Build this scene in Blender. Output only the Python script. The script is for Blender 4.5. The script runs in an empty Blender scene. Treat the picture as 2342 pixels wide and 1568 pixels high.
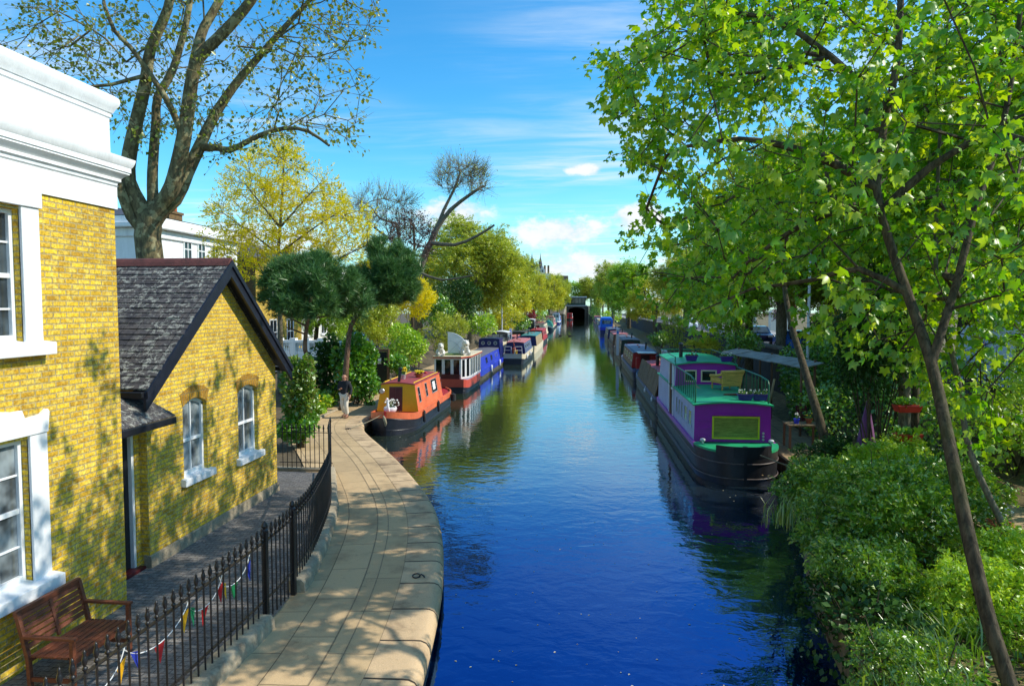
import bpy, bmesh, math, random
import numpy as np
from mathutils import Vector, Matrix
from mathutils.geometry import delaunay_2d_cdt
PI = math.pi
SC = bpy.context.scene
COL = SC.collection
# ------------------------------------------------------------------ survey helpers
# Distances were surveyed from the photograph: picture units of 2342 x 1568, focal length FL,
# horizon row and the vanishing point of the canal.
FL, CX, CY, HZ, VPX, CAMZ = 1533.0, 1171.0, 784.0, 700.0, 1330.0, 5.0
PITCH = -math.atan((CY - HZ) / FL)
YAW = math.atan((VPX - CX) / math.hypot(FL, CY - HZ))
FWD = Vector((-math.sin(YAW) * math.cos(PITCH), math.cos(YAW) * math.cos(PITCH), math.sin(PITCH)))
RGT = Vector((math.cos(YAW), math.sin(YAW), 0))
UPV = RGT.cross(FWD)
def ray(px, py): return FWD + RGT * ((px - CX) / FL) + UPV * ((CY - py) / FL)
def at(px, py, z):
    r = ray(px, py); t = (z - CAMZ) / r.z
    return Vector((r.x * t, r.y * t, z))
def aty(px, py, Y):
    r = ray(px, py); t = Y / r.y
    return Vector((r.x * t, Y, CAMZ + r.z * t))
# ------------------------------------------------------------------ objects
def tag(o, label=None, cat=None, group=None, kind=None):
    if label: o['label'] = label
    if cat: o['category'] = cat
    if group: o['group'] = group
    if kind: o['kind'] = kind
    return o
def thing(name, label, cat, loc=(0, 0, 0), rz=0, group=None):
    o = bpy.data.objects.new(name, None); COL.objects.link(o)
    o.empty_display_size = 0.2
    o.location = loc; o.rotation_euler = (0, 0, rz)
    return tag(o, label, cat, group)
def copy_tree(o, parent=None):
    c = o.copy(); COL.objects.link(c)
    if parent is not None: c.parent = parent
    for ch in list(o.children): copy_tree(ch, c)
    return c
def link_mesh(name, me, mat, parent=None):
    o = bpy.data.objects.new(name, me); COL.objects.link(o)
    if mat is not None:
        for m in (mat if isinstance(mat, (list, tuple)) else [mat]): me.materials.append(m)
    if parent is not None: o.parent = parent
    return o
class MB:
    def __init__(s, o=(0, 0, 0)): s.v = []; s.f = []; s.m = []; s.o = Vector(o); s.uv = None
    def add(s, vs, fs, mi=0):
        b = len(s.v); s.v += [tuple(Vector(v) - s.o) for v in vs]
        for f in fs: s.f.append(tuple(i + b for i in f)); s.m.append(mi)
        return s
    def hexa(s, p, mi=0):
        return s.add(p, [(0, 3, 2, 1), (4, 5, 6, 7), (0, 1, 5, 4), (1, 2, 6, 5), (2, 3, 7, 6), (3, 0, 4, 7)], mi)
    def box(s, x0, x1, y0, y1, z0, z1, mi=0):
        return s.hexa([(x0, y0, z0), (x1, y0, z0), (x1, y1, z0), (x0, y1, z0), (x0, y0, z1), (x1, y0, z1), (x1, y1, z1), (x0, y1, z1)], mi)
    def bar(s, a, b, w, h, up=(0, 0, 1), mi=0):
        a = Vector(a); b = Vector(b); d = (b - a).normalized(); u = Vector(up)
        if abs(d.dot(u)) > .98: u = Vector((1, 0, 0))
        r = d.cross(u).normalized() * (w / 2); u = r.cross(d).normalized() * (h / 2)
        return s.hexa([a - r - u, a + r - u, b + r - u, b - r - u, a - r + u, a + r + u, b + r + u, b - r + u], mi)
    def tube(s, pts, r, n=6, cap=True, mi=0):
        pts = [Vector(p) for p in pts]; k = len(pts)
        rr = list(r) if hasattr(r, '__len__') else [r] * k
        t0 = (pts[1] - pts[0]).normalized()
        a = Vector((0, 0, 1)) if abs(t0.z) < .9 else Vector((1, 0, 0))
        u = t0.cross(a).normalized(); vs = []
        for i, p in enumerate(pts):
            t = (pts[min(i + 1, k - 1)] - pts[max(i - 1, 0)])
            t = t.normalized() if t.length > 1e-9 else t0
            u = (u - t * u.dot(t))
            u = u.normalized() if u.length > 1e-6 else t.orthogonal().normalized()
            w = t.cross(u)
            for j in range(n):
                an = 2 * PI * j / n
                vs.append(p + (u * math.cos(an) + w * math.sin(an)) * rr[i])
        fs = [(i * n + j, i * n + (j + 1) % n, (i + 1) * n + (j + 1) % n, (i + 1) * n + j) for i in range(k - 1) for j in range(n)]
        if cap: fs += [tuple(range(n - 1, -1, -1)), tuple((k - 1) * n + j for j in range(n))]
        return s.add(vs, fs, mi)
    def loft(s, rings, closed=True, cap=True, mi=0):
        n = len(rings[0]); k = len(rings); vs = [p for r in rings for p in r]
        m = n if closed else n - 1
        fs = [(i * n + j, i * n + (j + 1) % n, (i + 1) * n + (j + 1) % n, (i + 1) * n + j) for i in range(k - 1) for j in range(m)]
        if cap and closed: fs += [tuple(range(n - 1, -1, -1)), tuple((k - 1) * n + j for j in range(n))]
        return s.add(vs, fs, mi)
    def lathe(s, prof, c=(0, 0, 0), n=12, mi=0):
        c = Vector(c)
        return s.loft([[c + Vector((r * math.cos(2 * PI * j / n), r * math.sin(2 * PI * j / n), z)) for j in range(n)] for r, z in prof], True, True, mi)
    def slab(s, pts, vec, mi=0):
        n = len(pts); vec = Vector(vec); vs = [Vector(p) for p in pts]; vs += [p + vec for p in vs]
        fs = [tuple(range(n - 1, -1, -1)), tuple(range(n, 2 * n))] + [(i, (i + 1) % n, n + (i + 1) % n, n + i) for i in range(n)]
        return s.add(vs, fs, mi)
    def poly(s, pts, mi=0): return s.add(pts, [tuple(range(len(pts)))], mi)
    def ball(s, c, r, sc=(1, 1, 1), n=10, m=7, mi=0):
        c = Vector(c); rings = []
        for i in range(m + 1):
            a = -PI / 2 + PI * i / m; rr = max(math.cos(a), .02) * r
            rings.append([c + Vector((rr * math.cos(2 * PI * j / n) * sc[0], rr * math.sin(2 * PI * j / n) * sc[1], math.sin(a) * r * sc[2])) for j in range(n)])
        return s.loft(rings, True, True, mi)
    def build(s, name, mat, parent=None, smooth=None, bevel=0, fix=True, base=None):
        """verts are local to the parent; smooth is the sharp-edge angle in degrees"""
        me = bpy.data.meshes.new(name); me.from_pydata(s.v, [], s.f)
        if any(s.m): me.polygons.foreach_set('material_index', s.m)
        if fix:
            bm = bmesh.new(); bm.from_mesh(me); bmesh.ops.recalc_face_normals(bm, faces=bm.faces[:]); bm.to_mesh(me); bm.free()
        if s.uv is not None:
            l = me.uv_layers.new(name='UVMap')
            for lp in me.loops: l.data[lp.index].uv = s.uv[lp.vertex_index]
        if smooth:
            me.polygons.foreach_set('use_smooth', [True] * len(me.polygons)); me.set_sharp_from_angle(angle=math.radians(smooth))
        me.update(); o = link_mesh(name, me, mat, parent)
        if base is not None: o.location = base
        if bevel:
            b = o.modifiers.new('bevel', 'BEVEL'); b.width = bevel; b.segments = 2; b.limit_method = 'ANGLE'; b.angle_limit = .6
        return o
def arr_mesh(name, V, Fq, mat, parent=None, mi=None, smooth=False):
    """numpy verts (N,3) and faces (M,k)"""
    me = bpy.data.meshes.new(name); V = np.asarray(V, np.float32); Fq = np.asarray(Fq, np.int32)
    me.vertices.add(len(V)); me.vertices.foreach_set('co', V.ravel())
    k = Fq.shape[1]; me.loops.add(Fq.size); me.loops.foreach_set('vertex_index', Fq.ravel())
    me.polygons.add(len(Fq)); me.polygons.foreach_set('loop_start', np.arange(0, Fq.size, k, dtype=np.int32))
    if mi is not None: me.polygons.foreach_set('material_index', np.asarray(mi, np.int32))
    if smooth: me.polygons.foreach_set('use_smooth', np.ones(len(Fq), bool))
    me.update(calc_edges=True); me.validate()
    return link_mesh(name, me, mat, parent)
def panel_holes(outline, holes):
    """2-D triangulation of an outline with holes -> pts, tris"""
    pts = []; edges = []
    for lp in [outline] + holes:
        b = len(pts); pts += [Vector(p) for p in lp]; edges += [(b + i, b + (i + 1) % len(lp)) for i in range(len(lp))]
    r = delaunay_2d_cdt(pts, edges, [], 0, 1e-5)
    vs, tris = r[0], r[2]
    def inside(p, lp):
        c = False
        for i in range(len(lp)):
            a, b = lp[i], lp[i - 1]
            if (a[1] > p[1]) != (b[1] > p[1]) and p[0] < (b[0] - a[0]) * (p[1] - a[1]) / (b[1] - a[1]) + a[0]: c = not c
        return c
    out = []
    for t in tris:
        c = ((vs[t[0]][0] + vs[t[1]][0] + vs[t[2]][0]) / 3, (vs[t[0]][1] + vs[t[1]][1] + vs[t[2]][1]) / 3)
        if inside(c, outline) and not any(inside(c, h) for h in holes): out.append(tuple(t))
    return [tuple(v) for v in vs], out
# ------------------------------------------------------------------ materials
class NT:
    def __init__(s, tree): s.t = tree; s.t.nodes.clear()
    def n(s, ty, **kw):
        nd = s.t.nodes.new(ty)
        for k, v in kw.items():
            if k.startswith('i_'):
                key = k[2:].replace('_', ' ')
                s.put(nd.inputs[int(key) if key.isdigit() else key], v)
            else: setattr(nd, k, v)
        return nd
    def put(s, sock, v):
        if hasattr(v, 'is_output'): s.t.links.new(v, sock)
        else: sock.default_value = v
    def math(s, op, a, b=None, c=None, clamp=False):
        nd = s.t.nodes.new('ShaderNodeMath'); nd.operation = op; nd.use_clamp = clamp
        for i, v in enumerate((a, b, c)):
            if v is not None: s.put(nd.inputs[i], v)
        return nd.outputs[0]
    def mix(s, f, a, b, mode='MIX'):
        nd = s.t.nodes.new('ShaderNodeMix'); nd.data_type = 'RGBA'; nd.blend_type = mode
        s.put(nd.inputs[0], f); s.put(nd.inputs[6], a); s.put(nd.inputs[7], b)
        return nd.outputs[2]
    def ramp(s, f, lo, hi):
        nd = s.t.nodes.new('ShaderNodeMapRange'); s.put(nd.inputs[0], f); nd.inputs[1].default_value = lo; nd.inputs[2].default_value = hi
        nd.interpolation_type = 'SMOOTHSTEP'; return nd.outputs[0]
    def noise(s, vec, scale, detail=4, rough=.55, dist=0):
        nd = s.n('ShaderNodeTexNoise'); s.put(nd.inputs['Vector'], vec); nd.inputs['Scale'].default_value = scale
        nd.inputs['Detail'].default_value = detail; nd.inputs['Roughness'].default_value = rough; nd.inputs['Distortion'].default_value = dist
        return nd.outputs[0]
def C4(c): return (c[0], c[1], c[2], 1)
def hx(r, g, b):
    f = lambda v: v / 12.92 if v <= .04045 else ((v + .055) / 1.055) ** 2.4
    return tuple(f(v / 255) for v in (r, g, b))
MATS = {}
def new_mat(name):
    m = bpy.data.materials.new(name); m.use_nodes = True
    nt = NT(m.node_tree); out = nt.n('ShaderNodeOutputMaterial'); MATS[name] = m
    return m, nt, out
def pm(name, col, rough=.6, var=.22, vs=3.0, bump=.0, bs=30.0, metal=0, spec=.5, streak=False, dirt=0.0):
    """procedural paint / stone / wood: two scales of mottling, optional bump, dirt near joints"""
    if name in MATS: return MATS[name]
    m, nt, out = new_mat(name)
    tc = nt.n('ShaderNodeTexCoord').outputs['Object']; vec = tc
    if streak:
        mp = nt.n('ShaderNodeMapping'); nt.put(mp.inputs[0], tc); mp.inputs['Scale'].default_value = streak; vec = mp.outputs[0]
    a = nt.noise(vec, vs, 5, .6); b = nt.noise(vec, vs * 7.3, 3, .6)
    f = nt.math('ADD', nt.math('MULTIPLY', a, .65), nt.math('MULTIPLY', b, .35))
    f = nt.ramp(f, .3, .7)
    c = nt.mix(f, C4([max(0, x * (1 - var)) for x in col]), C4([min(1, x * (1 + var)) for x in col]))
    if dirt:
        d = nt.ramp(nt.noise(vec, vs * .9, 6, .7), .5, .75)
        c = nt.mix(nt.math('MULTIPLY', d, dirt), c, (.035, .03, .022, 1))
    bs_ = nt.n('ShaderNodeBsdfPrincipled', i_Metallic=metal); nt.put(bs_.inputs['Base Color'], c)
    nt.put(bs_.inputs['Roughness'], nt.math('ADD', nt.math('MULTIPLY', b, .25), rough - .12))
    bs_.inputs['Specular IOR Level'].default_value = spec
    if bump:
        bp = nt.n('ShaderNodeBump', i_Strength=min(1, bump), i_Distance=.02 * max(1, bump)); nt.put(bp.inputs['Height'], nt.noise(vec, bs, 6, .65)); nt.put(bs_.inputs['Normal'], bp.outputs[0])
    nt.put(out.inputs[0], bs_.outputs[0])
    return m
def facing_uv(nt):
    """metres along the wall, metres up, for a wall in any direction"""
    tc = nt.n('ShaderNodeTexCoord'); ge = nt.n('ShaderNodeNewGeometry')
    s1 = nt.n('ShaderNodeSeparateXYZ'); nt.put(s1.inputs[0], tc.outputs['Object'])
    s2 = nt.n('ShaderNodeSeparateXYZ'); nt.put(s2.inputs[0], ge.outputs['True Normal'])
    k = nt.math('GREATER_THAN', nt.math('ABSOLUTE', s2.outputs[0]), nt.math('ABSOLUTE', s2.outputs[1]))
    u = nt.math('ADD', nt.math('MULTIPLY', k, s1.outputs[1]), nt.math('MULTIPLY', nt.math('SUBTRACT', 1, k), s1.outputs[0]))
    fl = nt.math('GREATER_THAN', nt.math('ABSOLUTE', s2.outputs[2]), .95)
    u = nt.math('ADD', nt.math('MULTIPLY', fl, s1.outputs[0]), nt.math('MULTIPLY', nt.math('SUBTRACT', 1, fl), u))
    v = nt.math('ADD', nt.math('MULTIPLY', fl, s1.outputs[1]), nt.math('MULTIPLY', nt.math('SUBTRACT', 1, fl), s1.outputs[2]))
    cb = nt.n('ShaderNodeCombineXYZ'); nt.put(cb.inputs[0], u); nt.put(cb.inputs[1], v)
    return cb.outputs[0], tc.outputs['Object']
def brick_mat(name, c1, c2, c3, mortar, bw=.225, rh=.075, ms=.011, rough=.85, lichen=None, bump=.9, stain=.5):
    m, nt, out = new_mat(name)
    uv, ob = facing_uv(nt)
    wob = nt.n('ShaderNodeVectorMath', operation='ADD'); nz = nt.n('ShaderNodeTexNoise'); nt.put(nz.inputs['Vector'], ob); nz.inputs['Scale'].default_value = 9
    sc = nt.n('ShaderNodeVectorMath', operation='MULTIPLY'); nt.put(sc.inputs[0], nz.outputs[1]); sc.inputs[1].default_value = (.012, .012, 0)
    nt.put(wob.inputs[0], uv); nt.put(wob.inputs[1], sc.outputs[0]); uv = wob.outputs[0]
    def br(a, b, mo, off=0):
        nd = nt.n('ShaderNodeTexBrick', offset=.5, squash=1.0)
        nt.put(nd.inputs['Vector'], uv); nd.inputs['Color1'].default_value = C4(a); nd.inputs['Color2'].default_value = C4(b); nd.inputs['Mortar'].default_value = C4(mo)
        nd.inputs['Scale'].default_value = 1; nd.inputs['Mortar Size'].default_value = ms; nd.inputs['Mortar Smooth'].default_value = .25
        nd.inputs['Brick Width'].default_value = bw; nd.inputs['Row Height'].default_value = rh; nd.inputs['Bias'].default_value = off
        return nd
    b1 = br(c1, c2, mortar); b2 = br((0, 0, 0), (1, 1, 1), (.5, .5, .5), -.25)
    # second random set of tones by shifting the lookup
    cell = nt.ramp(nt.noise(uv, 5.5, 2, .8), .42, .68)
    c = nt.mix(nt.math('MULTIPLY', cell, .75), b1.outputs[0], C4(c3)); c = nt.mix(b1.outputs[1], c, C4(mortar))
    gr = nt.noise(ob, 26, 6, .75); c = nt.mix(.7, c, nt.mix(nt.ramp(gr, .3, .7), (.38, .34, .3, 1), (1.45, 1.45, 1.4, 1)), 'MULTIPLY')
    dk = nt.ramp(nt.noise(uv, 3.1, 2, .9), .60, .74); c = nt.mix(nt.math('MULTIPLY', dk, .5 * stain), c, (.16, .075, .02, 1))
    st = nt.ramp(nt.noise(ob, .9, 7, .68), .42, .78); c = nt.mix(nt.math('MULTIPLY', st, stain), c, nt.mix(.6, c, (.06, .045, .02, 1)))
    if lichen:
        l = nt.ramp(nt.noise(ob, 9, 7, .78, .6), .52, .57); l2 = nt.ramp(nt.noise(ob, .9, 3), .34, .56)
        c = nt.mix(nt.math('MULTIPLY', nt.math('MULTIPLY', l, l2), .85), c, C4(lichen))
        l3 = nt.ramp(nt.noise(ob, 6.3, 4, .6, 1.0), .70, .74); c = nt.mix(l3, c, (.22, .13, .02, 1))
    bs = nt.n('ShaderNodeBsdfPrincipled', i_Roughness=rough); nt.put(bs.inputs['Base Color'], c); bs.inputs['Specular IOR Level'].default_value = .3
    h = nt.math('ADD', nt.math('MULTIPLY', nt.math('SUBTRACT', 1, b1.outputs[1]), 1.0), nt.math('MULTIPLY', gr, .5))
    h = nt.math('ADD', h, nt.math('MULTIPLY', b2.outputs[0], .25))
    bp = nt.n('ShaderNodeBump', i_Strength=bump, i_Distance=.012); nt.put(bp.inputs['Height'], h); nt.put(bs.inputs['Normal'], bp.outputs[0])
    nt.put(out.inputs[0], bs.outputs[0]); return m
def leaf_mat(name, c1, c2, c3=None, trans=.45, gloss=.08, k=1.0):
    """thin leaf: reflects and lets light through; every leaf has its own tone"""
    m, nt, out = new_mat(name); ge = nt.n('ShaderNodeNewGeometry'); tc = nt.n('ShaderNodeTexCoord').outputs['Object']
    r = ge.outputs['Random Per Island']
    c = nt.mix(nt.ramp(r, .0, 1.0), C4([x * k for x in c1]), C4([x * k for x in c2]))
    cl = nt.ramp(nt.noise(tc, .9, 3, .6), .38, .68)
    if c3: c = nt.mix(nt.math('MULTIPLY', cl, .8), c, C4([x * k for x in c3]))
    d = nt.n('ShaderNodeBsdfDiffuse'); nt.put(d.inputs[0], c)
    t = nt.n('ShaderNodeBsdfTranslucent'); nt.put(t.inputs[0], nt.mix(.5, c, nt.mix(1.0, c, (1.0, 1.0, .25, 1), 'MULTIPLY')))
    mx = nt.n('ShaderNodeMixShader'); mx.inputs[0].default_value = trans; nt.put(mx.inputs[1], d.outputs[0]); nt.put(mx.inputs[2], t.outputs[0])
    g = nt.n('ShaderNodeBsdfGlossy', i_Roughness=.38); g.inputs[0].default_value = (.9, .95, .9, 1)
    m2 = nt.n('ShaderNodeMixShader'); m2.inputs[0].default_value = gloss; nt.put(m2.inputs[1], mx.outputs[0]); nt.put(m2.inputs[2], g.outputs[0])
    nt.put(out.inputs[0], m2.outputs[0]); return m
def glass_mat(name, col, rough=.06, var=.5):
    m, nt, out = new_mat(name); tc = nt.n('ShaderNodeTexCoord').outputs['Object']
    f = nt.ramp(nt.noise(tc, 2.2, 3), .35, .65)
    c = nt.mix(f, C4([x * (1 - var) for x in col]), C4([min(1, x * (1 + var)) for x in col]))
    b = nt.n('ShaderNodeBsdfPrincipled', i_Roughness=rough); nt.put(b.inputs['Base Color'], c); b.inputs['Specular IOR Level'].default_value = .8
    bp = nt.n('ShaderNodeBump', i_Strength=.15, i_Distance=.01); nt.put(bp.inputs['Height'], nt.noise(tc, 3, 2)); nt.put(b.inputs['Normal'], bp.outputs[0])
    nt.put(out.inputs[0], b.outputs[0]); return m
def bark_mat(name, c1, c2, scale=6, bump=1.0, blotch=None):
    m, nt, out = new_mat(name); tc = nt.n('ShaderNodeTexCoord').outputs['Object']
    mp = nt.n('ShaderNodeMapping'); nt.put(mp.inputs[0], tc); mp.inputs['Scale'].default_value = (1, 1, .3)
    a = nt.noise(mp.outputs[0], scale * 2.2, 6, .7, .4); c = nt.mix(nt.ramp(a, .35, .65), C4(c1), C4(c2))
    if blotch: c = nt.mix(nt.ramp(nt.noise(tc, 3.2, 4, .6), .52, .58), c, C4(blotch))
    mo = nt.ramp(nt.noise(tc, 1.6, 5, .6), .5, .7); c = nt.mix(nt.math('MULTIPLY', mo, .4), c, (.07, .08, .02, 1))
    b = nt.n('ShaderNodeBsdfPrincipled', i_Roughness=.9); nt.put(b.inputs['Base Color'], c); b.inputs['Specular IOR Level'].default_value = .2
    bp = nt.n('ShaderNodeBump', i_Strength=min(1, bump), i_Distance=.03); nt.put(bp.inputs['Height'], a); nt.put(b.inputs['Normal'], bp.outputs[0])
    nt.put(out.inputs[0], b.outputs[0]); return m
M_BRICK = brick_mat('yellow_stock_brick', (.86, .57, .035), (.50, .27, .02), (.92, .70, .13), (.50, .39, .17))
M_BRICKD = brick_mat('brown_stock_brick', (.22, .12, .04), (.14, .075, .03), (.3, .18, .05), (.16, .13, .09))
M_SLATE = brick_mat('lichened_slate', (.085, .080, .085), (.048, .046, .054), (.12, .105, .10), (.008, .008, .009), bw=.27, rh=5.0, ms=.006, lichen=(.42, .42, .36), bump=.4, stain=.25)
M_SLATE2 = pm('far_slate', (.07, .07, .085), .7, .3, 2)
M_STUCCO = pm('white_stucco', (.82, .83, .84), .6, .07, 1.6, .25, 14, streak=(2.2, 2.2, .35), dirt=.16)
M_STUCCO2 = pm('cream_stucco', (.70, .68, .62), .7, .08, .8)
M_WHITE = pm('white_paint', (.80, .81, .82), .4, .07, 3, .12, 20, dirt=.10)
M_GREYW = pm('grey_white_paint', (.55, .56, .6), .5, .1, 3)
M_BLACK = pm('black_paint', (.012, .013, .017), .35, .3, 4)
M_BARGE = pm('black_bargeboard', (.010, .012, .022), .45, .4, 3, .2, 30)
M_RIDGE = pm('red_ridge_tile', (.135, .042, .034), .8, .35, 5, .6, 40, dirt=.5)
M_IRON = pm('black_iron', (.010, .010, .013), .32, .3, 20, .3, 60, metal=.0)
M_GLASS = glass_mat('window_glass', (.045, .06, .07))
M_GLASSC = glass_mat('curtained_glass', (.17, .20, .215), .04, .7)
M_DGLASS = glass_mat('dark_glass', (.010, .013, .016))
M_WOOD = pm('teak_bench_wood', (.16, .045, .018), .55, .4, 4, .4, 30, streak=(8, 1, 8))
M_WOODG = pm('weathered_boards', (.20, .135, .065), .8, .5, 2.5, .7, 20, streak=(6, 6, .5), dirt=.6)
M_WOODP = pm('pale_timber', (.42, .30, .16), .7, .3, 4, .3, 30)
M_DOORM = pm('maroon_door', (.085, .010, .012), .4, .3, 4)
M_STONE = pm('garden_stone', (.34, .28, .19), .9, .35, 3, .8, 25, dirt=.6)
M_SOIL = pm('garden_soil', (.10, .075, .04), .95, .5, 2.0, 1.0, 14)
M_SOILR = pm('leaf_litter_soil', (.15, .115, .045), .95, .6, 5, 1.2, 22)
M_SAND = pm('sandy_path', (.42, .31, .17), .95, .3, 4, .8, 40)
M_ASPH = pm('road_asphalt', (.06, .06, .065), .9, .25, 6, .5, 80)
M_PAVEG = brick_mat('courtyard_pavers', (.21, .20, .195), (.155, .15, .15), (.26, .245, .23), (.06, .055, .05), bw=.2, rh=.1, ms=.006, bump=.5, stain=.4)
M_TERRA = pm('terracotta', (.38, .10, .035), .8, .25, 8, .3, 40)
M_RUST = pm('rusty_steel', (.22, .065, .02), .8, .6, 6, .5, 30)
M_ROPE = pm('mooring_rope', (.30, .26, .17), .9, .3, 40, .6, 120)
M_RUBBER = pm('fender_rubber', (.02, .018, .017), .7, .4, 10)
M_CHROME = pm('galvanised_steel', (.55, .56, .58), .35, .2, 8, metal=.6)
M_REDP = pm('red_plastic', (.52, .03, .016), .45, .2, 4)
M_FLY = pm('yellow_petal', (.85, .62, .01), .6, .2, 20)
M_FLW = pm('white_petal', (.8, .78, .7), .6, .1, 20)
# ================================================================== camera, light, sky
cam_d = bpy.data.cameras.new('camera'); cam = bpy.data.objects.new('camera', cam_d); COL.objects.link(cam)
cam_d.sensor_width = 36; cam_d.lens = FL / 2342 * 36; cam_d.clip_end = 3000; cam_d.clip_start = .05
cam.matrix_world = Matrix(((RGT.x, UPV.x, -FWD.x, 0), (RGT.y, UPV.y, -FWD.y, 0), (RGT.z, UPV.z, -FWD.z, CAMZ), (0, 0, 0, 1)))
SC.camera = cam
SUN_EL, SUN_AZ = math.radians(40), math.radians(84)      # azimuth from +Y towards +X
sd = Vector((math.sin(SUN_AZ) * math.cos(SUN_EL), math.cos(SUN_AZ) * math.cos(SUN_EL), math.sin(SUN_EL)))
sun_d = bpy.data.lights.new('sun', 'SUN'); sun_d.energy = 5.0; sun_d.angle = math.radians(.5); sun_d.color = (1, .93, .80)
sun = bpy.data.objects.new('sun', sun_d); COL.objects.link(sun); sun.rotation_euler = sd.to_track_quat('Z', 'Y').to_euler(); sun.location = (30, 0, 40)
W = bpy.data.worlds.new('World'); SC.world = W; W.use_nodes = True
def build_world():
    nt = NT(W.node_tree); out = nt.n('ShaderNodeOutputWorld')
    sky = nt.n('ShaderNodeTexSky', sky_type='NISHITA', sun_disc=False); sky.sun_elevation = SUN_EL; sky.sun_rotation = SUN_AZ
    sky.air_density = 1.0; sky.dust_density = .4; sky.ozone_density = 2.0
    hs = nt.n('ShaderNodeHueSaturation', i_Saturation=1.35, i_Value=1.0); nt.put(hs.inputs['Color'], sky.outputs[0])
    col = nt.mix(1.0, hs.outputs[0], (.92, 1.62, 1.62, 1), 'MULTIPLY')
    tc = nt.n('ShaderNodeTexCoord').outputs['Generated']
    sp = nt.n('ShaderNodeSeparateXYZ'); nt.put(sp.inputs[0], tc); x, y, z = sp.outputs
    az = nt.math('ARCTAN2', x, y); el = nt.math('ARCSINE', z)
    # high thin streaks
    zz = nt.math('MAXIMUM', z, .06)
    cb = nt.n('ShaderNodeCombineXYZ'); nt.put(cb.inputs[0], nt.math('DIVIDE', x, zz)); nt.put(cb.inputs[1], nt.math('DIVIDE', y, zz))
    mp = nt.n('ShaderNodeMapping'); nt.put(mp.inputs[0], cb.outputs[0]); mp.inputs['Scale'].default_value = (.55, 1.7, 1); mp.inputs['Rotation'].default_value = (0, 0, .12)
    ci = nt.ramp(nt.noise(mp.outputs[0], 1.5, 7, .62, .5), .36, .76)
    big = nt.ramp(nt.noise(cb.outputs[0], .35, 3, .5), .40, .66)
    ci = nt.math('MULTIPLY', nt.math('MULTIPLY', ci, big), .95)
    # banks of cumulus low over the canal (azimuth, elevation, half sizes)
    ce = nt.n('ShaderNodeCombineXYZ'); nt.put(ce.inputs[0], az); nt.put(ce.inputs[1], nt.math('MULTIPLY', el, 1.6))
    nz = nt.noise(ce.outputs[0], 15, 6, .62)
    m = None
    for a, e, ra, re in [(-.03, .108, .085, .034), (.075, .128, .055, .026), (-.19, .132, .07, .034), (.0, .055, .14, .030), (.003, .197, .034, .011),
                         (-.52, .09, .22, .03), (.6, .12, .3, .04), (1.6, .14, .35, .05), (-1.5, .13, .35, .06), (2.7, .12, .4, .05), (-2.6, .16, .3, .05)]:
        dx = nt.math('DIVIDE', nt.math('SUBTRACT', az, a), ra); dy = nt.math('DIVIDE', nt.math('SUBTRACT', el, e), re)
        d = nt.math('SUBTRACT', 1, nt.math('ADD', nt.math('MULTIPLY', dx, dx), nt.math('MULTIPLY', dy, dy)))
        m = d if m is None else nt.math('MAXIMUM', m, d)
    cu = nt.ramp(nt.math('ADD', m, nt.math('MULTIPLY', nt.math('SUBTRACT', nz, .5), 3.6)), .15, .95)
    cu = nt.math('MULTIPLY', nt.math('MULTIPLY', cu, nt.ramp(m, -.7, .0)), .93)
    haze = nt.math('MULTIPLY', nt.math('SUBTRACT', 1, nt.ramp(el, 0, .20)), .42)
    shade = nt.mix(nt.ramp(nz, .35, .6), (5.0, 5.5, 6.2, 1), (6.9, 7.0, 7.1, 1))
    c = nt.mix(haze, col, (4.6, 6.6, 7.6, 1)); c = nt.mix(ci, c, (6.2, 6.8, 7.2, 1)); c = nt.mix(cu, c, shade)
    bg = nt.n('ShaderNodeBackground', i_Strength=.15); nt.put(bg.inputs[0], c); nt.put(out.inputs[0], bg.outputs[0])
build_world()
SC.view_settings.view_transform = 'Standard'; SC.view_settings.look = 'None'; SC.view_settings.exposure = 0
SC.cycles.use_denoising = True; SC.cycles.max_bounces = 6; SC.cycles.diffuse_bounces = 3; SC.cycles.glossy_bounces = 3; SC.cycles.transmission_bounces = 4
SC.cycles.caustics_reflective = False; SC.cycles.caustics_refractive = False; SC.cycles.sample_clamp_indirect = 4
# ================================================================== canal, banks
def lerp_tab(tab, y):
    if y <= tab[0][0]: return tab[0][1]
    for (a, va), (b, vb) in zip(tab, tab[1:]):
        if y <= b: return va + (vb - va) * (y - a) / (b - a)
    return tab[-1][1]
# water edge of the two banks: (y, x)
LB = [(-20, -1.95), (4, -1.95), (7.65, -1.95), (10.3, -2.24), (12.3, -2.63), (13.5, -2.92), (15.2, -3.49), (16.9, -4.28), (19.3, -5.48), (21.7, -6.85), (23.0, -7.6), (24.2, -8.2), (25.6, -8.55), (28, -8.7), (280, -8.8)]
RB = [(-20, 3.2), (5, 3.2), (9, 3.5), (12, 4.0), (14.5, 4.7), (16.5, 5.5), (18, 5.9), (20, 6.05), (280, 6.1)]
def smooth_tab(tab, ys, w=.9):
    return [sum(lerp_tab(tab, y + k * w / 3) for k in range(-3, 4)) / 7 for y in ys]
ys = [-20, -10, -4, 0, 3] + [4 + .4 * i for i in range(61)] + [30, 34, 40, 50, 65, 85, 110, 150, 200, 250, 275]
lbx = smooth_tab(LB, ys); rbx = smooth_tab(RB, ys)
def lb(y): return float(np.interp(y, ys, lbx))
def rb(y): return float(np.interp(y, ys, rbx))
PZ = .5
def rim(y):   # soil crest on the near right bank
    return float(np.interp(y, [-20, 14, 19, 300], [.75, .75, .5, .5]))
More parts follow.
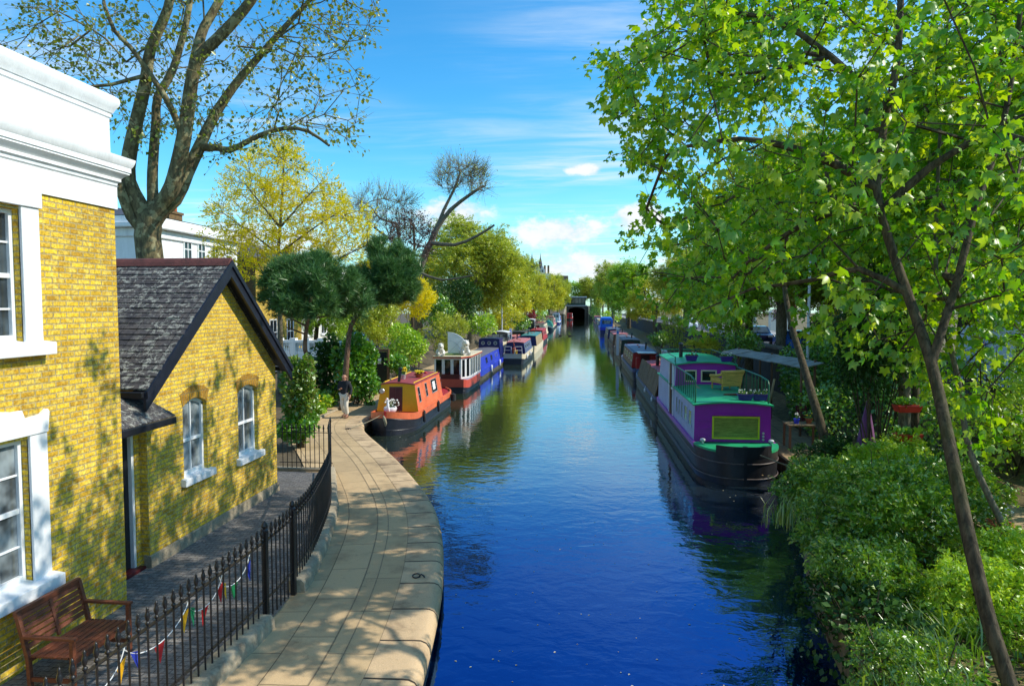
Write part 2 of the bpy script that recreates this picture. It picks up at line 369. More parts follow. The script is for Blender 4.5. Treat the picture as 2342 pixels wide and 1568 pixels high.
def ground(side):
    rows = []
    for i, y in enumerate(ys):
        if side < 0:
            b = lbx[i] - .30; w = min(2.3, 2.3)
            far = float(np.interp(y, [0, 24, 34, 300], [PZ, PZ, 1.6, 1.6]))
            prof = [(b + .05, -1.2), (b, .44), (b - .4, .46), (min(b - w, -11.2), PZ - .02), (-13.5, (PZ + far) / 2), (-15.5, far), (-20, far), (-26, far + .1), (-60, far + .3), (-500, far + .5)]
        else:
            b = rbx[i]; r = rim(y); near = float(np.interp(y, [-20, 15, 20, 300], [1, 1, 0, 0]))
            prof = [(b - .02, -1.2), (b, r - .05), (b + .5, r), (max(b + 2.0, 7.9), (r + .25 * near) if near else r), (9.0, .75 + .35 * near), (10.0, 1.1 + .2 * near), (10.25, 1.15 + .2 * near), (10.45, 1.97), (21, 2.0), (60, 2.2), (500, 2.5)]
        rows.append([Vector((px, y, pz)) for px, pz in prof])
    mb = MB(); mb.loft(rows, closed=False)
    return mb
tag(ground(-1).build('ground', M_SOIL, fix=False, smooth=30), kind='structure')
tag(ground(1).build('ground', M_SOILR, fix=False, smooth=30), kind='structure')
mb = MB(); mb.add([(-600, 274.9, 4.6), (600, 274.9, 4.6), (900, 2000, 6), (-900, 2000, 6)], [(0, 1, 2, 3)])
tag(mb.build('ground', M_SOIL, fix=False), kind='structure')
def water_mat():
    m, nt, out = new_mat('canal_water'); tc = nt.n('ShaderNodeTexCoord').outputs['Object']
    mp = nt.n('ShaderNodeMapping'); nt.put(mp.inputs[0], tc); mp.inputs['Scale'].default_value = (1.0, 1.35, 1)
    sp = nt.n('ShaderNodeSeparateXYZ'); nt.put(sp.inputs[0], tc)
    calm = nt.ramp(nt.noise(tc, .16, 3, .5), .40, .62)
    h = nt.math('MULTIPLY', nt.noise(mp.outputs[0], 2.1, 3, .5, .5), 1.0)
    h = nt.math('ADD', h, nt.math('MULTIPLY', nt.noise(mp.outputs[0], 7.0, 3, .5, .3), nt.math('ADD', .10, nt.math('MULTIPLY', calm, .10))))
    h = nt.math('ADD', h, nt.math('MULTIPLY', nt.noise(mp.outputs[0], .55, 2, .5), 1.1))
    calm2 = nt.ramp(sp.outputs[1], 18, 70); h = nt.math('MULTIPLY', h, nt.math('SUBTRACT', 1, nt.math('MULTIPLY', calm2, .5)))      # the sheltered far reach lies calmer
    bp = nt.n('ShaderNodeBump', i_Strength=1.0, i_Distance=.0085); nt.put(bp.inputs['Height'], h)
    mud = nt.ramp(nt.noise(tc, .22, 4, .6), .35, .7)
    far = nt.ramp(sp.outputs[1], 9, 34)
    c = nt.mix(mud, (.0006, .006, .030, 1), (.001, .009, .036, 1)); c = nt.mix(far, c, (.030, .044, .018, 1))  # far olive puts tree reflections as well as murk into the body colour
    # murky body under a reflecting surface; the sky's blue in steep reflections is put into the gloss colour
    fr = nt.n('ShaderNodeFresnel', i_IOR=1.34); nt.put(fr.inputs['Normal'], bp.outputs[0]); fr = fr.outputs[0]
    df = nt.n('ShaderNodeBsdfDiffuse'); nt.put(df.inputs[0], c); nt.put(df.inputs['Normal'], bp.outputs[0])
    gl = nt.n('ShaderNodeBsdfGlossy', i_Roughness=.015); nt.put(gl.inputs['Normal'], bp.outputs[0]); nt.put(gl.inputs[0], nt.mix(nt.ramp(fr, .03, .30), (.09, .32, .95, 1), (.90, .97, 1, 1)))
    mx = nt.n('ShaderNodeMixShader'); nt.put(mx.inputs[0], nt.math('ADD', nt.math('MULTIPLY', fr, .78), .30, clamp=True)); nt.put(mx.inputs[1], df.outputs[0]); nt.put(mx.inputs[2], gl.outputs[0])
    nt.put(out.inputs[0], mx.outputs[0]); return m
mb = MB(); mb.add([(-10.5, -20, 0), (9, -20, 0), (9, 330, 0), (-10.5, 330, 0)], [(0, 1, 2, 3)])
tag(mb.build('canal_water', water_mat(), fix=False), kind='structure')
# ------------------------------------------------------------------ left towpath: slabs that follow the curve, then a round-nosed coping
def path_mat(name, base, bw, rh, mort, ms, dark=.5):
    m, nt, out = new_mat(name); uv = nt.n('ShaderNodeTexCoord').outputs['UV']; ob = nt.n('ShaderNodeTexCoord').outputs['Object']
    nd = nt.n('ShaderNodeTexBrick', offset=.37); nt.put(nd.inputs['Vector'], uv); nd.inputs['Scale'].default_value = 1
    nd.inputs['Color1'].default_value = C4(base); nd.inputs['Color2'].default_value = C4([x * .78 for x in base]); nd.inputs['Mortar'].default_value = C4(mort)
    nd.inputs['Mortar Size'].default_value = ms; nd.inputs['Brick Width'].default_value = bw; nd.inputs['Row Height'].default_value = rh
    g = nt.noise(ob, 70, 3, .7); g2 = nt.noise(ob, 1.7, 6, .65); g3 = nt.noise(ob, 9, 5, .7)
    c = nt.mix(.6, nd.outputs[0], nt.mix(g, (.45, .45, .45, 1), (1.4, 1.4, 1.4, 1)), 'MULTIPLY')
    c = nt.mix(nt.math('MULTIPLY', nt.ramp(g2, .45, .75), dark), c, (.15, .10, .06, 1))
    c = nt.mix(nt.math('MULTIPLY', nt.ramp(g3, .58, .75), .5), c, (.14, .10, .06, 1))
    b = nt.n('ShaderNodeBsdfPrincipled', i_Roughness=.92); nt.put(b.inputs['Base Color'], c); b.inputs['Specular IOR Level'].default_value = .25
    h = nt.math('ADD', nt.math('MULTIPLY', g, .5), nt.math('MULTIPLY', nt.math('SUBTRACT', 1, nd.outputs[1]), 1)); h = nt.math('ADD', h, nt.math('MULTIPLY', g3, .7))
    bp = nt.n('ShaderNodeBump', i_Strength=.7, i_Distance=.012); nt.put(bp.inputs['Height'], h); nt.put(b.inputs['Normal'], bp.outputs[0])
    nt.put(out.inputs[0], b.outputs[0]); return m
M_PATH = path_mat('concrete_slab', (.62, .44, .24), 1.25, .62, (.22, .16, .09), .008)
M_COPE = path_mat('coping_stone', (.64, .46, .27), .95, 9, (.05, .04, .03), .02, .75)
M_PATHR = path_mat('canalside_flagstone', (.40, .28, .15), .7, .55, (.08, .06, .035), .012)
M_WALLW = pm('canal_wall_stone', (.19, .15, .075), .8, .5, 2.2, .8, 18, streak=(1, 1, .35), dirt=.6)
# normals of the bank curve, arc length
py_ = [y for y in ys if -10 <= y <= 275]; bank = [Vector((lb(y), y, 0)) for y in py_]
arc = [0.0]; nrm = []
for i, p in enumerate(bank):
    if i: arc.append(arc[-1] + (p - bank[i - 1]).length)
    t = (bank[min(i + 1, len(bank) - 1)] - bank[max(i - 1, 0)]).normalized(); nrm.append(Vector((-t.y, t.x, 0)))
def off_pt(i, d, z): p = bank[i] + nrm[i] * d; return (p.x, p.y, z)
def strip(prof, name, mat, d0=0, d1=None, smooth=40):
    """prof: (offset from the water edge, z, v)"""
    mb = MB(); mb.uv = []
    rows = []
    for i in range(len(bank)):
        rows.append([off_pt(i, d, z) for d, z, v in prof]); mb.uv += [(arc[i], v) for d, z, v in prof]
    mb.loft(rows, closed=False)
    return mb.build(name, mat, fix=False, smooth=smooth)
tag(strip([(0.0, -1.0, -.2), (.02, .18, -.1)], 'canal_wall', M_WALLW), kind='structure')
nose = [(.02 - .05, .18, .0), (-.06, .30, .1), (-.045, .40, .2), (.0, .465, .3), (.07, .497, .4), (.16, .503, .5), (.62, .505, .9)]
tag(strip(nose, 'coping', M_COPE), kind='structure')
tag(strip([(.62, .50, .0), (1.1, .502, .48), (1.7, .502, 1.1), (2.3, .50, 1.7), (2.62, .495, 2.0)], 'towpath', M_PATH), kind='structure')
mb = MB(); fp = [(lb(y) - .3, y) for y in [-10, 0, 4, 6, 8, 10, 12, 14, 15.5, 17, 18.5, 20, 21.5]]
mb.uv = []
for a in fp: mb.uv += [(a[1], a[0]), (a[1], a[0] - 6)]
mb.loft([[(x, y, .49), (min(x - 2.0, -5.5), y, .488)] for x, y in fp], closed=False)
tag(mb.build('towpath', M_PATH, fix=False), kind='structure')
# twin grooves of the cable-duct cover that runs along the path
M_GROOVE = pm('duct_joint', (.27, .195, .11), .95, .3, 8)
gmb = MB(); idx = [i for i, y in enumerate(py_) if y <= 27]
for d in (1.02, 1.24):
    gmb.loft([[off_pt(i, d - .008, .507), off_pt(i, d + .008, .507)] for i in idx], closed=False)
tag(gmb.build('towpath_duct_joint', M_GROOVE, fix=False), kind='structure')
# courtyard behind the railing
fc = [(-4.42, -4), (-4.42, 9.3), (-4.58, 10.68), (-4.96, 12.3), (-5.4, 13.85), (-5.85, 15.05), (-6.75, 17.3)]
mb = MB(); mb.poly([(x, y, .513) for x, y in fc] + [(-14, 17.3, .513), (-14, -4, .513)])
tag(mb.build('courtyard_paving', M_PAVEG, fix=False), kind='structure')
# right bank wall, flagstones, sandy path
mb = MB(); mb.loft([[(rb(y) - .03, y, -1.0), (rb(y) - .01, y, rim(y) - .06)] for y in py_], closed=False)
tag(mb.build('canal_wall', M_WALLW, fix=False), kind='structure')
mb = MB(); mb.uv = []; rows = []
for y in [17.2, 18, 19, 20, 24, 30, 40, 60, 100, 160, 240, 275]:
    rows.append([(rb(y) - .04, y, .46), (rb(y) + .02, y, .514), (rb(y) + 1.85, y, .514), (rb(y) + 1.87, y, .40)]); mb.uv += [(y, 0), (y, .05), (y, 1.8), (y, 1.85)]
mb.loft(rows, closed=False); tag(mb.build('canalside_path', M_PATHR, fix=False), kind='structure')
mb = MB(); sp_ = [(8.6, 3), (8.25, 8), (7.95, 11), (7.75, 13.5), (7.6, 16)]
mb.loft([[(x - .75, y, 1.085 if y < 15 else 1.0), (x, y, 1.13), (x + .6, y, 1.19)] for x, y in sp_], closed=False)
tag(mb.build('garden_path', M_SAND, fix=False), kind='structure')
# street on the right, raised above the canal; street on the left
mb = MB(); mb.add([(12.6, -20, 2.02), (19.5, -20, 2.02), (19.5, 275, 2.02), (12.6, 275, 2.02)], [(0, 1, 2, 3)]); tag(mb.build('road', M_ASPH, fix=False), kind='structure')
mb = MB(); mb.box(10.5, 12.6, -20, 275, 1.6, 2.12); mb.box(19.5, 22, -20, 275, 1.6, 2.14); tag(mb.build('pavement', pm('pavement_slabs', (.36, .34, .31), .9, .2, 2, .3, 30)), kind='structure')
mb = MB(); mb.add([(-20, 30, 1.63), (-15.6, 30, 1.63), (-15.6, 275, 1.63), (-20, 275, 1.63)], [(0, 1, 2, 3)]); tag(mb.build('road', M_ASPH, fix=False), kind='structure')
# ================================================================== villa and cottage on the left
def arch_pts(y0, y1, z0, z1, rise, n=8):
    """outline of an opening with a segmental head, counter-clockwise (y, z)"""
    pts = [(y0, z0), (y1, z0), (y1, z1)]
    for i in range(1, n):
        t = i / n; pts.append((y1 + (y0 - y1) * t, z1 + rise * 4 * t * (1 - t)))
    pts.append((y0, z1)); return pts
def sash_window(root, o, xf, y0, y1, z0, z1, cols, rows, rise=0, reveal=.12, mat_glass=None, sill=None, fr=.055):
    xi = xf - reveal
    mb = MB(o)
    for a, b in ((y0, y0 + fr), (y1 - fr, y1)): mb.box(xi - .05, xi + .04, a, b, z0, z1)
    mb.box(xi - .05, xi + .042, y0 + fr, y1 - fr, z0, z0 + .085)
    zm = (z0 + z1) / 2
    if rise:
        n = 8
        for i in range(n):
            t0, t1 = i / n, (i + 1) / n; f = lambda t: z1 + rise * 4 * t * (1 - t); ya, yb = y0 + (y1 - y0) * t0, y0 + (y1 - y0) * t1
            mb.hexa([(xi - .05, ya, f(t0) - .07), (xi + .04, ya, f(t0) - .07), (xi + .04, yb, f(t1) - .07), (xi - .05, yb, f(t1) - .07), (xi - .05, ya, f(t0)), (xi + .04, ya, f(t0)), (xi + .04, yb, f(t1)), (xi - .05, yb, f(t1))])
    else: mb.box(xi - .05, xi + .042, y0 + fr, y1 - fr, z1 - .06, z1)
    mb.box(xi - .03, xi + .03, y0 + fr, y1 - fr, zm - .03, zm + .03)
    for c in range(1, cols):
        yc = y0 + (y1 - y0) * c / cols; mb.box(xi - .02, xi + .016, yc - .013, yc + .013, z0 + .085, zm - .03); mb.box(xi - .012, xi + .024, yc - .013, yc + .013, zm + .03, z1 + rise * .8 - .05)
    for r in range(1, rows):
        if r * 2 == rows: continue
        zc = z0 + (z1 - z0) * r / rows; mb.box(xi - .022, xi + .018, y0 + fr, y1 - fr, zc - .013, zc + .013)
    w = mb.build('window', M_WHITE, root, bevel=.006)
    g = MB(o); g.poly([(xi - .012, y, z) for y, z in arch_pts(y0 + .02, y1 - .02, z0 + .02, zm, 0)])
    g.build('pane', mat_glass or M_GLASSC, w, fix=False)
    g = MB(o); g.poly([(xi - .006, y, z) for y, z in arch_pts(y0 + .02, y1 - .02, zm + .002, z1 - .02, rise)])
    g.build('pane', mat_glass or M_GLASSC, w, fix=False)
    if sill:
        a, b, out, h = sill; s = MB(o); s.hexa([(xi, y0 - a, z0 - h), (xf + out, y0 - a, z0 - h), (xf + out, y1 + b, z0 - h), (xi, y1 + b, z0 - h), (xi, y0 - a, z0 + .02), (xf + out, y0 - a, z0 - .015), (xf + out, y1 + b, z0 - .015), (xi, y1 + b, z0 + .02)])
        s.build('sill', M_WHITE, w, bevel=.012)
    return w
def reveals(mb, outline, xf, depth):
    n = len(outline)
    for i in range(n):
        (ya, za), (yb, zb) = outline[i], outline[(i + 1) % n]
        mb.add([(xf, ya, za), (xf, yb, zb), (xf - depth, yb, zb), (xf - depth, ya, za)], [(0, 1, 2, 3)])
def build_villa():
    o = Vector((-6.83, 8, .5)); X = -6.83; YE = 10.0
    root = thing('brick_villa', 'yellow brick villa with white parapet and white sash windows behind the wooden bench', 'house', o)
    holes = [arch_pts(7.2, 8.3, 1.56, 3.36, 0), arch_pts(7.2, 8.3, 4.56, 6.18, 0), arch_pts(2.6, 3.7, 1.56, 3.36, 0), arch_pts(2.6, 3.7, 4.56, 6.18, 0)]
    out = [(-4, .45), (YE, .45), (YE, 6.42), (-4, 6.42)]
    v, t = panel_holes(out, holes)
    mb = MB(o); mb.add([(X, a, b) for a, b in v], t)
    mb.add([(X, YE, .45), (-14, YE, .45), (-14, YE, 6.42), (X, YE, 6.42)], [(0, 1, 2, 3)])
    mb.add([(X, -4, .45), (-14, -4, .45), (-14, -4, 6.42), (X, -4, 6.42)], [(0, 1, 2, 3)])
    for h in holes: reveals(mb, h, X, .16)
    mb.build('wall', M_BRICK, root, fix=False)
    for z0, z1, gm in ((1.56, 3.36, M_GLASSC), (4.56, 6.18, M_GLASS)):
        for y0 in (7.2, 2.6):
            w = sash_window(root, o, X, y0, y0 + 1.1, z0, z1, 3 if z0 < 3 else 2, 4, 0, .13, gm, (.18, .34, .16, .17))
            s = MB(o)
            for a, b in ((y0 - .27, y0), (y0 + 1.1, y0 + 1.37)): s.box(X - .02, X + .035, a, b, z0 - .01, z1 + .04)
            if z0 < 3:
                # shaped white head with a raised middle and hooked ends
                s.slab([(X - .02, a, b) for a, b in [(y0 - .27, z1 + .042), (y0 + 1.37, z1 + .042), (y0 + 1.40, z1 + .30), (y0 + 1.37, z1 + .34), (y0 + 1.27, z1 + .28), (y0 + 1.02, z1 + .26), (y0 + .98, z1 + .37), (y0 + .85, z1 + .37), (y0 + .55, z1 + .42), (y0 + .25, z1 + .37), (y0 + .1, z1 + .26), (y0 - .2, z1 + .28), (y0 - .3, z1 + .34)]], (.075, 0, 0))
            else: s.box(X - .02, X + .06, y0 - .30, y0 + 1.40, z1 + .042, 6.425)
            s.build('window_surround', M_WHITE, w, bevel=.008)
    def sweep(prof, name, mat):
        mb = MB(o); rows = [[(X + a, -4, z) for a, z in prof], [(X + a, YE + a, z) for a, z in prof], [(-14, YE + a, z) for a, z in prof]]
        mb.loft(rows, closed=False); return mb.build(name, mat, root, fix=False, smooth=28)
    sweep([(0, 6.42), (.03, 6.42), (.03, 6.74), (0.05, 6.76)], 'frieze', M_STUCCO)
    sweep([(.03, 6.755), (.04, 6.80), (.07, 6.82), (.07, 6.86), (.10, 6.90), (.15, 6.935), (.15, 6.965), (.165, 6.965), (.165, 7.03), (.18, 7.05), (.20, 7.10), (.21, 7.14), (.21, 7.16), (.03, 7.22)], 'cornice', M_STUCCO)
    sweep([(.03, 7.215), (-.02, 7.22), (-.02, 7.72), (.0, 7.74), (.0, 7.80), (.015, 7.80), (.04, 7.86), (.075, 7.92), (.085, 7.97), (.075, 8.02), (.04, 8.05), (-.28, 8.07), (-.28, 7.5)], 'parapet', M_STUCCO)
    mb = MB(o); mb.add([(X - .2, -4, 7.3), (X - .2, YE - .2, 7.3), (-14, YE - .2, 7.3), (-14, -4, 7.3)], [(0, 1, 2, 3)]); mb.build('roof', M_SLATE2, root, fix=False)
    return root
VILLA = build_villa(); VILLA.location.y -= .72
def build_cottage():
    X = -7.35; Y0, Y1 = 11.45, 16.3; o = Vector((X, 13.85, .5)); YM, ZM = 13.86, 5.70; ZE = 3.58
    root = thing('gabled_cottage', 'single storey yellow brick cottage with lichened slate gable roof and black bargeboards', 'house', o)
    win = [(12.50, 13.30, 1.80, 3.13), (14.50, 15.38, 1.72, 3.14)]
    holes = [arch_pts(a, b, c, d, .13) for a, b, c, d in win]
    out = [(Y0, .5), (Y1, .5), (Y1, ZE), (YM, ZM), (Y0, ZE)]
    v, t = panel_holes(out, holes)
    mb = MB(o); mb.add([(X, a, b) for a, b in v], t)
    for yy in (Y0, Y1): mb.add([(X, yy, .5), (-13, yy, .5), (-13, yy, ZE), (X, yy, ZE)], [(0, 1, 2, 3)])
    for h in holes: reveals(mb, h, X, .14)
    mb.build('wall', M_BRICK, root, fix=False)
    mb = MB(o); mb.hexa([(X - .1, Y0 - .02, .5), (X + .045, Y0 - .02, .5), (X + .045, Y1 + .045, .5), (X - .1, Y1 + .045, .5), (X - .1, Y0 - .02, .74), (X + .03, Y0 - .02, .72), (X + .03, Y1 + .03, .72), (X - .1, Y1 + .03, .74)])
    mb.build('plinth', M_STONE, root, bevel=.01)
    M_GAUGE = brick_mat('gauged_arch_brick', (.40, .20, .012), (.33, .16, .012), (.50, .30, .03), (.26, .20, .09), bw=.075, rh=.24, ms=.009)
    for (a, b, c, d) in win:
        w = sash_window(root, o, X, a, b, c, d, 2, 2, .13, .12, M_GLASSC, (.10, .14, .10, .15), fr=.06)
        s = MB(o); n = 10; f = lambda t: d + .13 * 4 * t * (1 - t)
        lo = [(a + (b - a) * i / n, f(i / n) + .002) for i in range(n + 1)]; mid = ((a + b) / 2, d - 1.1)
        up = [(y + (y - mid[0]) / 1.2 * .24, z + .235) for y, z in lo]
        s.slab([(X, y, z) for y, z in lo + up[::-1]], (.008, 0, 0)); s.build('arch', M_GAUGE, w)
    # slate courses, each one lapping over the next
    for side in (-1, 1):
        mb = MB(o); ye = 11.12 if side < 0 else 16.58; ze = 3.62 if side < 0 else 3.54; ztop = ZM + .20; n = 24
        for i in range(n):
            t0, t1 = i / n, min(1, (i + 1.25) / n)
            ya, za = ye + (YM - ye) * t0, ze + (ztop - ze) * t0; yb, zb = ye + (YM - ye) * t1, ze + (ztop - ze) * t1
            rng = random.Random(i * 7 + side); xs = [-13 + .0]
            while xs[-1] < X + .22: xs.append(xs[-1] + .27)
            for j in range(len(xs) - 1):
                x0 = xs[j] + (.135 if i % 2 else 0); x1 = min(x0 + .264, X + .30); x0 = min(x0, X + .29)
                if x1 - x0 < .02: continue
                j0 = rng.uniform(-.008, .008); lift = .016 + rng.uniform(0, .007); dn = rng.uniform(-.012, .012)
                mb.hexa([(x0, ya + dn * side * -1, za + .002), (x1, ya + dn * side * -1, za + .002), (x1, yb, zb - .002), (x0, yb, zb - .002),
                         (x0, ya + dn * side * -1, za + .010 + lift), (x1, ya + dn * side * -1, za + .010 + lift + j0 * .4), (x1, yb, zb + .006), (x0, yb, zb + .006)])
        mb.build('roof', M_SLATE, root)
        # bargeboard with its moulding, and the soffit behind
        b = MB(o); xo = X + .26; dy = YM - ye; dz = ztop - ze
        def rake(x0, x1, d0, d1, ext=0):
            p = lambda x, t, d: (x, ye + dy * t, ze + dz * t + d)
            b.hexa([p(x0, -.02, d0), p(x1, -.02, d0), p(x1, 1, d0), p(x0, 1, d0), p(x0, -.02, d1), p(x1, -.02, d1), p(x1, 1, d1), p(x0, 1, d1)])
        rake(xo - .03, xo + .02, -.30, -.002); rake(xo + .02, xo + .05, -.09, .03); rake(X + .002, xo - .03, -.10, -.03)
        b.build('bargeboard', M_BARGE, root)
    mb = MB(o); mb.slab([(-13, YM + a, ZM + .205 + b) for a, b in [(-.15, -.09), (-.10, -.005), (-.05, .055), (0, .075), (.05, .055), (.10, -.005), (.15, -.09), (0, .01)]], (13 + X + .28, 0, 0))
    mb.build('ridge', M_RIDGE, root)
    for ga, gb, gc in ((11.0, 11.12, 3.50), (16.58, 16.69, 3.42)): mb = MB(o); mb.box(-13, X + .25, ga, gb, gc, gc + .10); mb.build('gutter', M_BLACK, root, bevel=.015)
    # link to the villa: recessed wall, part-glazed door, little slate canopy
    XL = -7.50; v, t = panel_holes([(10.0, .5), (Y0, .5), (Y0, 3.3), (10.0, 3.3)], [[(10.42, .5), (11.34, .5), (11.34, 2.92), (10.42, 2.92)]])
    mb = MB(o); mb.add([(XL, a, b) for a, b in v], t); mb.add([(XL, 10, 3.3), (XL, Y0, 3.3), (-13, Y0, 3.6), (-13, 10, 3.6)], [(0, 1, 2, 3)]); reveals(mb, [(10.42, .5), (11.34, .5), (11.34, 2.92), (10.42, 2.92)], XL, .15); mb.build('link_wall', M_BRICK, root, fix=False)
    d = MB(o); xd = XL - .1
    for a, b, c, e in ((10.46, 10.56, .56, 2.85), (11.16, 11.28, .56, 2.85), (10.56, 11.16, .56, .95), (10.56, 11.16, 2.72, 2.85)): d.box(xd - .03, xd + .015, a, b, c, e)
    for k in range(1, 6): d.box(xd - .02, xd + .012, 10.56, 11.16, .95 + k * .295 - .012, .95 + k * .295 + .012)
    dr = d.build('door', M_BLACK, root)
    g = MB(o); g.box(xd - .018, xd - .008, 10.55, 11.17, .94, 2.73); g.build('pane', M_GLASSC, dr)
    f = MB(o); f.box(XL - .14, XL - .02, 11.28, 11.34, .53, 2.92); f.box(XL - .14, XL - .02, 10.42, 10.46, .53, 2.92); f.box(XL - .14, XL - .02, 10.46, 11.28, 2.85, 2.92); f.build('frame', M_WHITE, dr)
    s = MB(o); s.box(XL - .15, XL + .10, 10.36, 11.42, .5, .565); s.build('threshold', M_DOORM, dr, bevel=.01)
    mb = MB(o); zf, zb = 3.12, 3.52; xa, xb = XL, -6.93
    n = 5
    for i in range(n):
        t0, t1 = i / n, min(1, (i + 1.2) / n); za, zc = zf + (zb - zf) * t0, zf + (zb - zf) * t1; xA, xC = xb + (xa - xb) * t0, xb + (xa - xb) * t1; ee = 11.62 - .22 * t0
        mb.hexa([(xA, 10.02, za), (xA, ee, za), (xC, ee, zc), (xC, 10.02, zc), (xA, 10.02, za + .02), (xA, ee, za + .02), (xC, ee, zc + .006), (xC, 10.02, zc + .006)])
    mb.build('canopy', M_SLATE, root)
    mb = MB(o); mb.box(xb - .08, xb + .04, 10.02, 11.6, zf - .12, zf - .003); mb.box(xa, xb - .08, 11.46, 11.56, zf - .10, zf - .005); mb.build('canopy_gutter', M_BLACK, root, bevel=.012)
    # framed picture standing inside the first window
    mb = MB(o); mb.box(X - .19, X - .175, 12.78, 13.02, 1.92, 2.25); mb.build('window_picture', M_WOOD, root)
    return root
COTTAGE = build_cottage(); COTTAGE.location.y -= .85
# ------------------------------------------------------------------ wooden bench against the villa
def build_bench():
    o = Vector((-6.12, 7.42, .513)); root = thing('garden_bench', 'slatted red-brown hardwood garden bench with armrests against the villa wall', 'bench', o); root.scale = (.96, .90, .96); root.location.y += .03
    y0, y1 = -.56, .56; P = lambda x, y, z: (x, y, z)
    mb = MB()
    for i in range(7): x = -.26 + i * .087; mb.box(x, x + .07, y0 + .03, y1 - .03, .42, .445)
    mb.box(-.28, -.25, y0 + .03, y1 - .03, .36, .418); mb.box(.30, .33, y0 + .03, y1 - .03, .36, .418); mb.build('seat', M_WOOD, root, bevel=.004)
    mb = MB(); bx = lambda z: -.27 - (z - .42) * .26
    for a, b in ((y0 + .05, -.03), (.03, y1 - .05)):
        for k in range(6): z = .52 + k * .07; mb.hexa([(bx(z) - .012, a, z), (bx(z) + .012, a, z), (bx(z) + .012, b, z), (bx(z) - .012, b, z), (bx(z + .05) - .012, a, z + .05), (bx(z + .05) + .012, a, z + .05), (bx(z + .05) + .012, b, z + .05), (bx(z + .05) - .012, b, z + .05)])
    mb.bar((bx(.96), y0, .96), (bx(.96), y1, .96), .05, .07); mb.bar((bx(.46), 0, .46), (bx(.93), 0, .93), .05, .03); mb.build('backrest', M_WOOD, root, bevel=.004)
    for y in (y0 + .025, y1 - .025):
        for xx in ((.31, .31, 0, .66), (-.27, -.40, 0, .96)):
            mb = MB(); mb.bar((xx[0] if xx[0] > 0 else -.25, y, 0), (xx[0] if xx[0] > 0 else -.27, y, .42), .05, .055, (0, 1, 0)); mb.bar((xx[0], y, .42), (xx[1], y, xx[3]), .05, .055, (0, 1, 0)); mb.build('leg', M_WOOD, root, bevel=.004)
        mb = MB(); mb.bar((-.33, y, .68), (.36, y, .68), .065, .035); mb.build('armrest', M_WOOD, root, bevel=.006)
        mb = MB(); mb.bar((-.25, y, .16), (.30, y, .16), .03, .05); mb.build('stretcher', M_WOOD, root)
build_bench()
# ------------------------------------------------------------------ iron railing along the towpath
def path_walk(pts, step):
    """points every `step` along a smoothed polyline, with tangents"""
    dense = []
    for i in range(len(pts) - 1):
        p0 = Vector(pts[max(i - 1, 0)]); p1 = Vector(pts[i]); p2 = Vector(pts[i + 1]); p3 = Vector(pts[min(i + 2, len(pts) - 1)])
        for k in range(20):
            t = k / 20; dense.append(.5 * ((2 * p1) + (p2 - p0) * t + (2 * p0 - 5 * p1 + 4 * p2 - p3) * t * t + (3 * p1 - p0 - 3 * p2 + p3) * t ** 3))
    dense.append(Vector(pts[-1])); out = []; acc = 0
    for a, b in zip(dense, dense[1:]):
        L = (b - a).length
        while acc <= L: out.append((a + (b - a) * (acc / L), (b - a).normalized())); acc += step
        acc -= L
    return out
def finial_baluster():
    mb = MB(); mb.tube([(0, 0, 0), (0, 0, 1.06)], .011, 6)
    mb.lathe([(.012, 1.03), (.024, 1.045), (.024, 1.06), (.012, 1.075), (.022, 1.10), (.027, 1.13), (.020, 1.16), (.012, 1.185), (.017, 1.195), (.010, 1.215), (.002, 1.23)], (0, 0, 0), 7)
    return mb
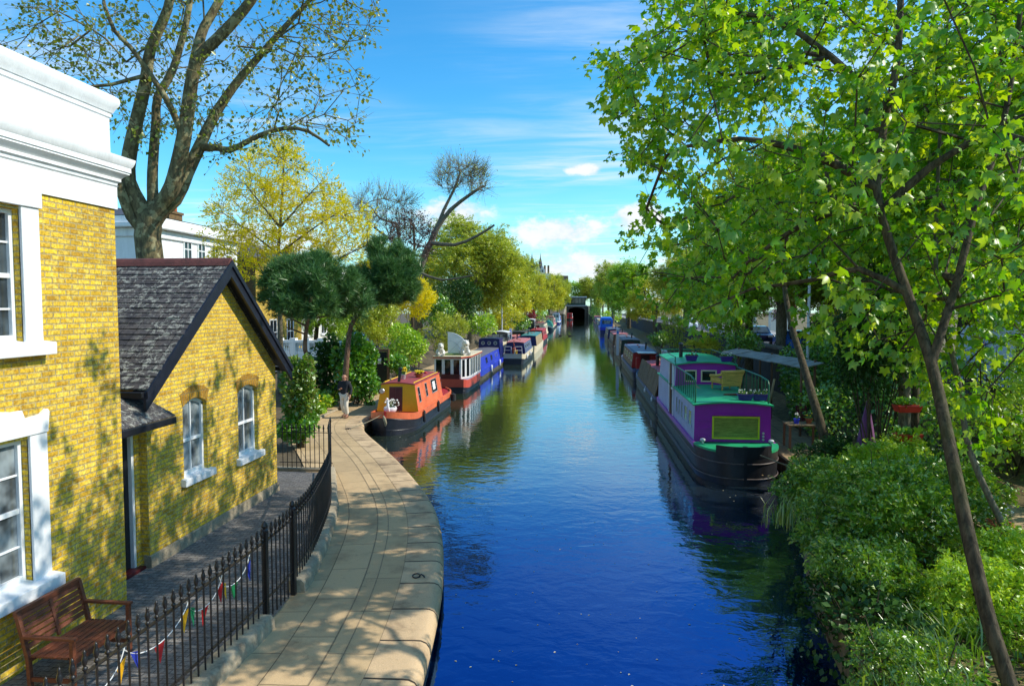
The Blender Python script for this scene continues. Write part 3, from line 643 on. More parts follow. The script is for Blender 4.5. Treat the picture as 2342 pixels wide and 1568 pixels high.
def build_railing():
    pts = [(x, y, 0) for x, y in fc[0:1] + [(-4.42, 2), (-4.42, 5), (-4.41, 7.5)] + fc[1:]]
    walk = [w for w in path_walk(pts, .145) if w[0].y > 3.4]
    o = Vector((-4.6, 10, .5)); root = thing('iron_railing', 'long black iron railing with finials curving beside the towpath', 'railing', o)
    gate = lambda y: 8.9 < y < 9.7
    top = .20
    proto = None; nb = 0
    for p, t in walk:
        if gate(p.y) and False: continue
        z = .5 + (.06 if gate(p.y) else top)
        if proto is None: proto = finial_baluster().build('baluster', M_IRON, root, smooth=50); b = proto
        else: b = proto.copy(); COL.objects.link(b); b.parent = root
        b.location = Vector((p.x, p.y, z)) - o; nb += 1
        if gate(p.y): b.scale = (1, 1, (1.23 + top - .06) / 1.23)
    # rails: lower and upper flat bars
    for zz, w in ((.17, .035), (1.0, .042)):
        mb = MB(o)
        pp = [w_[0] for w_ in walk]; nn = [Vector((-w_[1].y, w_[1].x, 0)) for w_ in walk]
        z = .5 + top + zz
        rings = [[(p.x + n.x * w / 2, p.y + n.y * w / 2, z), (p.x - n.x * w / 2, p.y - n.y * w / 2, z), (p.x - n.x * w / 2, p.y - n.y * w / 2, z + .014), (p.x + n.x * w / 2, p.y + n.y * w / 2, z + .014)] for p, n in zip(pp, nn)]
        mb.loft(rings); mb.build('rail', M_IRON, root)
    for y in (8.83, 9.73):
        p = min(walk, key=lambda w_: abs(w_[0].y - y))[0]
        mb = MB(o); mb.box(p.x - .035, p.x + .035, p.y + .04, p.y + .11, .5, 1.84); mb.lathe([(.05, 1.84), (.055, 1.87), (.03, 1.89), (.045, 1.93), (.03, 1.97), (.004, 2.0)], (p.x, p.y + .075, 0), 8); mb.build('gate_post', M_IRON, root)
    p = walk[-1][0]; mb = MB(o); mb.tube([(p.x, p.y + .1, .5), (p.x, p.y + .1, 1.92)], .022, 8); mb.lathe([(.03, 1.9), (.035, 1.93), (.012, 2.0), (.002, 2.05)], (p.x, p.y + .1, 0), 8); mb.build('end_post', M_IRON, root)
    rng = random.Random(5)
    for lo, hi in ((-9, 8.84), (9.86, 17.3)):
        seg = [w_ for w_ in walk if lo < w_[0].y < hi]; mb = MB(o); rings = []
        for p, t in seg:
            n = Vector((-t.y, t.x, 0)); j = lambda a: rng.uniform(-a, a)
            rings.append([(p.x + n.x * .11, p.y + n.y * .11, .45), (p.x - n.x * (.17 + j(.012)), p.y - n.y * .17, .45), (p.x - n.x * (.145 + j(.012)), p.y - n.y * .145, .655 + j(.01)), (p.x - n.x * (.11 + j(.01)), p.y - n.y * .11, .5 + top + j(.008)), (p.x + n.x * .11, p.y + n.y * .11, .5 + top + j(.006))])
        mb.loft(rings); mb.build('plinth', M_STONE, root, smooth=60)
    return walk
RAILWALK = build_railing()
def build_cross_railing():
    o = Vector((-7.4, 17.5, .5)); root = thing('iron_railing', 'short straight black iron railing running from the cottage to the path', 'railing', o)
    proto = None
    for i in range(11):
        x = -8.15 + i * .13 - o.x
        if proto is None: proto = finial_baluster().build('baluster', M_IRON, root, smooth=50); b = proto
        else: b = proto.copy(); COL.objects.link(b); b.parent = root
        b.location = (x, 0, .08); b.scale = (1, 1, .98)
    for z in (.22, 1.05): mb = MB(); mb.box(-.85, .66, -.018, .018, z, z + .014); mb.build('rail', M_IRON, root)
    mb = MB(); mb.box(-1.2, .66, -.10, .10, -.05, .08); mb.build('plinth', M_STONE, root, bevel=.01)
build_cross_railing()
# ------------------------------------------------------------------ bunting tied to the railing
def build_bunting():
    o = Vector((-4.47, 6.5, 1.5)); root = thing('flag_bunting', 'string of small coloured triangle flags tied along the black railing', 'bunting', o)
    cols = [('green_flag', (.01, .25, .09)), ('yellow_flag', (.75, .45, .01)), ('red_flag', (.45, .015, .02)), ('blue_flag', (.012, .03, .32))]
    cm = [pm(n, c, .7, .15, 8) for n, c in cols]
    anchors = [4.6, 5.3, 6.0, 7.1, 7.8, 8.5]
    cord = MB(o); flags = []; k = 0
    for a, b in zip(anchors, anchors[1:]):
        pts = []
        for i in range(13):
            t = i / 12; y = a + (b - a) * t; z = 1.66 - .30 * 4 * t * (1 - t) ; pts.append(Vector((-4.50 - .05 * math.sin(t * 5), y, z)))
        cord.tube(pts, .006, 4)
        for i in (2, 6, 10):
            p = pts[i]; q = pts[i + 1]; f = MB(o); c = (p + q) / 2; sw = math.sin(k * 2.3) * .03
            f.add([p, q + Vector((0, .07, -.0)), c + Vector((sw - .03, .05, -.11)), c + Vector((sw, .04 + .03 * math.cos(k), -.24))], [(0, 1, 2), (0, 2, 3), (1, 2, 3)])
            flags.append((f, cm[(k * 3 + 1) % 4] if k % 5 else cm[k % 4])); k += 1
    cord.build('cord', M_WHITE, root)
    for f, m in flags: f.build('flag', m, root, fix=False)
build_bunting()
def mooring_ring(p, label):
    root = thing('mooring_ring', label, 'ring', p); mb = MB()
    mb.tube([(.06 * math.cos(a), .06 * math.sin(a), .018 + .012 * math.sin(a)) for a in [2 * PI * i / 14 for i in range(15)]], .011, 6, cap=False); mb.build('ring', M_IRON, root, smooth=60)
    mb = MB(); mb.tube([(.06, 0, -.01), (.06, 0, .03), (.09, 0, .045), (.13, 0, .02), (.14, 0, -.01)], .013, 6); mb.build('staple', M_IRON, root, smooth=60)
mooring_ring(at(1456, 2012 * .6544 + 0, .508) if False else at(952, 1318, .508), 'small rusty iron mooring ring lying on the near edge of the towpath')
# ================================================================== canal boats
def paint(name, r, g, b, rough=.35, var=.10, dirt=.15): return pm(name, hx(r, g, b), rough, var, 1.6, .05, 8, dirt=dirt)
P_HULL = pm('hull_bitumen', (.014, .015, .020), .45, .5, 2.5, .25, 12)
P_ORANGE = paint('orange_boat_paint', 224, 112, 68, .5, .2, .3); P_MUST = paint('mustard_boat_paint', 226, 172, 4, .4); P_MAROOF = paint('maroon_roof_paint', 150, 62, 66, .65, .2, .25)
P_YELLOW = paint('yellow_rail_paint', 236, 190, 30); P_REDL = paint('salmon_red_paint', 205, 84, 66, .45); P_BLUE = paint('royal_blue_paint', 38, 58, 190, .35); P_NAVY = paint('navy_paint', 14, 24, 92, .35)
P_GREYR = paint('grey_roof_paint', 104, 102, 112, .6, .15, .3); P_GREEN = paint('green_deck_paint', 30, 162, 108, .45, .15, .15); P_GREEND = paint('green_rail_paint', 8, 92, 58, .4); P_PURP = paint('purple_boat_paint', 158, 32, 164, .38)
P_LILAC = paint('pale_blue_white_paint', 172, 180, 208, .5, .1, .2); P_TEAL = paint('teal_roof_paint', 70, 130, 128, .5, .2); P_CREAM = paint('cream_boat_paint', 222, 206, 172, .5); P_RED = paint('signal_red_paint', 176, 34, 34, .4); P_DKG = paint('dark_green_paint', 26, 52, 42, .4)
P_BROWN = paint('brown_boat_paint', 110, 78, 56, .55, .25, .3); P_GREYB = paint('slate_blue_paint', 82, 92, 122, .5, .2, .2); P_TARPG = paint('green_tarpaulin', 20, 128, 96, .6, .25); P_SKYB = paint('bright_blue_canopy', 36, 110, 214, .6, .15, 0); P_ROSE = paint('faded_rose_roof', 186, 112, 112, .65, .2, .3)
P_DKGREY = paint('dark_grey_boat_paint', 70, 72, 74, .55, .2, .3); P_YEL2 = paint('dull_yellow_frame', 206, 190, 40, .4)
class Boat:
    def __init__(s, name, label, xc, y0, L, B, gz=.72, bow=1.9, rise=.22, near='bow', hull=P_HULL, band=None, bh=.28, deck=None, strakes=True, group=None, stem_out=.0, full=.5):
        s.root = thing(name, label, 'boat', (xc, y0, 0), 0, group); s.L, s.B, s.gz, s.bow, s.rise, s.near = L, B, gz, bow, rise, near
        n = 12; s.st = ([bow * (i / n) ** 1.6 for i in range(n)] if near == 'bow' else [.9 * i / 8 for i in range(8)])
        e = L - (1.1 if near == 'bow' else bow); s.full = full
        a = s.st[-1]; s.st += [a + (e - a) * k / 4 for k in range(1, 4)] + [e + (L - e) * k / 8 for k in range(9)]
        mb = MB(); rings = []
        for y in s.st:
            w, z = s.hw(y), s.zg(y); dy = -stem_out * max(0, 1 - y / .6)
            rings.append([(-w, y + dy, z), (-w * .985, y + dy * .5, .35), (-w * .96, y, .05), (-w * .85, y + .02, -.35), (w * .85, y + .02, -.35), (w * .96, y, .05), (w * .985, y + dy * .5, .35), (w, y + dy, z)])
        mb.loft(rings, closed=False); mb.poly(rings[0]); mb.poly(rings[-1][::-1]); mb.build('hull', hull, s.root, smooth=35)
        if band:
            mb = MB()
            for sg in (-1, 1):
                r2 = []
                for y in s.st:
                    w, z = s.hw(y), s.zg(y); dy = -stem_out * max(0, 1 - y / .6)
                    r2.append([(sg * (w + .008), y + dy - .008, z - bh), (sg * (w + .014), y + dy - .01, z + .015), (sg * max(w - .045, .0), y + dy, z + .018), (sg * max(w - .045, 0), y + dy, z - .05)])
                mb.loft(r2, closed=False)
            if near == 'stern': w = s.hw(0); z = s.zg(0); mb.box(-w, w, -.022, -.006, z - bh, z + .015)
            mb.build('gunwale_band', band, s.root, smooth=35)
        if strakes:
            mb = MB()
            for sg in (-1, 1):
                for zz, k in ((s.gz - bh - .03, 1.0), (.14, .972)):
                    mb.tube([(sg * (s.hw(y) * k + .004), y, zz + (s.zg(y) - s.gz) * (1 if zz > .2 else .3)) for y in s.st], .017, 5)
            mb.build('rubbing_strake', hull, s.root, smooth=50)
        mb = MB(); mb.loft([[(-max(s.hw(y) - .03, .005), y + .03, s.zg(y) - .05), (max(s.hw(y) - .03, .005), y + .03, s.zg(y) - .05)] for y in s.st], closed=False); mb.build('deck', deck or P_DKGREY, s.root, fix=False)
    def hw(s, y):
        w = s.B
        bl = s.bow
        if s.near == 'bow':
            if y < bl: w *= max(.035, max(0, 1 - (1 - y / bl) ** 2) ** s.full)
            t = (y - (s.L - 1.1)) / 1.1
            if t > 0: w *= (1 - .45 * t ** 2.6)
        else:
            if y < .9: w *= .80 + .20 * max(0, 1 - (1 - y / .9) ** 2) ** .5
            t = (y - (s.L - bl)) / bl
            if t > 0: w *= max(.035, max(0, 1 - t ** 2) ** s.full)
        return w
    def zg(s, y):
        t = 1 - y / (s.bow * 1.1) if s.near == 'bow' else 1 - (s.L - y) / (s.bow * 1.1)
        t2 = 1 - y / 1.2 if s.near == 'stern' else 1 - (s.L - y) / 1.2
        return s.gz + s.rise * max(0, t) ** 2 + .10 * max(0, t2) ** 2
    def cabin(s, ya, yb, wb, wt, zb, zt, side, roof, front=None, camber=.07, over=.05, back=None, lean=.0, roof_name='roof'):
        s.c = (ya, yb, wb, wt, zb, zt, lean)
        mb = MB()
        for sg in (-1, 1): mb.add([(sg * wb, ya, zb), (sg * wb, yb, zb), (sg * wt, yb, zt), (sg * wt, ya + lean, zt)], [(0, 1, 2, 3)])
        mb.build('cabin', side, s.root, fix=False)
        n = 8; cam_ = [(wt * (2 * i / n - 1), zt + camber * (1 - (2 * i / n - 1) ** 2)) for i in range(n + 1)]
        for nm, y, m, l in (('cabin_front', ya, front or side, lean), ('cabin_back', yb, back or front or side, 0)):
            mb = MB(); mb.poly([(-wb, y, zb), (wb, y, zb)] + [(x, y + l, z) for x, z in cam_[::-1]]); mb.build(nm, m, s.root, fix=False)
        mb = MB(); o2 = over
        pr = [(x * (1 + o2 * .6 / wt), z) for x, z in cam_]
        rings = [[(x, y, z + .004) for x, z in pr] + [(x, y, z + .045) for x, z in pr[::-1]] for y in (ya + lean - over, yb + over)]
        mb.loft(rings); mb.build(roof_name, roof, s.root, smooth=40)
        return s
    def sp(s, sg, y, v, off):
        ya, yb, wb, wt, zb, zt, lean = s.c
        return (sg * (wb + (wt - wb) * v + off), y, zb + (zt - zb) * v)
    def hexs(s, mb, sg, y0, y1, v0, v1, a, b): mb.hexa([s.sp(sg, y0, v0, a), s.sp(sg, y1, v0, a), s.sp(sg, y1, v1, a), s.sp(sg, y0, v1, a), s.sp(sg, y0, v0, b), s.sp(sg, y1, v0, b), s.sp(sg, y1, v1, b), s.sp(sg, y0, v1, b)])
    def windows(s, sg, lst, frame=M_CHROME, pane=M_DGLASS, fr=.035, bar=False):
        for y0, y1, v0, v1 in lst:
            h = s.c[5] - s.c[4]; mb = MB(); fv = fr / h
            s.hexs(mb, sg, y0, y0 + fr, v0, v1, .001, .018); s.hexs(mb, sg, y1 - fr, y1, v0, v1, .001, .018); s.hexs(mb, sg, y0 + fr, y1 - fr, v0, v0 + fv, .001, .017); s.hexs(mb, sg, y0 + fr, y1 - fr, v1 - fv, v1, .001, .017)
            if bar: s.hexs(mb, sg, y0 + fr, y1 - fr, (v0 + v1) / 2 - fv * .4, (v0 + v1) / 2 + fv * .4, .009, .016)
            w = mb.build('window', frame, s.root); g = MB(); s.hexs(g, sg, y0 + fr, y1 - fr, v0 + fv, v1 - fv, .001, .008); g.build('pane', pane, w)
    def ports(s, sg, ysl, v, r, frame=M_CHROME, pane=M_DGLASS):
        for y in ysl:
            h = s.c[5] - s.c[4]; cs = [(math.cos(2 * PI * i / 14), math.sin(2 * PI * i / 14)) for i in range(14)]
            mb = MB(); mb.loft([[s.sp(sg, y + r * a * k, v + r * b * k / h, o_) for a, b in cs] for k, o_ in ((1.25, .001), (1.25, .02), (.95, .022), (.95, .006))]); w = mb.build('porthole', frame, s.root)
            g = MB(); g.poly([s.sp(sg, y + r * a, v + r * b / h, .009) for a, b in cs]); g.build('pane', pane, w, fix=False)
    def rails(s, mat, inset=.10, r=.018, z=.09):
        ya, yb, wb, wt, zb, zt, lean = s.c
        for sg in (-1, 1):
            x = sg * (wt - inset); zz = zt + z; mb = MB(); mb.tube([(x, ya + lean + .05, zz - .05), (x, ya + lean + .15, zz + .035), (x, yb - .15, zz + .035), (x, yb - .05, zz - .05)], r, 6); mb.build('handrail', mat, s.root, smooth=50)
    def chimney(s, x, y, h=.55, r=.06, lean=.03):
        z = s.c[5] + .04; mb = MB(); mb.tube([(x, y, z), (x + lean, y, z + h)], r, 10); mb.lathe([(r + .03, z), (r + .03, z + .04), (r, z + .06)], (x, y, 0), 10); mb.lathe([(r + .004, z + h * .9), (r + .03, z + h * .93), (r + .03, z + h), (r * .6, z + h + .05)], (x + lean * .95, y, 0), 10); mb.build('chimney', M_BLACK, s.root, smooth=40)
    def vents(s, pts):
        z = s.c[5] + .08
        for x, y in pts: mb = MB(); mb.lathe([(.05, z - .03), (.05, z + .03), (.10, z + .04), (.09, z + .07), (.03, z + .10)], (x, y, 0), 10); mb.build('roof_vent', s.ventm if hasattr(s, 'ventm') else M_TERRA, s.root, smooth=40)
    def fenders(s, sg, ysl, h=.42, r=.075, mat=M_RUBBER, z=None):
        for y in ysl:
            x = sg * (s.hw(y) + r + .02); zz = (z if z is not None else s.gz - .25); mb = MB(); mb.lathe([(.02, zz + h * .5), (r, zz + h * .38), (r, zz - h * .4), (.03, zz - h * .5)], (x, y, 0), 8); mb.tube([(x, y, zz + h * .45), (x - sg * .05, y, s.zg(y) + .04)], .012, 4); mb.build('fender', mat, s.root, smooth=50)
    def box(s, name, mat, *b, bevel=0): mb = MB(); mb.box(*b); return mb.build(name, mat, s.root, bevel=bevel)
LEFTB, RIGHTB = 'boats moored along the towpath', 'boats moored along the garden bank'
def pot_flowers(name, label, p, r, h, mat, fl, leafc, n=40, seed=1, fr=.035, spread=1.2, tall=.18):
    root = thing(name, label, 'plant pot', p); mb = MB(); mb.lathe([(r * .7, 0), (r * .75, .02), (r, h * .85), (r * 1.08, h * .86), (r * 1.08, h), (r * .9, h), (r * .85, h * .9), (.01, h * .9)], (0, 0, 0), 14); mb.build('pot', mat, root, smooth=40)
    rng = random.Random(seed); st = MB(); fw = MB()
    for i in range(n):
        a = rng.uniform(0, 2 * PI); q = r * spread * math.sqrt(rng.random()); z = h + tall * rng.uniform(.35, 1); c = Vector((q * math.cos(a), q * math.sin(a), z))
        st.add([(c.x * .4, c.y * .4, h * .9), (c.x * .4 + .012, c.y * .4, h * .9), c], [(0, 1, 2)])
        for k in range(2): b = rng.uniform(0, 6.3); e = rng.uniform(.4, 1.0); d = Vector((math.cos(b), math.sin(b), .3)) * r * .55; base = Vector((c.x * e, c.y * e, h + tall * .4 * e)); st.add([base, base + d * .5 + Vector((-d.y, d.x, 0)) * .25, base + d, base + d * .5 - Vector((-d.y, d.x, 0)) * .25], [(0, 1, 2, 3)])
        fw.ball(c, fr * rng.uniform(.7, 1.2), (1, 1, .7), 6, 4)
    st.build('stems', leafc, root, fix=False); fw.build('flowers', fl, root, smooth=60)
M_LEAFPOT = leaf_mat('pot_leaf', (.08, .2, .02), (.14, .28, .03))
# ------------------------------------------------------------------ 1: short orange boat
def boat_orange():
    b = Boat('narrowboat', 'short orange narrowboat with mustard front, maroon doors and black hull', -7.50, 24.98, 9.1, .96, gz=.70, bow=1.7, rise=.24, band=P_ORANGE, bh=.24, deck=P_RED, group=LEFTB, full=.55)
    b.ventm = P_RED
    b.cabin(1.75, 6.6, .88, .70, .68, 1.77, P_ORANGE, P_MAROOF, P_MUST, camber=.06, over=.04, lean=.10)
    b.windows(1, [(2.15, 2.50, .30, .88), (3.45, 3.80, .36, .9), (4.6, 5.7, .36, .92)], M_CHROME, M_DGLASS, .03, True)
    b.windows(-1, [(2.15, 2.50, .34, .86), (3.45, 3.80, .34, .86)], M_CHROME, M_DGLASS)
    b.rails(P_YELLOW, .06, .022, .05); b.chimney(-.02, 2.05, .62, .062, .08); b.vents([(.0, 4.9), (.28, 5.6)])
    # doors set in the mustard front
    yf = lambda z: 1.75 + .10 * (z - .68) / 1.09
    mb = MB(); mb.hexa([(-.36, yf(.7) - .012, .70), (.20, yf(.7) - .012, .70), (.20, yf(.7) + .02, .70), (-.36, yf(.7) + .02, .70), (-.36, yf(1.70) - .012, 1.70), (.20, yf(1.70) - .012, 1.70), (.20, yf(1.70) + .02, 1.70), (-.36, yf(1.70) + .02, 1.70)]); fr = mb.build('door_frame', P_BROWN, b.root)
    for x0, x1 in ((-.335, -.085), (-.075, .175)):
        mb = MB(); mb.hexa([(x0, yf(.74) - .024, .74), (x1, yf(.74) - .024, .74), (x1, yf(.74) - .013, .74), (x0, yf(.74) - .013, .74), (x0, yf(1.66) - .024, 1.66), (x1, yf(1.66) - .024, 1.66), (x1, yf(1.66) - .013, 1.66), (x0, yf(1.66) - .013, 1.66)]); d = mb.build('door', M_DOORM, b.root)
        k = MB(); k.ball((x1 - .04 if x0 < -.2 else x0 + .04, yf(1.15) - .04, 1.15), .018); k.build('handle', M_CHROME, d, smooth=60)
    mb = MB(); mb.lathe([(.05, 0), (.10, .03), (.11, .10), (.09, .13)], (0, 0, 0), 14); mb.v = [(x, -z, y) for x, y, z in mb.v]; l = mb.build('headlamp', M_CHROME, b.root, smooth=40); l.location = (-.64, 1.82, 1.52)
    mb = MB(); mb.poly([(.001, 0, 0)]) if False else None
    for (y0, y1, v0, v1) in [(4.85, 5.35, .48, .82)]: g = MB(); b.hexs(g, 1, y0, y1, v0, v1, .012, .02); g.build('window_poster', M_WHITE, b.root)
    # cratch boards, stern cabin rail, seats
    mb = MB(); mb.box(-.62, .62, 6.75, 6.80, .68, 1.30); mb.box(-.62, -.57, 6.8, 7.6, .68, 1.25); mb.box(.57, .62, 6.8, 7.6, .68, 1.25); mb.build('stern_board', M_DOORM, b.root)
    mb = MB(); mb.tube([(0, -.01, .46), (0, -.03, .66), (0, -.05, .99)], .03, 8); mb.build('stem_post', P_RED, b.root, smooth=50)
    mb = MB(); mb.tube([(-.05, -.06, .80), (.0, -.10, .70), (.04, -.07, .52), (.02, -.05, .40)], [.03, .06, .055, .02], 8); mb.build('rope_fender', M_ROPE, b.root, smooth=60)
    b.fenders(1, [2.1, 4.9], .5, .06); b.fenders(1, [8.0], .40, .14)
    for y in (.35,): mb = MB(); mb.tube([(.46, .42, .93), (.50, .38, .66), (.48, .30, .3)], .012, 5); mb.tube([(.42, .40, .60), (.20, .02, .12)], .010, 5); mb.build('bow_rope', M_RUBBER, b.root)
    # big navy lettering panel kept plain: only the pale sign-written strip low on the hull side
    return b
BO = boat_orange()
# white swan planter on the bow
def swan():
    p = Vector((-7.48, 25.58, .80)); root = thing('swan_planter', 'white swan-shaped planter with white blossom on the orange bow', 'planter', p)
    mb = MB(); mb.loft([[(a * .26 * k, .05 + .30 * bq * k, z) for a, bq in [(math.cos(2 * PI * i / 14), math.sin(2 * PI * i / 14)) for i in range(14)]] for z, k in ((0, .5), (.06, .85), (.16, 1.0), (.24, .95), (.25, .82), (.17, .7))]); mb.build('body', M_WHITE, root, smooth=50)
    mb = MB(); mb.tube([(0, -.2, .12), (0, -.27, .22), (-.01, -.25, .36), (-.03, -.20, .50), (-.04, -.23, .60), (-.05, -.30, .60)], [.075, .065, .05, .042, .045, .03], 8); mb.build('neck', M_WHITE, root, smooth=60)
    mb = MB(); mb.tube([(-.05, -.29, .60), (-.055, -.37, .57)], [.025, .006], 6); mb.build('beak', P_ORANGE, root, smooth=50)
    rng = random.Random(3); st = MB(); fw = MB()
    for i in range(46):
        a = rng.uniform(0, 6.28); q = .30 * math.sqrt(rng.random()); c = Vector((.05 + q * math.cos(a), .1 + q * .7 * math.sin(a), .42 + rng.uniform(-.08, .16) - q * .3)); st.tube([(.02, .08, .2), c], .006, 3); fw.ball(c, .032, (1, 1, .8), 6, 4)
    st.build('stems', M_LEAFPOT, root, fix=False); fw.build('flowers', M_FLW, root, smooth=60)
swan()
pot_flowers('flower_pot', 'yellow daffodils in a steel bucket beside the orange boat chimney', (-7.58, 28.0, 1.87), .11, .22, M_CHROME, M_FLY, M_LEAFPOT, 24, 4, .035, 1.5, .30)
pot_flowers('flower_pot', 'terracotta bowl full of yellow flowers on the maroon cabin roof', (-7.12, 28.9, 1.86), .19, .17, M_TERRA, M_FLY, M_LEAFPOT, 60, 5, .035, 1.1, .14)
def rope(label, pts, r=.014, mat=M_ROPE):
    a = Vector(pts[0])
    mb = MB(a); P = []
    for p, q in zip(pts, pts[1:]):
        p, q = Vector(p), Vector(q)
        for i in range(10): t = i / 10; P.append(p.lerp(q, t) - Vector((0, 0, .10 * 4 * t * (1 - t) * (p - q).length / 3)))
    P.append(Vector(pts[-1])); mb.tube(P, r, 6); o = mb.build('mooring_rope', mat, None, smooth=50, base=a); tag(o, label, 'rope')
rope('pale rope from the orange bow down to the towpath edge', [(-7.58, 25.08, .86), (-8.50, 23.6, .52)])
mooring_ring(Vector((-8.50, 23.57, .508)), 'mooring ring tied to the rope of the orange narrowboat')
# ------------------------------------------------------------------ 2: glazed white houseboat
def boat_white():
    b = Boat('houseboat', 'red-hulled houseboat with white glazed conservatory cabin', -7.5, 37.6, 6.2, 1.02, gz=.72, bow=1.3, rise=.05, near='stern', hull=P_HULL, band=P_REDL, bh=.44, deck=P_REDL, group=LEFTB)
    # plan of the cabin: a canted bay at the water side
    plan = [(-.92, .30), (.62, .30), (1.0, 1.15), (1.0, 5.2), (-.92, 5.2)]
    z0, z1 = .72, 2.02; base = MB(); sill = MB(); fr = []; pn = []
    base.slab([(x, y, z0 - .06) for x, y in plan], (0, 0, .16)); base.build('cabin_base', P_LILAC, b.root)
    for (ax, ay), (bx, by), n in ((plan[0], plan[1], 3), (plan[1], plan[2], 2), (plan[2], plan[3], 6), (plan[4], plan[0], 6), (plan[3], plan[4], 3)):
        A = Vector((ax, ay, 0)); Bv = Vector((bx, by, 0)); d = (Bv - A) / n; nn = Vector((d.y, -d.x, 0)).normalized()
        for i in range(n):
            P, Q = A + d * i, A + d * (i + 1); f = MB(); u = d.normalized(); w = .085
            def bar(p0, p1, za, zb): f.hexa([p0 + Vector((0, 0, za)) - nn * .03, p1 + Vector((0, 0, za)) - nn * .03, p1 + Vector((0, 0, za)) + nn * .025, p0 + Vector((0, 0, za)) + nn * .025, p0 + Vector((0, 0, zb)) - nn * .03, p1 + Vector((0, 0, zb)) - nn * .03, p1 + Vector((0, 0, zb)) + nn * .025, p0 + Vector((0, 0, zb)) + nn * .025])
            bar(P + u * .005, P + u * w, z0 + .101, z1); bar(Q - u * w, Q - u * .005, z0 + .101, z1); bar(P + u * w, Q - u * w, z0 + .101, z0 + .2); bar(P + u * w, Q - u * w, z1 - .09, z1)
            wd = f.build('window', M_WHITE, b.root); g = MB(); g.add([P + u * w + Vector((0, 0, z0 + .19)), Q - u * w + Vector((0, 0, z0 + .19)), Q - u * w + Vector((0, 0, z1 - .08)), P + u * w + Vector((0, 0, z1 - .08))], [(0, 1, 2, 3)]); g.build('pane', M_DGLASS, wd, fix=False)
    ex = [(-1.0, .18), (.66, .18), (1.12, 1.1), (1.12, 5.3), (-1.0, 5.3)]
    mb = MB(); mb.slab([(x, y, z1 + .004) for x, y in ex], (0, 0, .05)); mb.build('roof_trim', P_REDL, b.root)
    mb = MB(); mb.slab([(x, y, z1 + .056) for x, y in ex], (0, 0, .07)); mb.build('roof', P_CREAM, b.root, bevel=.02)
    mb = MB(); mb.box(-.6, .7, .7, 3.0, z1 + .128, z1 + .16); mb.build('roof_mat', pm('green_roof_mat', (.10, .17, .03), .95, .4, 8, .6, 60), b.root)
    mb = MB(); mb.box(-.5, .6, .03, .07, .72, 1.12); mb.build('stern_rail', M_DOORM, b.root)
    return b
boat_white()
M_STATUE = pm('white_plaster', (.74, .71, .64), .8, .15, 5, .5, 25)
def lion(label, p, rz, sc=1.0):
    """recumbent plaster lion: long body, raised head with mane, forelegs stretched out, tail"""
    root = thing('lion_statue', label, 'statue', p, rz); S = lambda *a: tuple(v * sc for v in a)
    mb = MB(); mb.box(*S(-.42, .42, -.17, .17, 0, .05)); mb.build('plinth', M_STATUE, root, bevel=.01)
    mb = MB(); mb.tube([S(-.38, 0, .20), S(-.25, 0, .25), S(0, 0, .25), S(.18, 0, .30), S(.26, 0, .40)], [v * sc for v in (.08, .15, .13, .15, .11)], 10)
    mb.ball(S(.30, 0, .50), .115 * sc, (1, .9, 1.05), 10, 7); mb.ball(S(.41, 0, .475), .055 * sc, (1.2, .9, .8)); mb.ball(S(.23, 0, .46), .15 * sc, (.75, 1.05, 1.15), 10, 7)
    for s in (-1, 1):
        mb.tube([S(.20, s * .11, .20), S(.30, s * .12, .09), S(.50, s * .12, .08)], [v * sc for v in (.07, .05, .045)], 7); mb.tube([S(-.22, s * .12, .20), S(-.10, s * .17, .16), S(-.02, s * .17, .08), S(.08, s * .17, .07)], [v * sc for v in (.10, .08, .05, .045)], 7); mb.ball(S(.29, s * .09, .60), .03 * sc)
    mb.tube([S(-.42, 0, .18), S(-.46, .12, .10), S(-.30, .20, .08)], [v * sc for v in (.03, .025, .04)], 6)
    mb.build('figure', M_STATUE, root, smooth=60)
lion('white plaster lion at the inland corner of the houseboat roof', (-8.15, 38.3, 2.147), -1.3, 1.15)
lion('white plaster lion at the water corner of the houseboat roof', (-6.85, 39.0, 2.147), -1.2, 1.4)
def fan():
    p = Vector((-7.9, 39.7, 2.147)); root = thing('fan_sculpture', 'white quarter-circle fan-shaped panel standing on the houseboat roof', 'sculpture', p)
    pts = [(0, 0, 0)] + [(1.3 * math.sin(a), 0, 1.3 * math.cos(a)) for a in [PI / 2 * i / 14 for i in range(15)]]
    mb = MB(); mb.slab([(x - .1, y + .05 * x, z) for x, y, z in pts], (0, .05, 0)); mb.build('panel', M_WHITE, root)
    for r_, w in ((1.28, .07), (.8, .02)): mb = MB(); mb.loft([[(r * math.sin(a) - .1, y + .05 * r * math.sin(a), r * math.cos(a)) for r, y in ((r_ - w, -.015), (r_, -.015), (r_, .065), (r_ - w, .065))] for a in [PI / 2 * i / 14 for i in range(15)]]); mb.build('rim', M_GREYW if w < .05 else M_WHITE, root)
    mb = MB(); mb.bar((-.1, -.01, .01), (.82, .02, .92), .02, .02); mb.build('rib', M_GREYW, root)
fan()
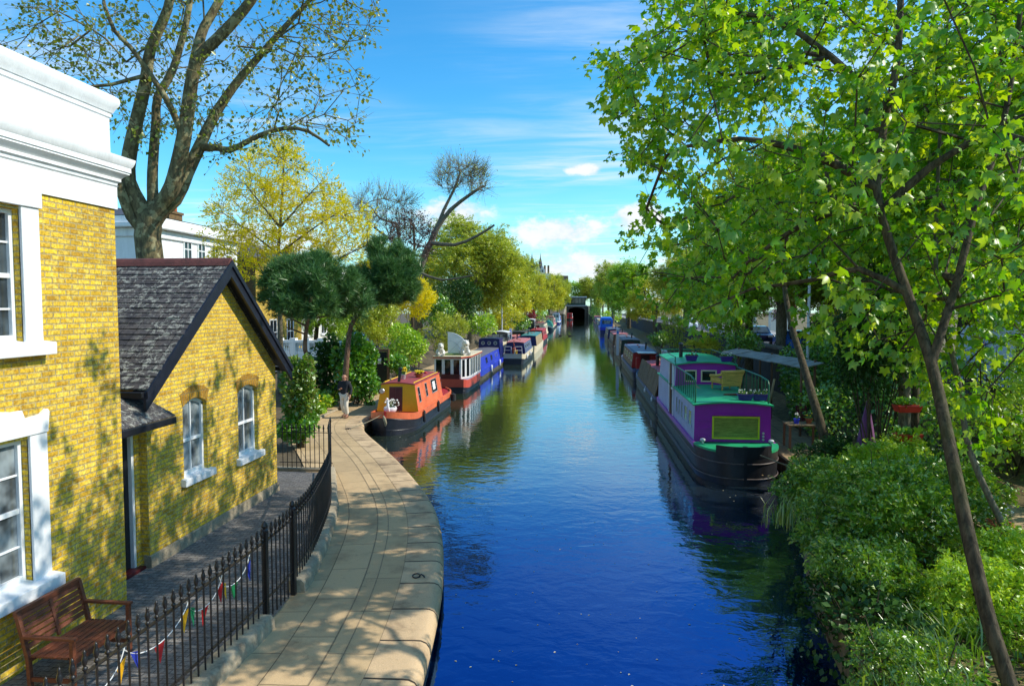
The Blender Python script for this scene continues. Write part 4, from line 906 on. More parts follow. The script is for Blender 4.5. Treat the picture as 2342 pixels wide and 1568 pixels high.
# ------------------------------------------------------------------ 3: blue narrowboat with raised wheelhouse
def boat_blue():
    b = Boat('narrowboat', 'royal blue narrowboat with three portholes in its raised wheelhouse', -7.65, 44.1, 13.9, 1.0, gz=.62, bow=1.0, rise=.0, near='stern', hull=pm('hull_ochre_waterline', (.10, .085, .05), .6, .5, 3, .3, 10, dirt=.5), band=P_BLUE, bh=.36, deck=P_NAVY, group=LEFTB)
    b.cabin(.55, 11.2, .95, .80, .62, 1.50, P_BLUE, P_GREYR, P_NAVY, camber=.05, over=.03)  # navy front: shade on the blue end wall put into its paint
    b.windows(1, [(3.2, 4.0, .35, .8), (5.8, 6.6, .35, .8)], P_NAVY, M_DGLASS); b.ports(1, [8.5, 9.6], .6, .14)
    mb = MB(); mb.slab([(-.3, 2.6, 1.58), (.3, 2.6, 1.58), (.3, 3.3, 1.58), (-.3, 3.3, 1.58)], (0, 0, .10)); mb.slab([(-.36, 2.55, 1.68), (0, 2.55, 1.84), (.36, 2.55, 1.68)], (0, .8, 0)); mb.build('skylight', P_BROWN, b.root)
    b.fenders(1, [4.5, 9.5], .55, .09, M_WHITE, .45)
    mb = MB(); mb.box(-.5, .5, .05, .10, .62, .95); mb.build('stern_locker', P_NAVY, b.root)
    b.cabin(11.25, 13.6, .95, .86, .62, 2.22, P_NAVY, P_NAVY, P_NAVY, camber=.07, over=.05, roof_name='wheelhouse_roof')
    cs = [(math.cos(2 * PI * i / 14), math.sin(2 * PI * i / 14)) for i in range(14)]
    for x in (-.52, 0, .52):
        mb = MB(); mb.loft([[(x + .12 * k * a, 11.25 - o_, 1.93 + .12 * k * c) for a, c in cs] for k, o_ in ((1.25, .001), (1.25, .02), (.95, .022), (.95, .006))]); w = mb.build('porthole', M_CHROME, b.root); g = MB(); g.poly([(x + .12 * a, 11.242, 1.93 + .12 * c) for a, c in cs]); g.build('pane', M_GLASSC, w, fix=False)
boat_blue()
# ------------------------------------------------------------------ 4: blue cruiser stern with white rails, moored outside
def boat_cruiser():
    b = Boat('narrowboat', 'navy narrowboat with red roof and white-banded stern moored on the outside', -5.85, 57.0, 12.5, .98, gz=.82, bow=2.2, rise=.1, near='stern', hull=P_HULL, band=P_CREAM, bh=.40, deck=P_NAVY, group=LEFTB)
    b.cabin(2.3, 10.2, .92, .76, .80, 1.72, P_GREYB, P_ROSE, P_NAVY, camber=.07, over=.05)
    b.windows(1, [(3.0, 4.0, .4, .82), (4.8, 5.8, .4, .82), (6.8, 7.8, .4, .82)], M_CHROME, M_DGLASS); b.vents([(-.2, 3.4), (.2, 5.0), (-.1, 6.3)]); b.rails(P_ROSE, .07); b.chimney(-.35, 7.5)
    for s in (-1, 1):
        mb = MB(); mb.tube([(s * .16, .35, .82), (s * .16, .35, 1.52), (s * .74, .45, 1.52), (s * .78, .55, .82)], .022, 6); mb.tube([(s * .16, .35, 1.2), (s * .75, .45, 1.2)], .018, 6); mb.build('stern_rail', M_WHITE, b.root, smooth=50)
    mb = MB(); mb.box(-.13, .13, 1.2, 1.5, .8, 1.35); mb.build('tiller_box', P_ORANGE, b.root, bevel=.02); mb = MB(); mb.tube([(0, 1.2, 1.35), (.03, .9, 1.75), (0, .7, 1.8)], .03, 6); mb.build('tiller', P_ORANGE, b.root, smooth=50)
    b.fenders(1, [2.0, 6.0], .4, .08, M_WHITE)
boat_cruiser()
pot_flowers('flower_pot', 'yellow bucket of plants on the stern deck of the navy boat', (-5.65, 57.7, .80), .14, .22, P_YELLOW, M_FLY, M_LEAFPOT, 14, 9, .04, 1.2, .2)
def simple_boat(name, label, xc, y0, L, B, side, roof, front, hull=P_HULL, band=None, zt=1.6, sg=1, group=LEFTB, gz=.7, near='bow', cab=(2.2, -1.6), wins=4, bow=2.0, wb=None, chim=True, frame=M_CHROME, tumble=.12, bh=.25, wheel=None):
    b = Boat(name, label, xc, y0, L, B, gz=gz, bow=bow, rise=.2, near=near, hull=hull, band=band, bh=bh, group=group, strakes=y0 < 70)
    ya, yb = cab[0], L + cab[1]; w = wb or B - .08
    b.cabin(ya, yb, w, w - tumble, gz, zt, side, roof, front, camber=.06, over=.05)
    if wins:
        st = (yb - ya - .8) / wins; b.windows(sg, [(ya + .5 + k * st, ya + .5 + k * st + min(.95, st * .6), .4, .82) for k in range(wins)], frame, M_DGLASS)
        b.windows(-sg, [(ya + .5 + k * st, ya + .5 + k * st + min(.95, st * .6), .4, .82) for k in range(min(wins, 2))], frame, M_DGLASS)
    # doors in the near end wall
    mb = MB(); mb.box(-.30, .30, ya - .02, ya - .004, gz, zt - .12); d = mb.build('door', M_DOORM if front is not M_DOORM else P_NAVY, b.root)
    b.rails(roof, .07)
    if chim: b.chimney(-sg * .3, ya + (yb - ya) * .3, .5, .06)
    b.vents([(0, ya + (yb - ya) * .5), (.1, ya + (yb - ya) * .75)])
    if wheel:
        wy0, wy1, wz, wm, rm = wheel; b.cabin(wy0, wy1, w, w - .12, gz, wz, wm, rm, wm, camber=.12, over=.08, roof_name='wheelhouse_roof'); b.windows(sg, [(wy0 + .15, wy0 + (wy1 - wy0) * .48, .55, .92), (wy0 + (wy1 - wy0) * .54, wy1 - .15, .55, .92)], M_WHITE, M_DGLASS)
        mb = MB(); mb.box(-.7, -.05, wy0 - .02, wy0 - .004, gz + (wz - gz) * .52, gz + (wz - gz) * .92); mb.box(.05, .7, wy0 - .02, wy0 - .004, gz + (wz - gz) * .52, gz + (wz - gz) * .92); mb.build('windscreen', M_GLASSC, b.root)
    return b
# inner and outer rows on the left, receding
simple_boat('cruiser', 'grey-white cruiser with tall square wheelhouse inside the navy boat', -7.75, 58.6, 10.5, .95, P_CREAM, P_CREAM, P_GREYR, P_CREAM, None, 1.55, wheel=(4.8, 7.6, 2.45, P_DKGREY, M_WHITE), wins=2, chim=False, near='stern', cab=(.8, -2.5))
simple_boat('narrowboat', 'teal-roofed narrowboat with painted ochre side panels and white stern', -5.75, 70.8, 15, 1.0, pm('ochre_scroll_panel', (.34, .24, .12), .6, .5, 2.2), P_TEAL, P_NAVY, P_CREAM, P_CREAM, 1.72, wins=0, near='stern', cab=(2.0, -2.2), bh=.3)
simple_boat('narrowboat', 'small navy cabin boat with pinkish roof close to the bank', -7.8, 70.5, 9.0, .9, P_NAVY, P_ROSE, P_NAVY, P_HULL, None, 1.6, wins=3)
simple_boat('narrowboat', 'grey-green roofed narrowboat with black chimney close to the bank', -7.8, 80.5, 13.0, 1.0, P_BROWN, P_DKGREY, P_DKG, P_HULL, P_DKG, 1.75, wins=4)
simple_boat('narrowboat', 'bright red-sided narrowboat on the outside of the row', -5.95, 86.8, 13.5, 1.0, P_RED, P_RED, P_RED, P_HULL, P_RED, 1.75, wins=4, near='stern', cab=(1.8, -2.2))
simple_boat('cruiser', 'dark cabin cruiser with a curved white wheelhouse canopy', -7.9, 95.0, 11, 1.25, P_NAVY, P_CREAM, P_NAVY, P_NAVY, M_WHITE, 1.7, wheel=(2.0, 5.2, 3.0, P_DKG, M_WHITE), wins=2, chim=False, near='stern', cab=(5.5, -2))
simple_boat('barge', 'broad cream-sided barge with a brown flat roof', -6.7, 101.5, 14, 1.1, P_CREAM, P_BROWN, P_CREAM, P_HULL, P_CREAM, 2.2, wins=4, near='stern', cab=(1.2, -2))
simple_boat('narrowboat', 'maroon narrowboat with red roof beyond the cream barge', -8.0, 118, 14, 1.0, P_BROWN, P_RED, M_DOORM, P_HULL, P_RED, 1.9, wins=4)
def boat_tarp():
    b = Boat('narrowboat', 'wooden boat covered by a peaked green tarpaulin', -6.9, 134, 12, 1.05, gz=.8, bow=2.2, rise=.35, hull=P_HULL, band=P_CREAM, group=LEFTB, strakes=False)
    mb = MB(); mb.loft([[(-1.0 * k, y, .8), (-.6 * k, y, 1.5 * k + .2), (0, y, 2.05 * k + .1), (.6 * k, y, 1.5 * k + .2), (1.0 * k, y, .8)] for y, k in ((1.0, .55), (2.2, 1), (9.5, 1), (10.5, .8))]); mb.build('tarpaulin', P_TARPG, b.root)
boat_tarp()
simple_boat('narrowboat', 'pale pink and white striped narrowboat in the far left row', -7.2, 150, 15, 1.05, P_ROSE, P_CREAM, P_CREAM, P_HULL, P_CREAM, 2.1, wins=5, wheel=(3, 5, 2.7, P_ROSE, P_CREAM))
simple_boat('narrowboat', 'dark teal narrowboat behind the pink boat', -7.5, 168, 15, 1.0, P_TEAL, P_DKG, P_NAVY, P_HULL, P_RED, 2.0, wins=4)
simple_boat('cruiser', 'light blue and white cruiser near the tunnel approach', -7.1, 186, 13, 1.1, P_SKYB, M_WHITE, P_BLUE, P_NAVY, M_WHITE, 2.2, wins=3, wheel=(2, 5, 2.9, M_WHITE, P_SKYB), chim=False)
simple_boat('narrowboat', 'brown narrowboat last in the left row before the tunnel wall', -7.4, 206, 16, 1.0, P_BROWN, P_GREYR, M_DOORM, P_HULL, P_GREYB, 1.9, wins=4)
simple_boat('narrowboat', 'red and white trip boat just outside the tunnel mouth', -4.3, 244, 14, 1.1, M_WHITE, P_RED, P_RED, P_HULL, P_RED, 2.3, wins=5, near='bow', group=None)
# ------------------------------------------------------------------ right bank: purple and green boat
def boat_purple():
    XC, Y0 = 4.55, 18.95
    b = Boat('houseboat', 'purple-fronted wide narrowboat with green roof deck and railings', XC, Y0, 12.0, 1.20, gz=.93, bow=1.5, rise=.04, hull=P_HULL, band=None, deck=P_GREEN, group=RIGHTB, full=.40, strakes=False)
    mb = MB()
    for sg in (-1, 1):
        for zz in (.62, .20): mb.tube([(sg * (b.hw(y) + .003), y - .01, zz) for y in b.st], .02, 6)
    mb.build('rubbing_strake', pm('worn_hull_edge', (.10, .075, .07), .5, .4, 5), b.root, smooth=50)
    mb = MB()
    for sg in (-1, 1): mb.loft([[(sg * (b.hw(y) + .012), y, .80), (sg * (b.hw(y) + .018), y, .945), (sg * (b.hw(y) - .06), y, .95)] for y in b.st if y > 1.2], closed=False)
    mb.build('gunwale_band', P_PURP, b.root, smooth=35)
    # raised black bow plate and its green edge
    st = [y for y in b.st if y < 1.0]; mb = MB(); pl = [(-b.hw(y), y) for y in st if y < .30][::-1] + [(b.hw(y), y) for y in st if y < .30]
    mb.loft([[(x * 1.004, y - .012, .80), (x * 1.004, y - .014, 1.10), (x * .95, y + .03, 1.10), (x * .95, y + .03, .86)] for x, y in pl]); mb.build('bow_plate', P_HULL, b.root)
    pl2 = [(-b.hw(y), y) for y in b.st if .25 < y < 1.75][::-1]
    for sg in (-1, 1): mb = MB(); mb.loft([[(sg * -x * 1.012, y - .012, .90), (sg * -x * 1.012, y - .012, .965), (sg * -x * .86, y + .06, .965)] for x, y in pl2], closed=False); mb.build('bow_edge', P_GREEN, b.root)
    # lower cabin
    ya = 1.70; b.cabin(ya, 11.2, 1.13, 1.12, .90, 2.0, P_LILAC, P_GREEN, P_PURP, camber=.09, over=.10)
    yv = Y0 + ya
    b.windows(-1, [(2.15, 2.75, .30, .80), (3.05, 3.65, .30, .80), (4.0, 4.35, .26, .82), (4.6, 4.95, .26, .82), (5.25, 5.6, .26, .82)], P_LILAC, M_DGLASS, .045)
    b.windows(1, [(2.5, 3.4, .35, .8), (4.3, 5.2, .35, .8)], P_YEL2, M_DGLASS)
    def front_win(x0, x1, z0, z1, y, mat, pm_, fr=.05):
        f = MB()
        for q in ((x0, x0 + fr, z0, z1), (x1 - fr, x1, z0, z1), (x0 + fr, x1 - fr, z0, z0 + fr), (x0 + fr, x1 - fr, z1 - fr, z1)): f.box(q[0], q[1], y - .03, y - .002, q[2], q[3])
        w = f.build('window', mat, b.root, bevel=.012); g = MB(); g.box(x0 + fr, x1 - fr, y - .014, y - .004, z0 + fr, z1 - fr); g.build('pane', pm_, w)
    blind = pm('pane_with_reed_blind', (.26, .22, .06), .15, .55, 3, .1, 9, streak=(1, 1, 14)); front_win(-.60, .80, .99, 1.69, ya, P_YEL2, blind, .055)
    mb = MB(); mb.box(-.62, .82, ya - .06, ya - .003, 1.72, 1.745); mb.build('window_hood', P_PURP, b.root)
    for k in range(3): mb = MB(); z = 1.08 + k * .24; mb.tube([(-.99, ya, z), (-.99, ya - .08, z), (-.70, ya - .08, z), (-.70, ya, z)], .013, 6); mb.build('ladder_rung', P_PURP, b.root, smooth=50)
    for k in range(3): mb = MB(); mb.tube([(.90, ya - .02, 1.00 + k * .095), (.90, ya - .045, 1.00 + k * .095)], .035, 10); mb.build('bow_light', M_CHROME, b.root)
    for x in (-.95, 1.02): mb = MB(); mb.lathe([(.03, 0), (.03, .05), (.07, .06), (.085, .10), (.06, .13), (.01, .14)], (x, 1.25, .95), 10); mb.build('deck_vent', M_GREYW, b.root, smooth=50)
    mb = MB(); mb.lathe([(.05, 0), (.05, .12), (.07, .13), (.07, .16), (.01, .17)], (.05, .28, .90), 10); mb.build('bow_bollard', P_GREEND, b.root, smooth=40)
    # upper cabin
    b.cabin(6.2, 11.0, 1.10, 1.06, 2.01, 2.83, P_LILAC, P_GREEN, P_PURP, camber=.10, over=.12, roof_name='upper_roof')
    for x0, x1 in ((-.75, -.32), (-.17, .40)): front_win(x0, x1, 2.22, 2.66, 6.2, P_CREAM, M_DGLASS, .05)
    mb = MB(); mb.box(-1.20, -1.15, 6.7, 6.95, .95, 2.85); mb.build('side_post', P_BROWN, b.root); mb = MB(); mb.box(-1.19, -1.145, 6.2, 6.26, .95, 2.8); mb.box(-1.19, -1.145, 7.3, 7.35, .95, 2.8); mb.box(-1.18, -1.145, 6.26, 7.3, 1.9, 1.96); mb.build('side_trim', M_WHITE, b.root)
    # balusters round the roof deck
    for sg in (-1, 1):
        x = sg * 1.08; mb = MB(); y0_, y1_ = ya + .15, 6.0
        mb.tube([(x, y0_, 2.02), (x, y0_, 2.62), (x, y0_ + .10, 2.74), (x, y0_ + .9, 2.80), (x, y1_, 2.80), (x, 6.4, 2.98)], .026, 7); mb.build('roof_rail', P_GREEND, b.root, smooth=50)
        for k in range(10):
            y = y0_ + .38 + k * .40
            if sg > 0 and k == 5: continue
            mb = MB(); mb.tube([(x, y, 2.03), (x, y, 2.78)], .016, 6); mb.build('baluster', P_GREEND, b.root, smooth=50)
        mb = MB(); mb.tube([(x, 6.3, 2.9), (x, 6.3, 3.12), (x, 10.8, 3.12), (x, 10.8, 2.9)], .02, 6); mb.build('upper_rail', P_GREEND, b.root, smooth=50)
    mb = MB(); mb.tube([(-1.08, 10.8, 3.12), (1.08, 10.8, 3.12)], .02, 6); mb.build('upper_rail', P_GREEND, b.root, smooth=50)
    mb = MB(); mb.box(-.45, .25, 5.0, 6.05, 2.10, 2.125); mb.build('roof_hatch', M_WOODP, b.root)
    b.chimney(-.55, 8.6, .62, .075, 0)
    return b
boat_purple()
rope('pale green mooring rope from the purple boat bow to the path', [(4.62, 19.23, 1.04), (5.15, 18.85, .82), (6.3, 18.5, .55)], .018)
def planter_box(label, p, fl, n=26, seed=1, mat=None):
    root = thing('planter_box', label, 'planter', p); mb = MB(); mb.hexa([(-.17, -.08, 0), (.17, -.08, 0), (.17, .08, 0), (-.17, .08, 0), (-.22, -.11, .19), (.22, -.11, .19), (.22, .11, .19), (-.22, .11, .19)]); mb.build('box', mat, root, bevel=.012)
    mb = MB()
    for q in ((-.235, .235, -.125, -.105), (-.235, .235, .105, .125)): mb.box(q[0], q[1], q[2], q[3], .165, .20)
    for q in ((-.235, -.215), (.215, .235)): mb.box(q[0], q[1], -.105, .105, .165, .20)
    mb.build('rim', mat, root)
    rng = random.Random(seed); st = MB(); fw = MB()
    for i in range(n):
        c = Vector((rng.uniform(-.2, .2), rng.uniform(-.1, .1), .2 + rng.uniform(.02, .14))); st.add([(c.x * .8, c.y, .17), (c.x + .05, c.y + .03, .22), c, (c.x - .04, c.y + .02, .2)], [(0, 1, 2, 3)])
        if i % 2: fw.ball(c, .022, (1, 1, .8), 6, 4)
    st.build('leaves', M_LEAFPOT, root, fix=False); fw.build('flowers', fl, root, smooth=60)
PB = paint('purple_planter', 66, 30, 128, .45)
planter_box('purple planter of white flowers mid-way along the front edge of the green roof', (5.0, 21.05, 2.12), M_FLW, 30, 2, PB)
planter_box('purple planter at the bank-side front corner of the green roof', (5.48, 21.2, 2.10), M_FLW, 30, 3, PB)
planter_box('purple planter beside the chimney of the purple boat', (4.08, 25.45, 2.97), M_FLW, 22, 4, PB)
planter_box('purple planter on the bank-side edge of the upper green roof', (5.38, 25.6, 2.94), M_FLW, 22, 5, PB)
def wicker_chair():
    M_W = pm('wicker', (.66, .40, .09), .75, .45, 3, .9, 60, streak=(1, 1, 10)); p = Vector((5.02, 23.85, 2.105)); root = thing('wicker_armchair', 'golden wicker two-seat chair seen from behind on the green roof deck', 'armchair', p, math.radians(24)); root.scale = (.9, .9, .88)
    mb = MB(); mb.box(-.40, .40, -.28, .34, .26, .36); mb.build('seat', M_W, root, bevel=.03)
    mb = MB(); mb.hexa([(-.42, -.36, .16), (.42, -.36, .16), (.42, -.27, .16), (-.42, -.27, .16), (-.46, -.44, .72), (.46, -.44, .72), (.46, -.34, .72), (-.46, -.34, .72)]); bk = mb.build('backrest', M_W, root, bevel=.02)
    mb = MB(); mb.tube([(-.50, -.40, .74), (.50, -.40, .74)], .065, 9); mb.build('top_roll', M_W, bk, smooth=50)
    for s in (-1, 1):
        mb = MB(); mb.box(s * .43 - .04, s * .43 + .04, -.30, .34, .30, .50); mb.tube([(s * .44, -.40, .66), (s * .46, -.10, .58), (s * .46, .36, .54)], .06, 8); mb.build('armrest', M_W, root, smooth=40)
        for y in (-.32, .32): mb = MB(); mb.tube([(s * .40, y, 0), (s * .40, y, .30)], .03, 7); mb.build('leg', M_W, root, smooth=50)
    mb = MB(); mb.box(-.36, .36, -.26, .32, .362, .43); mb.build('cushion', M_FLW, root, bevel=.03)
wicker_chair()
def roof_tools():
    p = Vector((5.0, 22.1, 2.12)); root = thing('folded_parasol', 'brown and blue folded garden parasol lying on the green roof deck', 'parasol', p); mb = MB(); mb.tube([(-.42, .05, .03), (-.38, .05, .035), (.1, -.03, .045), (.38, -.08, .05), (.46, -.09, .03)], [.012, .03, .045, .06, .012], 8); mb.build('canopy', pm('brown_canvas', (.18, .07, .04), .8, .4, 8), root, smooth=50); mb = MB(); mb.tube([(.46, -.09, .03), (.62, -.12, .02)], .014, 6); mb.build('pole', M_CHROME, root)
    p = Vector((5.42, 22.0, 2.11)); root = thing('round_tray', 'dark round tray on the green roof deck', 'tray', p); mb = MB(); mb.lathe([(.01, 0), (.16, 0), (.20, .03), (.205, .04), (.19, .04), (.15, .015), (.01, .012)], (0, 0, 0), 16); mb.build('tray', P_GREYB, root, smooth=40)
roof_tools()
# ------------------------------------------------------------------ boat with weathered side boards
def boat_boards():
    b = Boat('narrowboat', 'red-roofed narrowboat shielded by slanting weathered boards', 4.45, 31.4, 13.2, 1.02, gz=.75, bow=2.4, rise=.2, near='stern', hull=P_HULL, band=P_GREYB, bh=.16, group=RIGHTB)
    b.cabin(.6, 9.8, .90, .78, .72, 1.62, P_BROWN, paint('red_oxide_roof', 186, 70, 70, .6, .2, .3), P_BROWN, camber=.07, over=.04); b.chimney(-.25, 6.2, .6, .09, 0); b.vents([(.3, 3.0), (.1, 7.6)])
    rng = random.Random(4); mb = MB()
    for i in range(32):
        y = .05 + i * .30; j = rng.uniform(-.05, .06); w = .285
        mb.hexa([(-1.06, y, .82), (-1.03, y, .80), (-1.03, y + w, .80), (-1.06, y + w, .82), (-.80, y, 1.86 + j), (-.77, y, 1.85 + j), (-.77, y + w, 1.85 + j), (-.80, y + w, 1.86 + j)])
    mb.build('side_boards', M_WOODG, b.root)
    mb = MB(); mb.box(.1, .7, 1.4, 2.1, 1.74, 1.78); mb.build('solar_panel', M_DGLASS, b.root); b.fenders(-1, [1.0, 4.5], .2, .05, M_WHITE, .55)
boat_boards()
def boat_greyblue():
    b = simple_boat('narrowboat', 'blue-hulled narrowboat with slate-blue roof, brown side and red stern door', 4.45, 45.5, 14.5, 1.02, P_BROWN, P_GREYB, P_RED, P_HULL, P_GREYB, 1.72, sg=-1, group=RIGHTB, wins=4, near='stern', cab=(2.0, -2.5), bh=.2)
    mb = MB(); mb.box(-.72, -.5, .7, 1.0, .7, 1.5); mb.box(.3, .5, .9, 1.1, .7, 1.6); mb.build('stern_locker', P_RED, b.root); mb = MB(); mb.box(-.6, .6, .4, 2.0, 1.80, 1.84); mb.build('stern_canopy', M_CHROME, b.root)
boat_greyblue()
simple_boat('narrowboat', 'dark green-black narrowboat with plain grey roof on the garden side', 4.5, 61.5, 13.5, 1.02, P_DKG, P_GREYR, P_DKG, P_HULL, None, 1.85, sg=-1, group=RIGHTB, wins=3, near='stern', cab=(.6, -2.5))
simple_boat('narrowboat', 'dark grey narrowboat with faded rose roof on the garden side', 4.5, 76.5, 13.0, 1.02, P_DKGREY, P_ROSE, P_BROWN, P_HULL, None, 1.75, sg=-1, group=RIGHTB, wins=4, near='stern', cab=(.8, -2.5))
simple_boat('narrowboat', 'brown narrowboat with cluttered purple-grey roof before the blue canopy boat', 4.5, 91.0, 14.0, 1.02, P_BROWN, P_GREYB, P_NAVY, P_HULL, None, 1.8, sg=-1, group=RIGHTB, wins=4, near='stern', cab=(1.4, -2.5))
def boat_bluecanopy():
    b = Boat('cruiser', 'blue cruiser with bright blue canvas canopy on the garden side', 4.55, 122, 12, 1.25, gz=1.1, bow=2.5, rise=.3, near='stern', hull=P_NAVY, band=P_BLUE, bh=.5, deck=P_NAVY, group=RIGHTB, strakes=False)
    mb = MB(); mb.loft([[(-1.12, y, 1.1), (-1.08, y, 2.6 * k), (-.8, y, 3.0 * k), (.8, y, 3.0 * k), (1.08, y, 2.6 * k), (1.12, y, 1.1)] for y, k in ((.5, .96), (1.2, 1), (5.5, 1), (6.5, .8))]); mb.build('canopy', P_SKYB, b.root); mb = MB(); mb.box(-.8, .8, .44, .48, 1.8, 2.45); mb.build('canopy_window', M_GLASSC, b.root)
boat_bluecanopy()
simple_boat('narrowboat', 'grey narrowboat with yellow covered cargo in the far right row', 4.6, 138, 14, 1.05, P_DKGREY, P_YELLOW, P_DKGREY, P_HULL, None, 1.9, sg=-1, group=RIGHTB, wins=4)
simple_boat('narrowboat', 'cream-topped narrowboat in the far right row', 4.6, 154, 15, 1.05, P_BROWN, P_CREAM, P_CREAM, P_HULL, None, 1.9, sg=-1, group=RIGHTB, wins=4)
simple_boat('narrowboat', 'navy narrowboat in the far right row', 4.6, 171, 15, 1.05, P_NAVY, P_GREYB, P_NAVY, P_HULL, P_RED, 1.9, sg=-1, group=RIGHTB, wins=4)
simple_boat('narrowboat', 'maroon narrowboat nearest the tunnel on the garden side', 4.6, 189, 16, 1.05, P_BROWN, P_ROSE, M_DOORM, P_HULL, P_RED, 2.0, sg=-1, group=RIGHTB, wins=4)
# ================================================================== trees and shrubs
RNG = np.random.default_rng(11)
def unit(a): return a / np.maximum(np.linalg.norm(a, axis=-1, keepdims=True), 1e-9)
def tmpl_palm(droop=.48):
    ang = np.radians([-140, -104, -76, -52, -26, -7, 0, 7, 26, 52, 76, 104, 140]); r = np.array([.34, .62, .50, .88, .60, .86, 1.0, .86, .60, .88, .50, .62, .34])
    V = [(0, 0, 0)] + [(q * math.cos(a), q * math.sin(a) * .92, -droop * q * q - .26 * abs(q * math.sin(a)) + .05 * ((i % 2) == 0)) for i, (a, q) in enumerate(zip(ang, r))]
    return np.array(V), np.array([(0, i, i + 1) for i in range(1, 13)])
def tmpl_oval(w=.30, fold=.10): return np.array([(0, 0, 0), (.5, -w, fold), (1, 0, -.08), (.5, w, fold)]), np.array([(0, 1, 2), (0, 2, 3)])
def tmpl_needles(n=9, seed=3):
    r = np.random.default_rng(seed); V = []; F = []
    for i in range(n):
        d = unit(np.array([1.0, *(r.normal(0, .55, 2))])); s = unit(np.cross(d, r.normal(0, 1, 3))) * .034
        b = len(V); V += [-s, s, d * r.uniform(.8, 1.1)]; F.append((b, b + 1, b + 2))
    return np.array(V), np.array(F)
def tmpl_spray(n=5, seed=1, w=.2):
    """a twig end carrying several small leaves"""
    r = np.random.default_rng(seed); V = []; F = []
    for i in range(n):
        o = np.array([i / n * .9, 0, 0]); d = unit(np.array([.6, (-1) ** i * .8, 0]) + r.normal(0, .35, 3)) * r.uniform(.36, .5); s = unit(np.cross(d, r.normal(0, 1, 3))) * w * .5
        b = len(V); V += [o, o + d * .5 + s, o + d, o + d * .5 - s]; F += [(b, b + 1, b + 2), (b, b + 2, b + 3)]
    return np.array(V), np.array(F)
def tmpl_blade(): return np.array([(0, -.014, 0), (0, .014, 0), (.55, -.02, .06), (.55, .02, .06), (1, 0, -.22)]), np.array([(0, 1, 3), (0, 3, 2), (2, 3, 4)])
def put_leaves(name, tm, pos, dirs, nrm, size, mat, parent, o, extra=None):
    V, Fc = tm; x = unit(dirs); z = unit(nrm - x * np.sum(nrm * x, -1, keepdims=True)); y = np.cross(z, x)
    s = np.asarray(size)[:, None, None] if np.ndim(size) else size
    W = pos[:, None, :] + s * (V[None, :, 0:1] * x[:, None] + V[None, :, 1:2] * y[:, None] + V[None, :, 2:3] * z[:, None])
    k = len(V); N = len(pos)
    Fa = (Fc[None] + (np.arange(N) * k)[:, None, None]).reshape(-1, Fc.shape[1])
    W = W.reshape(-1, 3)
    if extra:      # twigs belong to the crown
        mi = np.concatenate([np.zeros(len(Fa)), np.ones(len(extra[1]))]); Fa = np.concatenate([Fa, extra[1] + len(W)]); return arr_mesh(name, np.concatenate([W, extra[0]]) - np.array(o), Fa, [mat, extra[2]], parent, mi)
    return arr_mesh(name, W - np.array(o), Fa, mat, parent)
def twig_arrays(P0, P1, r0, r1):
    d = unit(P1 - P0); a = unit(np.cross(d, np.array([.31, .52, .79]))); b = np.cross(d, a); V = []
    for P, r in ((P0, r0), (P1, r1)):
        for k in range(3): an = 2 * PI * k / 3; V.append(P + (a * math.cos(an) + b * math.sin(an)) * r)
    V = np.stack(V, 1); N = len(P0); f = np.array([(0, 1, 4), (0, 4, 3), (1, 2, 5), (1, 5, 4), (2, 0, 3), (2, 3, 5)])
    return V.reshape(-1, 3), (f[None] + (np.arange(N) * 6)[:, None, None]).reshape(-1, 3)
